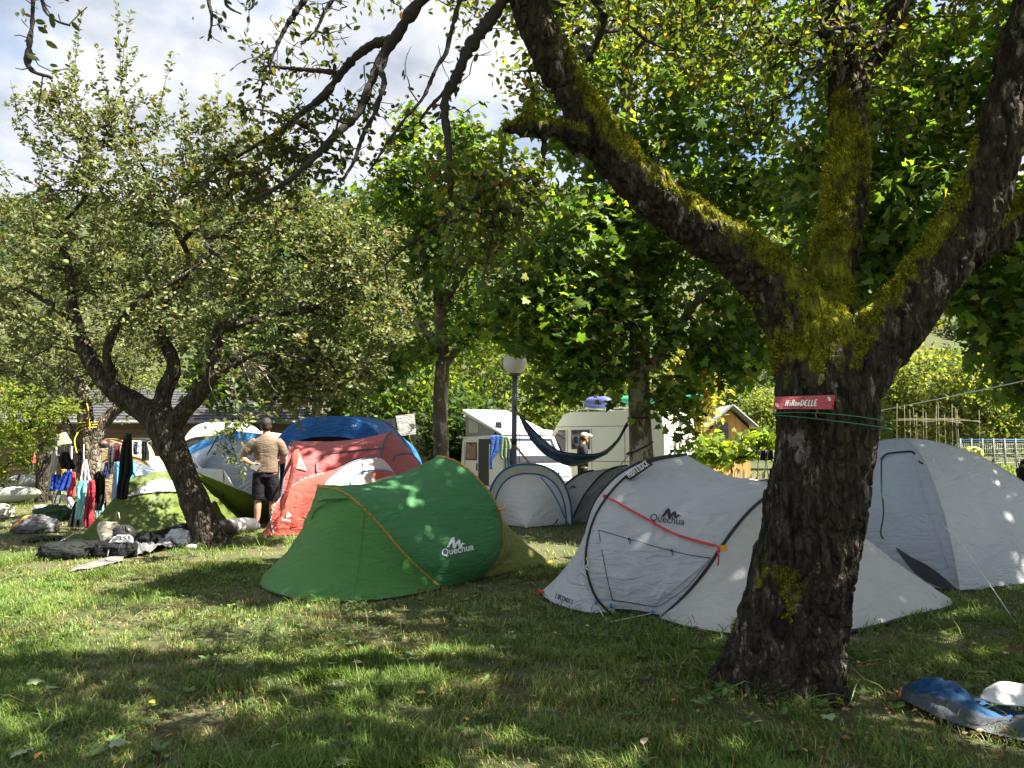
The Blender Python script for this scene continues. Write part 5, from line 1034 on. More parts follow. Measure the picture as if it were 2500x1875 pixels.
# ---------------------------------------------------------------- sign and twine on the old tree
RB = M('red_painted_board', (.36, .055, .075), .55, (30, .3), (14, .12), stretch=(1, 1, 6)); RB2 = M('bright_red_paint', (.62, .03, .03), .5); CHALK = M('white_brush_paint', (.78, .76, .72), .7)
def sign():
    f = [P(1893, 969, 4.02), P(2036, 964, 4.00), P(2030, 999, 3.99), P(1886, 998, 4.01)]; bk = np.array([.02, .035, 0])
    root = thing('name_sign', 'small red wooden sign with white handwritten lettering nailed on the old trunk', 'sign', f[3])
    MB().add(np.array(f + [p + bk for p in f]), [(0, 3, 2, 1), (4, 5, 6, 7), (0, 1, 5, 4), (1, 2, 6, 5), (2, 3, 7, 6), (3, 0, 4, 7)]).build('board', RB, root, False)
    e = MB(); e.add(np.array([f[1], f[2], f[2] + bk, f[1] + bk]) + np.array([.0015, -.0005, 0]), [(0, 1, 2, 3)]); e.build('board_end', RB2, root, False)  # end face is a brighter red than the board's front
    def on(u, v): return f[3] * (1 - u) * (1 - v) + f[2] * u * (1 - v) + f[1] * u * v + f[0] * (1 - u) * v + np.array([0, -.003, 0])
    L_ = [[[(0, 0), (.12, 1)], [(.5, 0), (.6, 1)], [(.05, .5), (.57, .55)]], [[(.2, 0), (.28, .6)], [(.32, .85), (.33, .9)]], [[(.1, 0), (.25, 1), (.7, .95), (.6, .6), (.2, .5)], [(.35, .5), (.75, 0)]],
          [[(.5, .62), (.15, .5), (.12, .1), (.5, 0), (.75, .25), (.7, .55), (.5, .62)]], [[(.1, 0), (.2, .5), (.5, .55), (.6, .05)]], [[(.1, 0), (.2, 1), (.7, .8), (.75, .3), (.1, 0)]],
          [[(.8, .95), (.3, .9), (.2, .5), (.6, .5)], [(.2, .5), (.2, .05), (.8, 0)]], [[(.3, 1), (.2, .02), (.75, .03)]], [[(.3, 1), (.2, .02), (.75, .03)]], [[(.85, 1), (.3, .95), (.22, .5), (.65, .52)], [(.22, .5), (.2, .04), (.8, .05)]]]
    adv = [.115, .055, .09, .085, .075, .11, .10, .085, .085, .1]; x = .20
    for lt, a in zip(L_, adv):
        mb = MB()
        for stv in lt: mb.tube(catmull(np.array([on(x + a * .60 * u, .24 + .44 * v) for u, v in stv]), 10), .0032, 5)
        mb.build('letter', CHALK, root, False); x += a * .60
    for cx, cy, s in ((.905, .62, 1), (.035, .2, 1)):
        for r in (.022, .042, .06): MB().tube(np.array([on(cx + r * .75 * math.cos(a), cy + r * 4.0 * math.sin(a)) for a in np.linspace(-.2, 1.9, 9)]), .002, 4).build('painted_arc', CHALK, root, False)
    for u, v in ((.475, .82), (.475, .1)): MB().lathe([(.0, -.001), (.004, -.001), (.004, .001)], on(u, v), 8, 'y').build('nail', BLACK, root)
    MB().tube(catmull(np.array([P(1990, 999, 4.01), P(1997, 1004, 4.0), P(1991, 1010, 4.0), P(1994, 1022, 4.01)]), 10), .004, 5).build('wire_hook', M('rusty_wire', (.16, .08, .05), .8), root)
sign()
GT = M('green_twine', (.03, .16, .09), .7); r0 = thing('tree_twine', 'double green twine tied round the old trunk under the red sign', 'twine', P(2035, 1027, 4.32))
for k, (dz, tl) in enumerate(((.012, .075), (-.012, .082))):
    a = np.linspace(0, 2 * PI, 50); c = P(2028, 1029, 4.33) + [0, 0, dz * .6]
    MB().tube(np.stack([c[0] + .312 * np.cos(a), c[1] + .312 * np.sin(a), c[2] - tl * .5 * np.cos(a) + dz * np.abs(np.sin(a))], 1), .0032, 5).build('strand', GT, r0)

# ---------------------------------------------------------------- lamp, hammock, straps
LY = 14.6
lb = P(1253, 1080, LY); lb[2] = 0
r0 = thing('street_lamp', 'grey lamp post with a round white globe among the plane leaves', 'lamp', lb)
POST = M('grey_painted_steel', (.10, .10, .11), .45, (40, .2), (5, .2)); GLOBE = M('opal_globe', (.80, .76, .74), .25, None, (3, .03), .15)
top = P(1257, 912, LY); MB().tube(np.array([lb, (lb + top) / 2, top]), [.062, .055, .050], 14).build('post', POST, r0)
gc = P(1257, 886, LY); aa = np.linspace(-PI / 2 + .42, PI / 2, 18); g = MB().lathe([(.232 * math.cos(t), .232 * math.sin(t)) for t in aa], gc, 28).build('globe', GLOBE, r0); MB().lathe([(.0, -.05), (.105, -.045), (.115, -.01), (.105, .012), (.06, .014)], gc - [0, 0, .218], 20).build('collar', M('brown_collar', (.10, .07, .055), .5), r0)
MB().tube(np.array([P(1249, 1078, LY) - [0, .07, 0], P(1262, 1080, LY) - [0, .07, 0]]), .05, 8).build('strap_wrap', BLACK, r0)
NAVY = M('navy_nylon', (.010, .030, .060), .5, (7, .6, .05), (5, .25), .12)
def hammock():
    r0 = thing('hammock', 'dark blue hammock slung between the lamp post and the plane trunk', 'hammock', P(1400, 1130, 13.4) * [1, 1, 0])
    ks = np.linspace(0, 1, 40); near = catmull(np.array([P(1270, 1016, 14.2), P(1310, 1072, 13.7), P(1350, 1102, 13.2), P(1400, 1112, 12.8), P(1462, 1112, 12.6), P(1502, 1082, 12.5), P(1530, 1034, 12.35)]), 40)
    low = catmull(np.array([P(1270, 1018, 14.25), P(1300, 1072, 13.9), P(1340, 1112, 13.6), P(1385, 1136, 13.4), P(1430, 1128, 13.1), P(1490, 1098, 12.8), P(1530, 1036, 12.4)]), 40); far = catmull(np.array([P(1270, 1014, 14.3), P(1315, 1062, 14.2), P(1360, 1098, 14.0), P(1410, 1108, 13.8), P(1465, 1106, 13.4), P(1505, 1076, 12.9), P(1530, 1032, 12.45)]), 40)
    rows = []
    for t in np.linspace(0, 1, 14): rows.append((1 - t) ** 2 * near + 2 * t * (1 - t) * (low * 2 - (near + far) / 2) + t * t * far)
    A = np.array(rows); A = wrinkle(A, .03, 4, 5, (3, .6)); MB().grid(A).build('bed', NAVY, r0)
    MB().tube(near, .012, 6).build('edge', NAVY, r0); MB().tube(far, .012, 6).build('edge', NAVY, r0)
    MB().tube(catmull(np.array([P(1254, 992, LY - .06), P(1260, 1000, 14.4), P(1270, 1016, 14.25)]), 10), .012, 6).build('rope', BLACK, r0); MB().tube(np.array([P(1530, 1034, 12.4), P(1538, 1022, 12.3), P(1545, 1018, 12.1)]), .012, 6).build('rope', BLACK, r0)
    MB().tube(np.array([P(1269, 1015, 14.3), P(1269, 1080, 14.3), P(1268, 1130, 14.3)]), .006, 5).build('loose_cord', BLACK, r0)
hammock()
def ring(name, label, cat, c, r, tilt, th, mat, ax=0):
    a = np.linspace(0, 2 * PI, 40); pts = np.stack([c[0] + r * np.cos(a), c[1] + r * np.sin(a), c[2] + tilt * np.cos(a + ax)], 1); o = MB().tube(pts, th, 6).build(name, mat, None, base=c); return setp(o, label, cat)
ring('trunk_strap', 'black strap looped high round the hammock plane trunk', 'strap', P(1563, 1021, 12.4), .200, .0, .014, BLACK); ring('trunk_strap', 'black strap looped slanting round the hammock plane trunk', 'strap', P(1562, 1094, 12.4), .212, .10, .014, BLACK)
o = MB().tube(np.array([P(1537, 1108, 12.2), P(1530, 1116, 12.2), P(1515, 1136, 12.2), P(1490, 1165, 12.3)]), .022, 6, flat=.3).build('slack_strap', M('olive_webbing', (.17, .19, .05), .7)); setp(o, 'olive webbing strap running down from the hammock plane trunk', 'strap')
o = MB().tube(np.array([P(1256, 1086, LY - .1), P(1300, 1140, 14.0), P(1356, 1198, 13.4)]), .032, 6, flat=.25).build('ratchet_strap', M('orange_webbing', (.38, .13, .04), .7)); setp(o, 'brown orange ratchet strap slanting down from the lamp post', 'strap')

# ---------------------------------------------------------------- vans
CREAM = M('cream_van_paint', (.56, .56, .47), .35, None, (2, .03)); WPAINT = M('white_van_paint', (.56, .56, .55), .35, None, (2, .03)); GLASS = M('dark_car_glass', (.015, .018, .02), .06, None, (3, .3), spec=.8); RUB = M('tyre_rubber', (.015, .015, .016), .8); RIM = M('steel_rim', (.28, .28, .29), .4, metal=.6); PLAS = M('black_plastic', (.02, .02, .022), .6); LAMPG = M('headlamp_glass', (.42, .43, .44), .15, spec=.8); REDL = M('red_lamp', (.42, .015, .015), .25); SHADE = M('silver_sunshade', (.11, .125, .17), .45, (18, .9, .03), (22, .5), metal=.2)
def wheel(root, x, y, z, r, side):
    w_ = MB().lathe([(r * .62, -.09), (r * .95, -.09), (r, -.05), (r, .05), (r * .95, .09), (r * .62, .09)], (x, y, z), 26, 'y').build('wheel', RUB, root, local=True)
    MB().lathe([(0, side * .06), (r * .25, side * .07), (r * .58, side * .05), (r * .64, side * .085)], (x, y, z), 22, 'y').build('rim', RIM, w_, local=True)
    for k in range(7):
        a = k * 2 * PI / 7; MB().box((x + r * .42 * math.cos(a), y + side * .075, z + r * .42 * math.sin(a)), (.07, .012, .035), np.array([[math.cos(a), 0, -math.sin(a)], [0, 1, 0], [math.sin(a), 0, math.cos(a)]])).build('rim_slot', PLAS, w_, False, local=True)
def arcpts(cx, cz, r, a0=PI, a1=0, n=9): return [(cx + r * math.cos(t), cz + r * math.sin(t)) for t in np.linspace(a0, a1, n)]
def slab(pts, y, th): return MB().prism(pts, y, y + th)
def high_van():
    th = math.radians(143); c, s = math.cos(th), math.sin(th); cor = P(1622, 1100, 20.6); org = np.array([cor[0] + s * 1.02, cor[1] - c * 1.02, gz(5, 22)])
    r0 = thing('camper_van', 'tall cream panel van with open front door behind the hammock', 'van', org, None, (0, 0, th)); k = dict(local=True)
    prof = [(0, .38), (0, 1.9), (.06, 2.40), (.22, 2.52), (3.0, 2.55), (3.25, 2.48), (4.05, 1.38), (4.55, 1.12), (4.72, .85), (4.74, .35)] + arcpts(3.92, .34, .40, 0, PI) + arcpts(.85, .34, .40, 0, PI)
    body = bevel(MB().prism(prof, -1.02, 1.02).build('body', CREAM, r0, False, **k), .11, 4, 40); 
    for y in (1.0, -1.0):
        sg = 1 if y > 0 else -1
        for x in (3.92, .85): wheel(r0, x, y * .88, .32, .33, sg)
    y = 1.022
    fw = slab([(3.18, 1.40), (3.18, 2.02), (3.42, 2.02), (3.94, 1.40)], y, .006).build('cab_window', GLASS, r0, False, **k)
    bz = MB().box((2.66, y + .006, 1.74), (.62, .02, .56)).build('window', PLAS, r0, False, **k)
    for x in (2.51, 2.81): MB().box((x, y + .02, 1.74), (.26, .012, .46)).build('pane', GLASS, bz, False, **k)
    for x in (3.12, 2.28, 1.2): MB().box((x, y, 1.30), (.012, .008, 1.5)).build('panel_gap', PLAS, r0, False, **k)
    MB().box((1.8, y, 1.12), (2.6, .008, .014)).build('panel_gap', PLAS, r0, False, **k); MB().box((2.2, y, 2.12), (3.6, .008, .012)).build('panel_gap', PLAS, r0, False, **k)
    MB().box((2.55, y + .004, .95), (.10, .014, .20)).build('fuel_flap', CREAM, r0, False, **k); MB().box((2.3, y, .44), (2.3, .03, .14)).build('sill', PLAS, r0, False, **k)
    # cab side: dark slab for the shaded lower door opening, and open door leaf
    slab([(3.16, .55), (3.16, 1.36), (3.90, 1.36), (3.86, .95), (3.52, .72), (3.48, .55)], y, .006).build('door_opening_shade', PLAS, r0, False, **k)
    R = np.array([[math.cos(1.25), -math.sin(1.25), 0], [math.sin(1.25), math.cos(1.25), 0], [0, 0, 1]])
    dpoly = [(-.75, .62), (-.78, 1.40), (-.30, 2.02), (-.02, 2.05), (0, .62)]; mbd = MB().prism(dpoly, 0, .06); V = mbd.V() @ R.T + np.array([3.95, 1.05, 0]); dr = mk('open_door', V, mbd.f, CREAM, r0, False, **k)
    mg = MB().prism([(-.68, 1.42), (-.30, 1.94), (-.08, 1.95), (-.08, 1.42)], -.008, .068); mk('pane', mg.V() @ R.T + np.array([3.95, 1.05, 0]), mg.f, M('pale_cab_glass', (.30, .29, .26), .1, spec=.8), dr, False, **k)
    mi = MB().box((-.3, -.06, 1.3), (.2, .12, .3)); mk('mirror', mi.V() @ R.T + np.array([3.95, 1.05, 0]), mi.f, PLAS, dr, False, **k); mi = MB().box((-.38, .07, .9), (.6, .03, .5)); mk('door_lining', mi.V() @ R.T + np.array([3.95, 1.05, 0]), mi.f, PLAS, dr, False, **k)
    MB().box((4.62, .62, 1.0), (.16, .55, .24)).build('headlight', LAMPG, r0, False, **k); MB().box((4.74, 0, .55), (.06, 1.9, .3)).build('bumper', PLAS, r0, False, **k)
    # rear: door seam, lights, ladder, bicycle
    for yy, zz in ((.99, 1.0), (-.99, 1.0)): MB().box((.02, yy, zz), (.10, .09, .52)).build('tail_light', REDL, r0, False, **k)
    for yy in (.97, -.97): MB().box((-.034, yy, .86), (.012, .09, .20)).build('reverse_light', LAMPG, r0, False, **k)
    MB().box((-.006, 0, 1.4), (.012, .015, 1.9)).build('door_gap', PLAS, r0, False, **k)
    ld = MB().tube(np.array([[-.10, .62, .7], [-.10, .62, 2.5], [.12, .62, 2.62]]), .016, 6).build('ladder', RIM, r0, **k); MB().tube(np.array([[-.10, .30, .7], [-.10, .30, 2.5], [.12, .30, 2.62]]), .016, 6).build('ladder_rail', RIM, ld, **k)
    for z in np.arange(.85, 2.4, .28): MB().tube(np.array([[-.10, .62, z], [-.10, .30, z]]), .013, 6).build('rung', RIM, ld, **k)
    for x in (.4, 1.5, 2.6): MB().box((x, 0, 2.66), (.05, 1.7, .04)).build('roof_bar', RIM, r0, False, **k)
    for yy in (.8, -.8): MB().tube(np.array([[.2, yy, 2.64], [2.9, yy, 2.64]]), .02, 6).build('roof_rail', RIM, r0, **k)
    # what the van carries
    Rm = np.array([[c, -s, 0], [s, c, 0], [0, 0, 1]])
    def W(p): return np.asarray(p, float) @ Rm.T + org
    b0 = thing('bicycle', 'bicycle hung on the back of the cream van', 'bicycle', W((-.3, 0, 1.1))); BF = M('dark_bike_frame', (.03, .03, .035), .4)
    hubs = [np.array([-.32, .45, 1.42]), np.array([-.32, -.60, 1.42])]
    for h in hubs:
        a = np.linspace(0, 2 * PI, 36); wv = MB().tube(W(np.stack([np.full(36, h[0]), h[1] + .33 * np.cos(a), h[2] + .33 * np.sin(a)], 1)), .016, 6).build('wheel', RUB, b0)
        for q in np.linspace(0, PI, 7)[:-1]: MB().tube(W(np.array([[h[0], h[1] + .32 * math.cos(q), h[2] + .32 * math.sin(q)], [h[0], h[1] - .32 * math.cos(q), h[2] - .32 * math.sin(q)]])), .003, 3).build('spoke', RIM, wv)
    bb, st_, hd, hb = np.array([-.32, 0, 1.40]), np.array([-.32, .20, 1.93]), np.array([-.32, -.42, 1.92]), np.array([-.32, -.46, 1.80])
    for a, b in ((bb, st_), (st_, hd), (bb, hb), (bb, hubs[0]), (st_ - [0, 0, .1], hubs[0]), (hb, hubs[1]), (hb, hd)): MB().tube(W(np.array([a, b])), .017, 6).build('frame_tube', BF, b0)
    MB().box(W(st_ + [0, .02, .07]), (.16, .16, .05)).build('saddle', PLAS, b0, False); MB().tube(W(np.array([hd + [-.2, .05, .08], hd + [0, 0, .08], hd + [.2, .05, .08]])), .014, 6).build('handlebar', BF, b0)
    kc = W((.9, -.3, 2.86)); kk = np.linspace(-1, 1, 26); kr = .30 * np.sqrt(np.maximum(1 - np.abs(kk) ** 2.4, 0)) + .01; o = MB().tube(W(np.stack([.9 + 1.5 * kk, np.full(26, -.3), 2.86 + .12 * kk ** 2], 1)), kr, 14, flat=.6).build('kayak', M('green_plastic_hull', (.03, .26, .15), .4)); setp(o, 'green kayak tied on the roof of the cream van', 'kayak')
    o = MB().tube(W(np.stack([2.45 + .45 * kk, np.full(26, .35), 2.84 + 0 * kk], 1)), .18 * np.sqrt(np.maximum(1 - np.abs(kk) ** 4, 0)) + .01, 12).build('roof_bundle', cloth('lilac_blue_cloth', (.10, .12, .34))); setp(o, 'blue cloth bundle on the roof of the cream van', 'bundle')
high_van()
def pop_van():
    th = math.radians(-65); org = np.array([-.86, 24.9, gz(0, 24.8)]); r0 = thing('camper_van', 'white pop-top camper van with raised roof and silver sunshade left of the lamp post', 'van', org, None, (0, 0, th)); k = dict(local=True)
    prof = [(0, .35), (-.02, 1.0), (.10, 1.75), (.25, 1.88), (2.9, 1.90), (3.15, 1.84), (3.80, 1.10), (4.12, .95), (4.20, .7), (4.20, .32)] + arcpts(3.45, .30, .36, 0, PI) + arcpts(.75, .30, .36, 0, PI)
    bevel(MB().prism(prof, -.84, .84).build('body', WPAINT, r0, False, **k), .10, 4, 40)
    for y in (-.76, .76):
        for x in (3.45, .75): wheel(r0, x, y, .30, .30, -1 if y < 0 else 1)
    y = -.85
    for x0, x1, nm in ((.35, 1.30, 'side_window'), (2.6, 3.3, 'cab_window')):
        f_ = MB().prism([(x0, 1.15), (x0 + .08, 1.70), (x1 - (.35 if nm[0] == 'c' else .02), 1.70), (x1, 1.15)], y - .008, y).build(nm, PLAS, r0, False, **k); MB().prism([(x0 + .06, 1.19), (x0 + .12, 1.66), (x1 - (.38 if nm[0] == 'c' else .07), 1.66), (x1 - .07, 1.19)], y - .014, y - .008).build('pane', GLASS, f_, False, **k)
    MB().prism([(1.46, .42), (1.46, 1.80), (2.42, 1.80), (2.42, .42)], y - .006, y).build('door_opening_shade', PLAS, r0, False, **k)  # dark slab stands in for shade inside the open side door
    sd_ = MB().box((2.95, y - .06, 1.05), (1.0, .05, 1.2)).build('sliding_door', WPAINT, r0, False, **k); MB().box((2.65, y - .095, 1.02), (.16, .02, .05)).build('handle', PLAS, sd_, False, **k)
    for x in (.28, 1.42): MB().box((x, y, 1.05), (.012, .006, 1.3)).build('panel_gap', PLAS, r0, False, **k)
    MB().box((1.32, y - .01, .95), (.03, .03, .22)).build('handle', PLAS, r0, False, **k)
    # front: windscreen with silver shade, lights, bumper, plate
    ws = MB().add(np.array([[3.20, -.72, 1.80], [3.20, .72, 1.80], [3.79, .76, 1.14], [3.79, -.76, 1.14]]) + [.028, 0, .022], [(0, 1, 2, 3)]).build('windscreen', GLASS, r0, False, **k); MB().add(np.array([[3.28, -.62, 1.71], [3.28, .62, 1.71], [3.66, .64, 1.29], [3.66, -.64, 1.29]]) + [.034, 0, .028], [(0, 1, 2, 3)]).build('sunshade', SHADE, ws, False, **k)
    for yy in (-.62, .62): MB().box((4.16, yy, .82), (.10, .34, .14)).build('headlight', LAMPG, r0, False, **k)
    MB().box((4.20, 0, .80), (.05, .8, .07)).build('grille', PLAS, r0, False, **k); MB().box((4.22, 0, .50), (.08, 1.66, .26)).build('bumper', M('grey_bumper', (.10, .10, .105), .6), r0, False, **k); MB().box((4.268, 0, .55), (.01, .5, .11)).build('number_plate', WHITE_PR, r0, False, **k)
    # raised roof, hinged at the front
    lid = MB().add(np.array([[x, yy, z] for x, z in ((-.1, 2.78), (3.05, 1.98), (3.05, 1.90), (-.1, 2.62)) for yy in (-.80, .80)]), [(0, 1, 3, 2), (2, 3, 5, 4), (4, 5, 7, 6), (6, 7, 1, 0), (0, 2, 4, 6), (1, 7, 5, 3)]).build('raised_roof', WPAINT, r0, False, **k); bevel(lid, .05, 3)
    cv = MB().prism([(.05, 1.90), (.0, 2.66), (2.7, 1.98), (2.7, 1.90)], -.72, .72).build('canvas_side', cloth('grey_canvas', (.24, .24, .23)), r0, False, **k); MB().prism([(.35, 2.0), (.30, 2.45), (1.1, 2.28), (1.1, 2.0)], -.73, -.722).build('canvas_window', MESH_T, cv, False, **k)
    MB().box((-.35, 0, 1.86), (.8, 1.5, .05)).build('tailgate', WPAINT, r0, False, **k)
    Rm = np.array([[math.cos(th), -math.sin(th), 0], [math.sin(th), math.cos(th), 0], [0, 0, 1]])
    return lambda p: np.asarray(p, float) @ Rm.T + org
PV = pop_van()
def sheet(name, label, rows, Y, mat, cat='clothes', fold=.02, nf=3, seed=1, group=None, lean=0, parts=None, nx=18, th=.012):
    """hanging cloth: rows of (y, left, right) picture rows at distance Y, folded and given thickness"""
    R = catmull(np.array(rows, float), 22); u = np.linspace(0, 1, nx)
    base = P((R[-1, 1] + R[-1, 2]) / 2, R[-1, 0], Y)
    A = np.array([[P(l + (r - l) * k, y, Y) for k in u] for y, l, r in R]); t = np.linspace(0, 1, 22)[:, None]
    A[..., 1] += fold * (.3 + .9 * t) * np.sin(u[None] * nf * 2 * PI + seed + 1.5 * t) + .6 * fold * fbm(np.stack([u[None] * 4 + 0 * t, t * 4 + 0 * u[None], 0 * t + seed + 0 * u[None]], -1), 3, seed) + lean * t
    o = MB().grid(A).build(name, mat, None, base=base); m_ = o.modifiers.new('thick', 'SOLIDIFY'); m_.thickness = th; setp(o, label, cat, group); return o
def C_(n, c, tl=.12): return cloth(n, c, tl, .75, .7)
sheet('towel', 'blue towel hanging in the door of the pop-top van', [(1063, 1198, 1230), (1090, 1197, 1226), (1120, 1196, 1205), (1145, 1196, 1203)], 21.4, C_('royal_towel', (.03, .10, .36)), 'towel'); sheet('towel', 'grey green towel hanging in the door of the pop-top van', [(1066, 1226, 1240), (1085, 1222, 1248), (1110, 1220, 1250), (1120, 1226, 1246)], 21.2, C_('sage_towel', (.16, .22, .13)), 'towel'); sheet('wetsuit', 'black and blue garment hanging beside the lamp post', [(1095, 1240, 1256), (1115, 1238, 1262), (1140, 1240, 1264)], 20.8, C_('dark_garment', (.02, .03, .06)), 'clothes')
sheet('folding_chair', 'black folded chair propped on the pop-top van roof', [(1030, 1210, 1224), (1045, 1209, 1225), (1062, 1210, 1226)], 22.4, PLAS, 'chair', .005, th=.06)
# caravan left of the plane trunk
cb = P(1030, 1100, 27); r0 = thing('caravan', 'brown and white caravan with a grey awning behind the blue tent', 'caravan', (cb[0], cb[1], -.3)); BR = M('brown_caravan_panel', (.24, .17, .13), .6)
x0, x1 = P(1000, 1080, 27)[0], P(1070, 1080, 27)[0]; zt = P(1030, 1050, 27)[2]
bevel(MB().box(((x0 + x1) / 2, 27.9, (zt - .3) / 2 - .1), (x1 - x0, 1.8, zt + .3)).build('body', BR, r0, False), .08); MB().box(((x0 + x1) / 2, 27.9, zt + .05), (x1 - x0 + .2, 2.0, .12)).build('roof', WPAINT, r0, False)
for q in (.3, .7): MB().box((x0 + (x1 - x0) * q, 26.99, zt - .35), (.28, .02, .3)).build('window', GLASS, r0, False)
g = loft(catmull(np.array([P(966, 1016, 26), P(990, 1012, 26), P(1012, 1010, 26)]), 14), catmull(np.array([P(975, 1064, 26), P(998, 1062, 26), P(1016, 1060, 26)]), 14), 14, .02, seed=7); MB().grid(g).build('awning', WHITE_T, r0)
MB().grid(g * [1, 1, 1] + [-.7, .25, -.15]).build('awning', DKGREY, r0)

# ---------------------------------------------------------------- fences, garden, chalet, hut
PALE = M('chestnut_pale', (.36, .29, .19), .85, (50, .5), (9, .3), stretch=(1, 1, .2)); WIRE = M('fence_wire', (.30, .30, .29), .5, metal=.5)
def pale_fence(label, a, b, n, h):
    a, b = np.asarray(a, float), np.asarray(b, float); r0 = thing('pale_fence', label, 'fence', (a + b) / 2); mb = MB(); rr = np.random.default_rng(5)
    me = None
    for i in range(n):
        p = a + (b - a) * (i + .5) / n + [0, rr.normal() * .01, 0]; p[2] = gz(p[0], p[1])
        if me is None:
            o = MB().prism([(-.022, 0), (-.022, h), (0, h + .06), (.022, h), (.022, 0)], -.012, .012).build('picket', PALE, r0, False, local=True); me = o.data
        else:
            o = bpy.data.objects.new('picket', me); COL.objects.link(o); o.parent = r0
        o.location = Vector(tuple(p)) - r0.location; o.rotation_euler = (rr.normal() * .03, rr.normal() * .04, rr.normal() * .2); o.scale = (1, 1, 1 + .08 * rr.normal())
    for z in (.25, .75): MB().tube(np.array([a + [0, -.02, h * z - .2], b + [0, -.02, h * z - .2]]), .006, 4).build('wire', WIRE, r0)
pale_fence('split chestnut pale fence between the plane trunk and the camper van', P(1090, 1120, 25.5) * [1, 1, 0], P(1140, 1120, 25.5) * [1, 1, 0], 12, .95); pale_fence('split chestnut pale fence behind the pale strapped tent', P(1700, 1120, 18) * [1, 1, 0], P(1905, 1120, 18) * [1, 1, 0], 26, .72)
TIMB = M('larch_boards', (.52, .27, .09), .65, (30, .3), (5, .18), stretch=(1, 1, .15)); ZINC = M('standing_seam_zinc', (.46, .46, .46), .4, None, (3, .06), metal=.3); GRZ = M('grey_barge_board', (.15, .15, .155), .5)
def chalet():
    rf, er = P(1788, 993, 35.5), P(1849, 1046, 35.7); el = np.array([2 * rf[0] - er[0], 35.3, er[2]]); bk = np.array([.2, 4.0, 0]); r0 = thing('chalet', 'small timber chalet with a pale metal gable roof beyond the vans', 'building', (rf[0], rf[1], -.3)); 
    rfm = rf
    def roof(a, b, nm):
        u = unit(np.cross(b - a, bk)); u = u if u[2] > 0 else -u
        V = np.array([a, b, b + bk, a + bk]); o = MB().add(np.vstack([V, V + u * .10]), [(0, 1, 2, 3), (4, 7, 6, 5), (0, 4, 5, 1), (1, 5, 6, 2), (2, 6, 7, 3), (3, 7, 4, 0)]).build(nm, ZINC, r0, False)
        for q in np.linspace(.04, .96, 9): MB().tube(np.array([a + bk * q + u * .11, b + bk * q + u * .11]), .025, 4).build('seam', ZINC, o, False)
        MB().tube(np.array([a - bk * .015 + u * .05, b - bk * .015 + u * .05]), .075, 4).build('barge_board', GRZ, o, False)
    roof(rf, el, 'roof'); roof(rf, er, 'roof')
    i = bk * .14; wl, wr, wt = el + (er - el) * .10 + i, er + (el - er) * .10 + i, rf + i - [0, 0, .12]; n = 14; nn = unit(np.cross(er - el, [0, 0, 1]))
    for k in range(n):
        p0, p1 = wl + (wr - wl) * k / n, wl + (wr - wl) * (k + .93) / n
        def zt(p):
            f = np.dot(p - wl, wr - wl) / np.dot(wr - wl, wr - wl); fr = np.dot(wt - wl, wr - wl) / np.dot(wr - wl, wr - wl); return wl[2] + (wt[2] - wl[2]) * (f / fr if f < fr else (1 - f) / (1 - fr)) - .05
        V = np.array([[p0[0], p0[1], -.3], [p1[0], p1[1], -.3], [p1[0], p1[1], max(zt(p1), .5)], [p0[0], p0[1], max(zt(p0), .5)]]); o = MB().add(np.vstack([V, V + nn * .04]), [(0, 1, 2, 3), (4, 7, 6, 5), (0, 4, 5, 1), (1, 5, 6, 2), (2, 6, 7, 3), (3, 7, 4, 0)]).build('board', TIMB, r0, False)
    for f in (.20, .36): 
        p = wl + (wr - wl) * f; MB().box(p + nn * .06 + [0, 0, -.2], (.28, .12, .95)).build('window', GLASS, r0, False)
    for a, b in ((wl, wl + bk * .8), (wr, wr + bk * .8), (wl + bk * .8, wr + bk * .8)):
        V = np.array([[a[0], a[1], -.3], [b[0], b[1], -.3], [b[0], b[1], el[2] + .2], [a[0], a[1], el[2] + .2]]); MB().add(V, [(0, 1, 2, 3)]).build('wall', TIMB, r0, False)
chalet()
WALLB = M('brown_weatherboard', (.13, .085, .05), .8, (25, .5), (4, .25), stretch=(.15, 1, 1)); TILE = M('grey_roof_tile', (.06, .06, .065), .7, None, (9, .3)); LIT = M('pale_roof_sheet', (.2, .2, .2), .5)
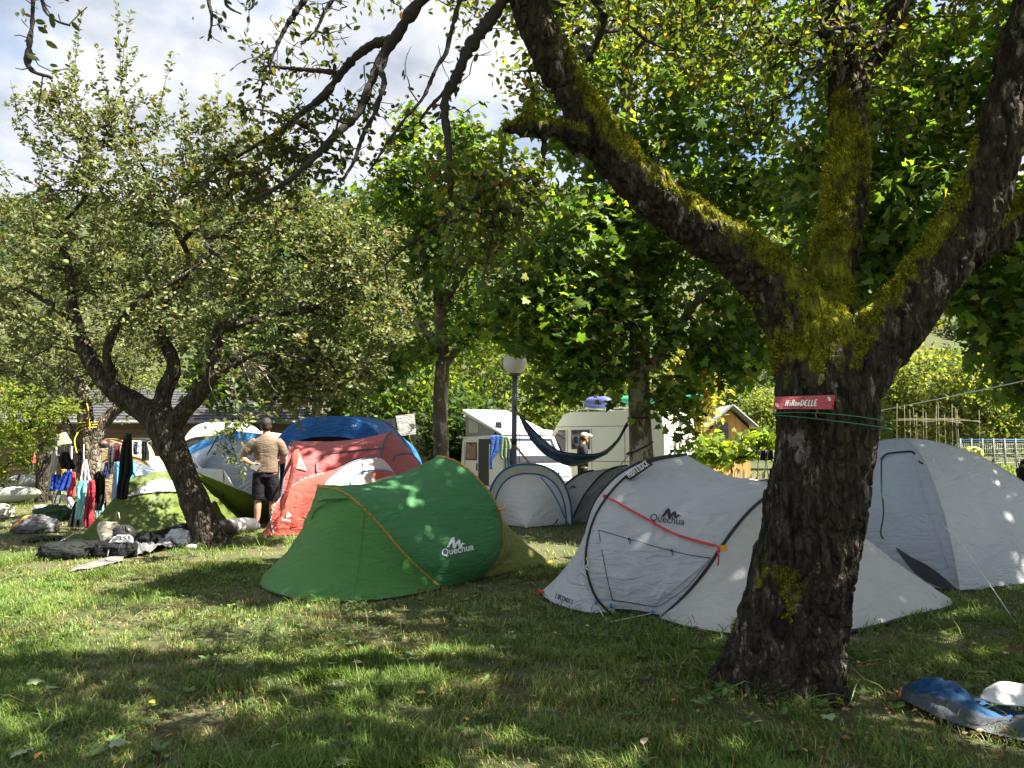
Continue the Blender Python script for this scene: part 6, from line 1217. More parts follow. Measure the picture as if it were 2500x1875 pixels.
def hut():
    Y = 27.0; x0, x1 = P(-120, 1080, Y)[0], P(770, 1080, Y)[0]; ze = P(600, 1032, Y)[2]; r0 = thing('wooden_hut', 'long brown boarded hut with a grey tiled roof behind the left tents', 'building', ((x0 + x1) / 2, Y, 0))
    for k in range(11):
        z = ze * k / 11; MB().box(((x0 + x1) / 2, Y - .01 * (k % 2), z + ze / 22), (x1 - x0, .06, ze / 11 - .015)).build('weatherboard', WALLB, r0, False)
    MB().box(((x0 + x1) / 2, Y + 3, ze / 2), (x1 - x0 - .2, 5.8, ze)).build('wall', WALLB, r0, False)
    for fx in (.30, .52, .72, .86):
        X_ = x0 + (x1 - x0) * fx; f_ = MB().box((X_, Y - .06, ze * .55), (.9, .05, .8)).build('window', M('grey_window_frame', (.4, .4, .38), .6), r0, False); MB().box((X_, Y - .09, ze * .55), (.78, .03, .68)).build('pane', GLASS, f_, False)
    rise, run = 1.35, 3.2; mb = MB(); rows, cols = 12, 90
    for i in range(rows):
        for j in range(cols):
            xa = x0 - .3 + (x1 - x0 + .6) * (j + (.5 if i % 2 else 0)) / cols; wd = (x1 - x0) / cols * .94; ya, yb = Y - .35 + run * i / rows, Y - .35 + run * (i + 1.12) / rows; za, zb = ze + rise * i / rows + .05, ze + rise * (i + 1.12) / rows + .01
            mb.add(np.array([[xa, ya, za], [xa + wd, ya, za], [xa + wd, yb, zb], [xa, yb, zb], [xa, ya, za - .035], [xa + wd, ya, za - .035]]), [(0, 1, 2, 3), (4, 5, 1, 0)])
    mb.build('roof_tiles', TILE, r0, False, kind='stuff'); MB().add(np.array([[x0 - .3, Y - .35, ze], [x1 + .3, Y - .35, ze], [x1 + .3, Y + 2.85, ze + rise], [x0 - .3, Y + 2.85, ze + rise]]) - [0, 0, .03], [(0, 1, 2, 3)]).build('roof_deck', WALLB, r0, False)
    MB().add(np.array([[x0 - .3, Y + 2.85, ze + rise], [x1 + .3, Y + 2.85, ze + rise], [x1 + .3, Y + 6, ze], [x0 - .3, Y + 6, ze]]), [(0, 1, 2, 3)]).build('roof_deck', TILE, r0, False)
    MB().tube(np.array([[x0 - .3, Y - .42, ze], [x1 + .3, Y - .42, ze]]), .06, 8).build('gutter', LIT, r0)
hut()
# polytunnels, bean poles, net fence, overhead line
PLASTIC = M('white_polythene', (.80, .80, .79), .35, (3, .5, .08), (2, .05), .2)
for lab, px, Y, hw, ln in (('white plastic polytunnel behind the bean poles', 2270, 30, 1.15, 4), ('low white plastic cloche left of the larger polytunnel', 2170, 32, .85, 3)):
    c = P(px, 1075, Y); c[2] = -.3; r0 = thing('polytunnel', lab, 'polytunnel', c); S = [arch(c + [q * .3, q, 0], hw, h, (1, -.2, 0), 30, .8) for q, h in ((0, 1.62 if hw > 1 else 1.55), (ln, 1.6))]
    MB().grid(loft(S[0], S[1], 18, 0, amp=.04, sc=6, seed=3)).build('cover', PLASTIC, r0); MB().grid(loft(S[0], np.repeat(c[None] + [[0, -.1, 0]], 30, 0), 8, 0, seed=4)).build('end_cover', PLASTIC, r0); MB().tube(S[0], .02, 6).build('hoop', WIRE, r0)
BAMB = M('bamboo_cane', (.22, .19, .13), .7, None, (20, .25)); rr = np.random.default_rng(3)
r0 = thing('bean_trellis', 'row of thin bean poles tied to crosspieces above the dome tent', 'trellis', P(2280, 1070, 24) * [1, 1, 0])
for px in (2182, 2210, 2222, 2233, 2237, 2256, 2262, 2282, 2290, 2308, 2322, 2334, 2340, 2388):
    tp = P(px + rr.normal() * 4, 1000 + rr.integers(-20, 12), 24); bt = P(px + rr.normal() * 3, 1075, 24); bt[2] = -.3; MB().tube(np.array([bt, tp]), .0055, 5).build('pole', BAMB, r0)
for dy, xa, xb in ((1026, 2176, 2392), (1029, 2240, 2395), (1023, 2190, 2330), (1031, 2250, 2350)): MB().tube(catmull(np.array([P(xa, dy, 23.95), P((xa + xb) / 2, dy - 2 + rr.normal() * 2, 23.95), P(xb, dy + 2, 23.95)]), 12), .008, 5).build('crosspiece', BAMB, r0)
r0 = thing('net_fence', 'blue topped wire net fence beyond the sunlit weeds', 'fence', P(2420, 1080, 33) * [1, 1, 0]); BLN = M('blue_net', (.06, .16, .28), .7)
for px in np.linspace(2345, 2560, 9): q = P(px, 1080, 33); MB().tube(np.array([[q[0], q[1], -.3], [q[0], q[1], 1.55]]), .03, 6).build('post', GRZ, r0)
for z, mt in ((1.5, BLN), (1.42, BLN), (1.3, WIRE), (1.1, WIRE), (.9, WIRE), (.7, WIRE), (.5, WIRE)): MB().tube(np.array([P(2340, 1080, 33) * [1, 1, 0] + [0, 0, z], P(2560, 1080, 33) * [1, 1, 0] + [0, 0, z]]), .02 if mt is BLN else .010, 4).build('wire', mt, r0)
for px in np.arange(2340, 2560, 5): q = P(px, 1080, 33); MB().tube(np.array([[q[0], q[1], .3], [q[0], q[1], 1.4]]), .006, 3).build('mesh_wire', WIRE, r0)
o = MB().tube(catmull(np.array([P(2040, 1024, 9.5), P(2300, 972, 9.0), P(2520, 925, 8.6), P(2700, 880, 8.3)]), 30), .006, 5).build('overhead_line', M('pale_rope', (.62, .64, .66), .6)); setp(o, 'pale rope stretched upward to the right above the dome tent', 'rope')
# ---------------------------------------------------------------- people
SKIN = M('skin', (.34, .19, .125), .55, None, (8, .08)); HAIR = M('dark_hair', (.018, .013, .010), .6, (60, .8), (20, .3))
def ell(mb, secs, n=20):
    V = []; a = np.linspace(0, 2 * PI, n, endpoint=False)
    q = catmull(np.array(secs, float), len(secs) * 4)
    for cx, cy, cz, rx, ry in q: V.append(np.stack([cx + rx * np.cos(a), cy + ry * np.sin(a), np.full(n, cz)], 1))
    m_ = len(q); Fs = [(i * n + k, i * n + (k + 1) % n, (i + 1) * n + (k + 1) % n, (i + 1) * n + k) for i in range(m_ - 1) for k in range(n)] + [tuple(range(n - 1, -1, -1)), tuple((m_ - 1) * n + k for k in range(n))]
    return mb.add(np.vstack(V), Fs)
def ball(mb, c, r, n=14):
    r = np.broadcast_to(np.asarray(r, float), (3,)); u = np.linspace(-PI / 2, PI / 2, n); a = np.linspace(0, 2 * PI, n * 2, endpoint=False)
    V = np.array([[c[0] + r[0] * math.cos(t) * math.cos(q), c[1] + r[1] * math.cos(t) * math.sin(q), c[2] + r[2] * math.sin(t)] for t in u for q in a]); k = n * 2
    return mb.add(V, [(i * k + j, i * k + (j + 1) % k, (i + 1) * k + (j + 1) % k, (i + 1) * k + j) for i in range(n - 1) for j in range(k)])
def lim(mb, pts, rs, n=12): p = catmull(np.c_[np.array(pts, float), rs], 18); return mb.tube(p[:, :3], p[:, 3], n)
def hand(mb, w_, d, nrm, curl=.6):
    """palm with four bent fingers and a thumb"""
    w_, d = np.array(w_, float), unit(d); nrm = unit(np.array(nrm) - d * np.dot(nrm, d)); s = np.cross(d, nrm)
    lim(mb, [w_, w_ + d * .05, w_ + d * .09], [.026, .034, .030])
    for k, L_ in enumerate((.070, .080, .075, .060)):
        b = w_ + d * .085 + s * (-.030 + .020 * k); m1 = b + d * L_ * .5 + nrm * L_ * .15 * curl; e = m1 + unit(d * (1 - curl) + nrm * curl) * L_ * .55; lim(mb, [b, m1, e], [.0105, .0095, .008], 8)
    b = w_ + d * .03 - s * .03; lim(mb, [b, b - s * .03 + d * .03 + nrm * .015, b - s * .035 + d * .065 + nrm * .03], [.013, .011, .009], 8)
def place(mb_or, org, rz, vox=None, sm=2, fold=0, seed=1):
    V, Nn, Fs = remesh(mb_or, vox, sm)
    if fold: V = V + Nn * (fold * fbm(V * np.array([9, 9, 5]), 4, seed))[:, None]
    c, s = math.cos(rz), math.sin(rz); return V @ np.array([[c, -s, 0], [s, c, 0], [0, 0, 1]]).T + org, Fs
def head(mb, c, yaw, nose=True):
    """skull, jaw, nose, lips, ears; faces local direction yaw (0 = +y)"""
    f = np.array([-math.sin(yaw), math.cos(yaw), 0]); s = np.array([math.cos(yaw), math.sin(yaw), 0]); c = np.array(c, float)
    ball(mb, c + [0, 0, .02], (.078, .092, .105)); ball(mb, c + f * .030 - [0, 0, .055], (.055, .060, .065)); lim(mb, [c + f * .085 + [0, 0, .02], c + f * .115 - [0, 0, .012], c + f * .09 - [0, 0, .022]], [.012, .017, .012], 8)
    ball(mb, c + f * .082 - [0, 0, .055], (.022, .014, .010)); ball(mb, c + f * .078 - [0, 0, .092], (.025, .02, .02)); ball(mb, c + f * .074 + [0, 0, .038], (.055, .018, .010))
    for sg in (-1, 1): ball(mb, c + s * sg * .080 - f * .005, (.014, .020, .032))
    return f, s
def man_standing():
    org = G(645, 1292); rz = .12; r0 = thing('person', 'person in brown tee shirt and black shorts seen from behind, holding a tablet', 'person', org)
    b = MB()
    for sg, an, kn in ((-1, (-.11, -.03, .07), (-.105, .0, .49)), (1, (.10, .16, .07), (.105, .10, .49))):
        lim(b, [(sg * .09, 0, .95), (sg * .098, .01, .75), kn, (kn[0], kn[1] - .025, .33), an], [.098, .080, .055, .056, .037]); lim(b, [(an[0], an[1] - .05, .045), (an[0], an[1] + .06, .05), (an[0] * 1.15, an[1] + .19, .03)], [.038, .042, .028])
    ell(b, [(0, 0, .88, .155, .11), (0, 0, 1.0, .16, .11), (0, 0, 1.12, .15, .10), (0, 0, 1.30, .19, .115), (0, .0, 1.41, .19, .10), (0, .005, 1.47, .11, .07), (-.005, .015, 1.52, .062, .062), (-.01, .03, 1.60, .058, .06)])
    lim(b, [(-.19, 0, 1.40), (-.29, .02, 1.27), (-.36, .02, 1.15), (-.29, -.05, 1.08), (-.205, -.115, 1.045)], [.062, .055, .047, .042, .028]); hand(b, (-.205, -.115, 1.045), (.8, -.2, -.2), (.2, .6, .6), .7)
    lim(b, [(.19, 0, 1.40), (.245, .03, 1.24), (.265, .07, 1.12), (.20, .18, 1.06), (.10, .24, 1.08)], [.062, .055, .047, .04, .028]); hand(b, (.10, .24, 1.08), (-.9, .1, 0), (0, 0, 1), .6)
    f, s = head(b, (-.02, .04, 1.645), .5); V, Fs = place(b, org, rz, .008, 3); mk('body', V, Fs, SKIN, r0)
    sh = MB(); ell(sh, [(0, 0, .90, .195, .145), (0, 0, 1.0, .19, .14), (0, 0, 1.15, .185, .135), (0, 0, 1.30, .212, .138), (0, 0, 1.41, .20, .118), (0, .005, 1.47, .12, .09), (0, .01, 1.495, .085, .08)])
    lim(sh, [(-.15, 0, 1.40), (-.23, .01, 1.33), (-.31, .02, 1.22)], [.085, .085, .082]); lim(sh, [(.15, 0, 1.40), (.22, .02, 1.32), (.265, .05, 1.18)], [.085, .085, .082]); V, Fs = place(sh, org, rz, .012, 2, .010, 3); mk('tee_shirt', V, Fs, C_('taupe_jersey', (.15, .11, .078), .03), r0)
    sh = MB(); ell(sh, [(0, 0, .82, .17, .125), (0, 0, .90, .175, .130), (0, 0, .985, .175, .130)])
    for sg, k in ((-1, (-.105, .0)), (1, (.105, .09))): lim(sh, [(sg * .088, 0, .88), (sg * .10, k[1] * .4, .70), (k[0], k[1], .47)], [.112, .108, .100], 16)
    V, Fs = place(sh, org, rz, .012, 2, .018, 5); mk('shorts', V, Fs, C_('black_shorts_cloth', (.014, .014, .018), .02), r0)
    h = MB(); c = np.array([-.02, .04, 1.645]); ball(h, c + [0, 0, .035] - f * .015, (.087, .098, .100)); ball(h, c - f * .035 - [0, 0, .02], (.078, .075, .075)); V, Fs = place(h, org, rz, .009, 1, .012, 6); mk('hair', V, Fs, HAIR, r0)
    for x, y in ((-.115, -.02), (.105, .17)):
        q = MB(); lim(q, [(x, y - .07, .045), (x, y + .05, .05), (x * 1.15, y + .20, .035)], [.046, .050, .034]); ball(q, (x, y - .02, .09), (.045, .055, .04)); V, Fs = place(q, org, rz, .01, 1); mk('shoe', V, Fs, M('grey_trainer', (.08, .085, .10), .7, None, (30, .6)), r0)
    c_, s_ = math.cos(rz), math.sin(rz); Rm = np.array([[c_, -s_, 0], [s_, c_, 0], [0, 0, 1]]); tp = np.array([-.115, -.155, 1.015]) @ Rm.T + org
    R = np.array(Matrix.Rotation(.5, 3, 'Y') @ Matrix.Rotation(-.7, 3, 'X')); o = MB().box(tp, (.13, .012, .19), R).build('tablet', PLAS, None, False); setp(bevel(o, .004), 'dark tablet in the hand of the standing person', 'tablet')
man_standing()
def man_cap():
    p = P(1422, 1080, 19.3); org = np.array([p[0], p[1], gz(p[0], p[1])]); rz = -PI / 2 + .15; r0 = thing('person', 'person in cream cap and dark shirt looking at a phone by the van', 'person', org)
    b = MB()
    for sg in (-1, 1): lim(b, [(sg * .09, 0, .95), (sg * .10, .01, .72), (sg * .10, 0, .48), (sg * .10, -.02, .30), (sg * .10, -.03, .07)], [.098, .08, .056, .055, .038]); lim(b, [(sg * .10, -.07, .05), (sg * .10, .06, .05), (sg * .11, .18, .03)], [.038, .042, .028])
    ell(b, [(0, 0, .88, .155, .11), (0, 0, 1.12, .15, .10), (0, 0, 1.30, .19, .115), (0, .0, 1.41, .19, .10), (0, .005, 1.47, .11, .07), (0, .02, 1.53, .062, .062), (0, .035, 1.60, .058, .06)])
    for sg in (-1, 1): lim(b, [(sg * .19, 0, 1.40), (sg * .24, .0, 1.24), (sg * .23, .05, 1.12), (sg * .15, .20, 1.11), (sg * .05, .34, 1.16)], [.062, .055, .047, .042, .028]); hand(b, (sg * .05, .34, 1.16), (-sg * .2, .8, .2), (-sg, 0, .2), .8)
    f, s = head(b, (0, .06, 1.64), 0); V, Fs = place(b, org, rz, .008, 3); mk('body', V, Fs, SKIN, r0)
    sh = MB(); ell(sh, [(0, 0, .92, .185, .14), (0, 0, 1.15, .18, .13), (0, 0, 1.30, .21, .138), (0, 0, 1.41, .20, .118), (0, .005, 1.47, .12, .09), (0, .01, 1.495, .085, .08)])
    for sg in (-1, 1): lim(sh, [(sg * .15, 0, 1.40), (sg * .22, 0, 1.32), (sg * .245, .0, 1.19)], [.085, .085, .08])
    V, Fs = place(sh, org, rz, .012, 2, .02, 3); mk('tee_shirt', V, Fs, C_('charcoal_jersey', (.022, .022, .026), .02), r0)
    sh = MB(); ell(sh, [(0, 0, .82, .165, .12), (0, 0, .98, .17, .125)])
    for sg in (-1, 1): lim(sh, [(sg * .088, 0, .88), (sg * .10, .0, .50), (sg * .10, -.02, .10)], [.11, .085, .07], 14)
    V, Fs = place(sh, org, rz, .012, 2, .02, 5); mk('trousers', V, Fs, C_('black_trousers_cloth', (.014, .014, .016), .02), r0)
    h = MB(); c = np.array([0, .06, 1.64]); ball(h, c - [0, .03, -.0], (.084, .085, .085)); V, Fs = place(h, org, rz, .009, 1, .008, 6); mk('hair', V, Fs, HAIR, r0)
    h = MB(); ball(h, c + [0, -.005, .065], (.094, .108, .080)); lim(h, [c + [0, .08, .055], c + [0, .14, .05], c + [0, .185, .035]], [.05, .052, .035]); V, Fs = place(h, org, rz, .009, 1); V2 = V.copy(); mk('cap', V2, Fs, C_('cream_cap_cloth', (.62, .52, .38), .02), r0)
    c_, s_ = math.cos(rz), math.sin(rz); q = np.array([0, .46, 1.20]) @ np.array([[c_, -s_, 0], [s_, c_, 0], [0, 0, 1]]).T + org; o = MB().box(q, (.09, .15, .012), np.array(Matrix.Rotation(.5, 3, 'Y'))).build('phone', PLAS, None, False); setp(o, 'phone in the hands of the person in the cap', 'phone')
man_cap()

# ---------------------------------------------------------------- laundry
Yl = 12.6
CL = lambda n, *c: C_(n, c, .15)
def lines():
    PRP = M('white_clothesline', (.62, .62, .60), .7)
    for lab, a, m1, b in (('white clothesline from the roped tree to the leaning apple tree', P(240, 1098, 13.1), P(300, 1092, 12), P(392, 1062, 10.4)), ('short clothesline under the roped tree fork', P(205, 1085, 13.0), P(206, 1125, 12.7), P(224, 1178, 12.5)), ('clothesline between the shaded trunk and the roped tree', P(115, 1105, 17.2), P(165, 1112, 14.5), P(212, 1080, 13.1)), ('clothesline behind the black trousers', P(268, 1075, 15), P(330, 1088, 15), P(395, 1066, 15))):
        o = MB().tube(catmull(np.array([a, m1, b]), 24), .006, 5).build('clothesline', PRP); setp(o, lab, 'rope')
lines()
YR = M('yellow_rope', (.62, .48, .04), .7); r0 = thing('yellow_rope', 'yellow rope wound round the pale apple tree fork', 'rope', P(222, 1050, 13.3))
cc_ = P(222, 1048, 13.4)
for k in range(3):
    a = np.linspace(0, 2 * PI, 30); MB().tube(np.stack([cc_[0] + (.20 + .01 * k) * np.cos(a), cc_[1] + .20 * np.sin(a), cc_[2] + .035 * k + .06 * np.cos(a + .5 * k) + .012 * np.sin(3 * a + k)], 1), .0075, 5).build('coil', YR, r0)
MB().tube(catmull(np.array([P(219, 1045, 13.18), P(217, 1010, 13.2), P(212, 985, 13.2)]), 12), .010, 5).build('hanging_end', YR, r0); MB().tube(catmull(np.array([P(190, 1056, 13.2), P(182, 1075, 13.15), P(186, 1100, 13.1), P(190, 1108, 13.1)]), 12), .010, 5).build('hanging_end', YR, r0)
G_ = 'laundry hanging by the roped apple tree'
for nm, lab, rows, Y, mt in (
    ('trousers', 'long black trousers hanging in front of the light blue tent', [(1058, 310, 322), (1072, 303, 324), (1100, 296, 324), (1150, 293, 325), (1172, 290, 316), (1205, 288, 312), (1219, 291, 308)], 11.2, CL('black_trousers', .020, .020, .022)),
    ('shirt', 'maroon tee shirt hung on the clothesline', [(1086, 280, 295), (1100, 281, 294), (1127, 281, 293)], 11.9, CL('maroon_cloth', .12, .012, .035)),
    ('shirt', 'dark grey shirt next to the maroon tee shirt', [(1088, 266, 278), (1110, 263, 279), (1140, 264, 279), (1157, 268, 278)], 12.1, CL('slate_cloth', .045, .048, .058)),
    ('shorts', 'navy blue shorts on the far clothesline', [(1078, 326, 337), (1095, 326, 337), (1110, 328, 335)], 14.9, CL('navy_cloth', .015, .025, .12)),
    ('towel', 'small white cloth on the far clothesline', [(1077, 338, 346), (1095, 337, 345), (1108, 338, 343)], 14.9, CL('white_cloth', .7, .7, .72)),
    ('shorts', 'black shorts on the far clothesline', [(1077, 347, 358), (1100, 347, 361), (1125, 348, 361)], 14.9, CL('black_cloth', .018, .018, .02)),
    ('towel', 'white towel hanging from the pale trunk', [(1122, 206, 211), (1135, 202, 216), (1160, 198, 220), (1176, 197, 221)], 12.5, CL('white_cloth', .7, .7, .72)),
    ('shirt', 'aqua tee shirt hanging under the white towel', [(1174, 196, 216), (1190, 184, 217), (1210, 186, 216), (1231, 192, 214)], 12.3, CL('aqua_cloth', .22, .60, .66)),
    ('towel', 'pale aqua towel below the aqua tee shirt', [(1229, 187, 207), (1250, 187, 206), (1268, 186, 203)], 12.35, CL('pale_aqua_cloth', .32, .66, .62)),
    ('hoodie', 'dark red hoodie hanging beside the aqua tee shirt', [(1172, 218, 228), (1195, 214, 231), (1230, 209, 229), (1262, 203, 227), (1290, 206, 226)], 12.1, CL('crimson_cloth', .36, .03, .05)),
    ('shirt', 'black tee shirt right of the red hoodie', [(1150, 240, 252), (1163, 228, 258), (1190, 230, 259), (1220, 231, 259), (1246, 234, 248)], 12.2, CL('black_cloth', .018, .018, .02)),
    ('shorts', 'bright blue shorts at the left of the laundry', [(1158, 126, 150), (1175, 124, 150), (1199, 123, 142)], 13.4, CL('cobalt_cloth', .015, .06, .42)),
    ('shorts', 'large bright blue shorts beside the orange cloth', [(1150, 160, 177), (1170, 148, 177), (1198, 135, 173)], 13.2, CL('cobalt_cloth', .015, .06, .42)),
    ('cloth', 'orange cloth above the blue shorts', [(1146, 152, 163), (1156, 152, 163), (1167, 153, 160)], 13.3, CL('amber_cloth', .62, .33, .03)),
    ('towel', 'coral red towel right of the blue shorts', [(1153, 176, 184), (1175, 175, 187), (1200, 168, 184), (1213, 165, 180)], 13.0, CL('coral_cloth', .62, .08, .10)),
    ('shirt', 'white and pink shirt at the far left of the laundry', [(1102, 128, 136), (1125, 124, 140), (1160, 121, 134), (1197, 121, 128)], 13.7, CL('pinkish_cloth', .62, .56, .60)),
    ('jacket', 'dark jacket hung above the blue shorts', [(1103, 152, 168), (1120, 141, 176), (1138, 146, 186), (1146, 150, 186)], 13.6, CL('charcoal_cloth', .025, .028, .032)),
    ('shirt', 'dark hanging shirt left of the pale trunk', [(1098, 192, 200), (1115, 190, 204), (1140, 189, 203), (1154, 190, 200)], 12.9, CL('black_cloth', .018, .018, .02)),
    ('shirt', 'grey shirt hanging lowest on the left', [(1196, 132, 150), (1212, 127, 148), (1230, 127, 146)], 13.2, CL('grey_cloth', .14, .14, .13)),
    ('towel', 'striped white and red towel under the coral towel', [(1205, 152, 165), (1220, 150, 175), (1238, 170, 186)], 13.1, CL('white_cloth', .7, .7, .72)),
    ('towel', 'pale cyan towel in front of the light blue tent', [(1222, 245, 254), (1245, 240, 253), (1270, 240, 249)], 12.4, CL('pale_aqua_cloth', .32, .66, .62)),
    ('wetsuit', 'black wetsuit legs reaching the grass under the towels', [(1225, 185, 192), (1255, 174, 200), (1285, 168, 205), (1299, 168, 200)], 12.6, CL('black_cloth', .018, .018, .02)),
    ('shirt', 'deep blue shirt behind the black tee shirt', [(1128, 258, 266), (1145, 254, 268), (1168, 255, 264)], 12.8, CL('navy_cloth', .015, .025, .12)),
    ('jacket', 'red jacket hanging by the shaded apple trunk', [(1108, 76, 86), (1120, 74, 88), (1132, 76, 86)], 16.8, CL('coral_cloth', .62, .08, .10)),
    ('trousers', 'grey trousers hanging under the red jacket', [(1130, 70, 82), (1145, 68, 80), (1163, 69, 74)], 16.9, CL('grey_cloth', .14, .14, .13))):
    sheet(nm, lab, rows, Y, mt, 'clothes', .035, 2.4, len(lab), G_)
o = MB(); ball(o, (0, 0, 0), (.085, .10, .075)); V, Nn, Fs = remesh(o, .012, 1); o = mk('helmet', V * [1, 1, 1.0], Fs, M('black_red_helmet', (.03, .03, .035), .35, None, (8, .5), var2=(9, .56, (.55, .06, .08)))); o.location = tuple(P(254, 1084, 12.7)); setp(o, 'black and red helmet hanging in the pale tree fork', 'helmet')

# ---------------------------------------------------------------- bags and bits on the grass
def lump(name, label, cat, c, r, mat, seed=1, rot=0, amp=.18, group=None, flat=True, sc=2.2, fine=.02):
    u = np.linspace(-PI / 2, PI / 2, 56); a = np.linspace(0, 2 * PI, 90, endpoint=False); U_, A_ = np.meshgrid(u, a, indexing='ij')
    D = np.stack([np.cos(U_) * np.cos(A_), np.cos(U_) * np.sin(A_), np.sin(U_)], -1); sq = np.sign(D) * np.abs(D) ** .8
    k = 1 + amp * 1.4 * fbm(D * sc + seed, 4, seed) + 2.2 * fine * (1 - np.abs(fbm(D * 7 + seed, 3, seed + 5)) * 3) + .05 * np.clip(1 - np.abs(fbm(D * 4.2 + 2 * seed, 3, seed + 9)) * 6, 0, 1)
    V = (sq * k[..., None]) * np.array(r)
    if flat: V[..., 2] = np.maximum(V[..., 2], -r[2] * .55) + r[2] * .53
    c0, s0 = math.cos(rot), math.sin(rot); V = V @ np.array([[c0, -s0, 0], [s0, c0, 0], [0, 0, 1]]).T
    n, m_ = 56, 90; Fs = [(i * m_ + j, i * m_ + (j + 1) % m_, (i + 1) * m_ + (j + 1) % m_, (i + 1) * m_ + j) for i in range(n - 1) for j in range(m_)]
    o = mk(name, V.reshape(-1, 3), Fs, mat); o.location = Vector(tuple(float(v) for v in c)); return setp(o, label, cat, group)
def gl_(px, py): return G(px, py, .004)
BKN = C_('black_nylon', (.009, .010, .012), .02)
lump('dry_bag', 'long dark grey duffel bag lying leftmost in front of the olive tent', 'bag', gl_(155, 1362), (.26, .15, .12), C_('dark_grey_nylon', (.014, .016, .016), .02), 3, .15); lump('duffel_bag', 'black bag with straps lying next to the long dark duffel', 'bag', gl_(220, 1355), (.16, .13, .11), BKN, 5)
r_ = lump('equipment_bag', 'black equipment bag with white markings in the middle of the pile', 'bag', gl_(280, 1358), (.25, .16, .125), BKN, 7, .1)
for q in (-.12, .0, .12): MB().tube(np.array([[q, -.165, .02], [q + .01, -.15, .14], [q + .02, 0, .205]]), .008, 5).build('strap', WHITE_PR if q == 0 else BLACK, r_, local=True)
o = sheet('race_shirt', 'white and blue shirt numbered 35 lying on the black bag', [(1306, 288, 318), (1314, 275, 326), (1324, 266, 326)], 8.75, CL('jersey_white', .66, .68, .74), 'shirt', .01, 2, 4)
text(None, '35', (286, 1319), (22, -1), (2, -9), BLACK_PR, o, .03, fn=lambda a, b: P(a, b, 8.71))
hb = P(303, 1303, 9.3); o = MB(); ball(o, (0, 0, 0), (.13, .12, .11)); V, Nn, Fs = remesh(o, .014, 1); o = mk('bike_helmet', V[:, :3], Fs, M('matt_black_shell', (.02, .02, .022), .4)); o.location = tuple(hb); setp(o, 'black vented helmet behind the numbered shirt', 'helmet')
for q in np.linspace(-.8, .8, 5): MB().tube(catmull(np.array([[.135 * math.sin(q), -.05, .02], [.118 * math.sin(q), -.095, .06], [.06 * math.sin(q), -.06, .108]]), 8), .009, 5).build('vent_rib', PLAS, o, local=True)
lump('stuff_sack', 'round black stuff sack beside the vented helmet', 'bag', gl_(355, 1338), (.14, .12, .13), BKN, 9); lump('dark_clothes', 'heap of dark clothes next to the leaning apple trunk', 'clothes', gl_(410, 1322), (.22, .14, .11), C_('dark_cloth_heap', (.018, .019, .022), .02), 11, .2, .4); lump('dark_clothes', 'dark folded garment on top of the heap beside the apple trunk', 'clothes', gl_(440, 1305), (.16, .1, .10), C_('dark_cloth_heap', (.018, .019, .022), .02), 14, .2, .4)
lump('plastic_bag', 'crumpled white plastic bag at the foot of the leaning apple tree', 'bag', gl_(440, 1330), (.17, .11, .125), M('white_plastic_film', (.72, .72, .74), .3, (14, .8, .05), (6, .1), .2), 13, -.3, .35, fine=.08); lump('plastic_bag', 'small white plastic scrap beside the apple trunk foot', 'bag', gl_(468, 1338), (.07, .05, .03), MATS['white_plastic_film'], 15)
def tarp(name, label, pts_near, pts_far, mat, hump=.05, seed=1, cat='tarp'):
    a = catmull(np.array([G(*p, .02) for p in pts_near]), 30); b = catmull(np.array([G(*p, .02) for p in pts_far]), 30); t = np.linspace(0, 1, 18)[:, None, None]; A = a[None] * (1 - t) + b[None] * t
    i, j = np.meshgrid(np.linspace(0, 1, 18), np.linspace(0, 1, 30), indexing='ij'); n_ = fbm(np.stack([i * 4, j * 6, 0 * i + seed], -1), 4, seed); A[..., 2] += hump * (np.abs(n_) * 1.6 + .5 * np.sin(PI * i)) * np.minimum(1, 6 * np.minimum(j, 1 - j) + .15)
    c = A.mean((0, 1)); o = MB().grid(A).build(name, mat, None, base=c); o.modifiers.new('thick', 'SOLIDIFY').thickness = .008; return setp(o, label, cat)
tarp('grey_tarp', 'grey tarpaulin spread under the bags toward the apple trunk', [(300, 1358), (350, 1352), (430, 1335)], [(310, 1322), (370, 1312), (435, 1308)], M('grey_tarp_cloth', (.12, .12, .125), .5, (9, .6), (5, .3)), .10, 3); tarp('grey_tarp', 'narrow pale groundsheet lying on the grass in front of the bags', [(168, 1395), (230, 1385), (300, 1368)], [(175, 1388), (240, 1366), (305, 1350)], M('pale_groundsheet', (.15, .15, .15), .5, (9, .5), (5, .2)), .015, 5)
tarp('grey_tarp', 'grey groundsheet behind the long duffel bag', [(150, 1340), (200, 1345), (260, 1342)], [(165, 1322), (210, 1318), (255, 1318)], MATS['grey_tarp_cloth'], .03, 8); tarp('black_mat', 'black mat lying flat on the grass left of the bags', [(50, 1322), (90, 1320), (150, 1312)], [(55, 1318), (100, 1309), (160, 1308)], BKN, .01, 9, 'mat'); tarp('black_cloth', 'black cloth dropped on the lawn near the far laundry', [(98, 1224), (112, 1222), (128, 1217)], [(100, 1216), (112, 1210), (128, 1209)], BKN, .04, 10, 'cloth')
o = MB().tube(catmull(np.array([P(528, 1292, 10.9), P(560, 1287, 11.3), P(592, 1282, 11.7), P(622, 1284, 12.0)]), 20), np.r_[.02, np.full(18, .115), .05], 14).build('rolled_mat', M('patterned_mat', (.05, .05, .055), .7, (20, .4), (8, .3), var2=(5, .56, (.40, .40, .40)))); setp(o, 'rolled black and grey mat right of the leaning apple trunk', 'mat')
r_ = sheet('tote_bag', 'pale canvas tote bag standing before the olive tent', [(1274, 246, 290), (1290, 243, 293), (1310, 252, 292), (1322, 258, 290)], 10.1, CL('natural_canvas', .44, .40, .32), 'bag', .02, 1, 2, th=.05)
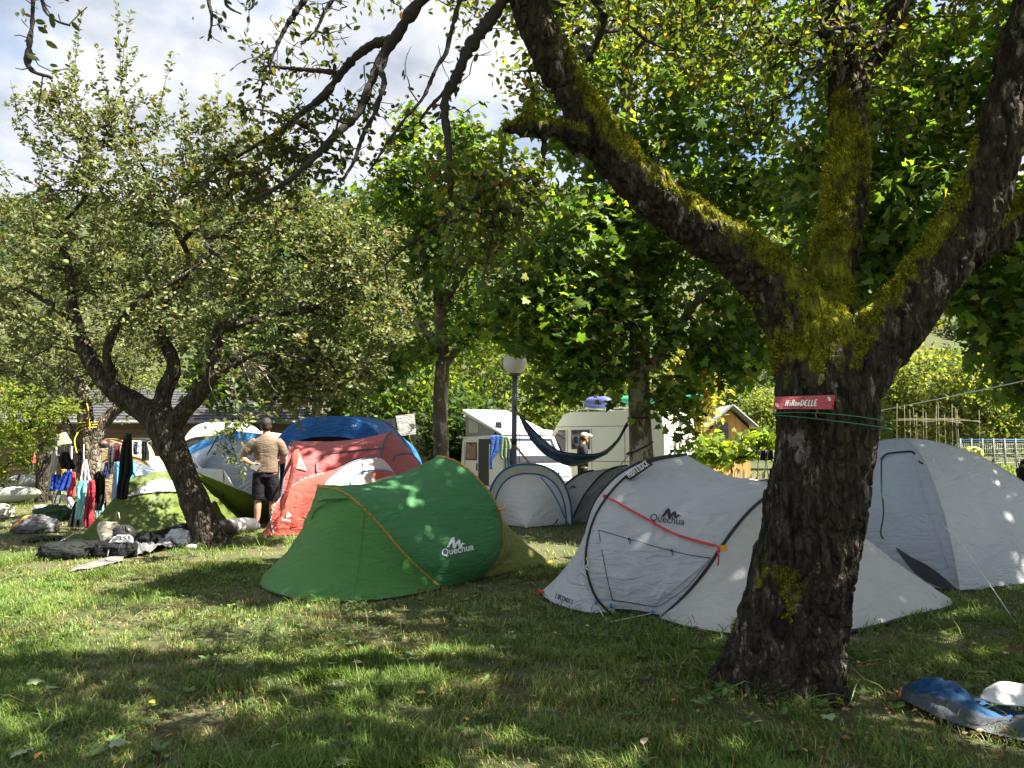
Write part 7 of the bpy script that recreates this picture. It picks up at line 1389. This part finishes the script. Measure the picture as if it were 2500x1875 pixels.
for a, b in (((248, 1276), (253, 1268)), ((284, 1272), (290, 1252))): MB().tube(np.array([P(*a, 10.1), P((a[0] + b[0]) / 2 - 1, b[1] - 2, 10.1), P(*b, 10.1), P(b[0] + 3, a[1], 10.1)]) - r_.location, .012, 5, flat=.4).build('handle', MATS['natural_canvas'], r_, local=True)
r_ = lump('rucksack', 'orange and grey rucksack lying on the sunny lawn', 'bag', gl_(85, 1298), (.30, .17, .15), C_('silver_grey_nylon', (.13, .13, .14), .02), 21, .1, .3); MB().tube(catmull(np.array([[-.30, -.10, .02], [-.20, -.17, .10], [-.12, -.08, .21], [-.10, .05, .22]]), 16), .035, 8, flat=.4).build('orange_trim', M('orange_nylon', (.70, .30, .03), .6), r_, local=True)
lump('rust_pouch', 'dark orange printed pouch beside the rucksack on the sunny lawn', 'bag', gl_(50, 1296), (.12, .12, .07), M('rust_nylon', (.30, .11, .04), .6, None, (12, .5)), 23); lump('green_jacket', 'dark green jacket heaped on the lawn behind the rucksack', 'clothes', gl_(130, 1268), (.28, .16, .15), C_('bottle_green_cloth', (.035, .075, .045), .05), 25, .1, .4); lump('white_cloth', 'small white cloth on the grass behind the green jacket', 'cloth', gl_(105, 1243), (.16, .1, .05), WHITE_T, 27, 0, .3)
lump('cream_bundle', 'cream coloured bundle cut by the left picture edge', 'bundle', gl_(2, 1262), (.22, .16, .15), C_('cream_bundle_cloth', (.55, .52, .42), .05), 29)
HULL = M('grey_green_hull', (.30, .31, .27), .45, (6, .2), (3, .12), var2=(7, .62, (.12, .12, .10)))
for lab, p0, p1, r in (('upper of two grey canoe hulls beside the shaded apple trunk', P(98, 1172, 18.2), P(-130, 1215, 18.8), .26), ('lower of two grey canoe hulls beside the shaded apple trunk', P(98, 1203, 17.0), P(-150, 1222, 17.6), .22)):
    q = np.linspace(0, 1, 30); pts = p0[None] * (1 - q)[:, None] + p1[None] * q[:, None]; o = MB().tube(pts, r * np.minimum(1, np.sqrt(1 - (2 * q - 1) ** 2 + .02) * 1.2), 16, flat=.85).build('canoe', HULL, None, base=p0); setp(o, lab, 'canoe')
# blue sleeping mat and white cloth bottom right
def bluebag():
    near = catmull(np.array([G(2196, 1702, .03), G(2245, 1728, .02), G(2330, 1765, .02), G(2420, 1790, .02), G(2560, 1822, .02)]), 44); far = catmull(np.array([G(2200, 1682, .03), G(2280, 1690, .03), G(2370, 1700, .02), G(2450, 1730, .02), G(2590, 1745, .02)]), 44)
    t = np.linspace(0, 1, 26); s = np.linspace(0, 1, 44); A = near[None] * (1 - t)[:, None, None] + far[None] * t[:, None, None]
    h = .085 * np.sin(PI * t)[:, None] ** .6 * (.55 + .45 * np.cos(2 * PI * (s[None] * 1.35 - .42))) + .035 * np.sin(PI * t)[:, None] * np.sin(2 * PI * (t[:, None] * 1.6 + s[None] * .8)); h *= np.minimum(1, s * 9 + .35)[None]; A[..., 2] += np.maximum(h, 0)
    r0 = thing('sleeping_mat', 'crumpled blue and grey bag with a red end in the lower right corner', 'bag', G(2350, 1750)); A = wrinkle(A, .022, 6, 9, (2, 1)); A[..., 2] = np.maximum(A[..., 2], .012)
    MB().grid(A[9:]).build('blue_cover', C_('petrol_blue_nylon', (.006, .055, .15), .03), r0); MB().grid(A[:10]).build('grey_base', C_('grey_denim', (.07, .08, .10), .03), r0)
    MB().tube(np.array([A[k, 0] for k in (0, 5, 10, 15, 20, 25)]), .009, 6).build('red_end', M('brick_red_trim', (.40, .06, .03), .6), r0); MB().grid(A[:, :5] + [0, 0, .002]).build('end_cap', C_('dark_blue_grey', (.05, .06, .085), .03), r0)
bluebag()
def whitecloth():
    pts = [(2394, 1700), (2440, 1716), (2500, 1722), (2560, 1728)]; f = [(2400, 1684), (2440, 1664), (2490, 1668), (2560, 1675)]
    a = catmull(np.array([P(x, y, 3.90) for x, y in pts]), 20); b = catmull(np.array([P(x, y, 4.02) for x, y in f]), 20); A = loft(a, b, 14, 0, amp=.012, seed=6); A[..., 2] = np.maximum(A[..., 2], .02); o = MB().grid(A).build('white_sheet', WHITE_T, None, base=A.mean((0, 1))); o.modifiers.new('thick', 'SOLIDIFY').thickness = .01; setp(o, 'white folded sheet lying on the blue bag', 'cloth')
whitecloth()
lump('black_rucksack', 'black rucksack with red edge at the right border behind the dome tent', 'bag', (7.05, 10.0, .55), (.35, .28, .42), BKN, 31); o = lump('cycling_helmet', 'yellow green helmet in the weeds behind the dome tent', 'helmet', P(2372, 1106, 11.5), (.14, .12, .09), M('lime_shell', (.45, .50, .10), .4, var2=(6, .6, (.02, .02, .02))), 33, 0, .05, flat=False)
for lab, px in (('dark camping chair back left of the old trunk', 1862), ('second dark camping chair back close to the old trunk', 1880)):
    c = P(px, 1120, 15.5); r0 = thing('camping_chair', lab, 'chair', c * [1, 1, 0], 'dark chairs beside the pale fence')
    MB().grid(np.array([[P(px - 7 + 14 * u, 1100 + 24 * v, 15.5) + [0, .06 * math.sin(PI * u), 0] for u in np.linspace(0, 1, 6)] for v in np.linspace(0, 1, 6)])).build('backrest', BKN, r0); MB().box(c * [1, 1, 0] + [0, -.2, .42], (.42, .42, .04)).build('seat', BKN, r0, False)
    for dx in (-.06, .06): MB().tube(np.array([c * [1, 1, 0] + [dx * 3, .02, 0], P(px, 1098, 15.5) + [dx, .02, 0]]), .012, 5).build('leg', PLAS, r0)
# apples in the tree
for k, (px, py) in enumerate(((118, 533), (82, 616), (160, 640), (560, 700))):
    o = MB().lathe([(0, -.030), (.018, -.032), (.032, -.018), (.036, .004), (.030, .024), (.014, .032), (.004, .024), (0, .026)], (0, 0, 0), 14).build('apple', M('green_apple_skin', (.17, .20, .05), .45)); o.location = tuple(P(px, py, 9.3)); setp(o, 'green apple hanging among the leaves of the left apple tree', 'apple', 'apples in the left apple tree')
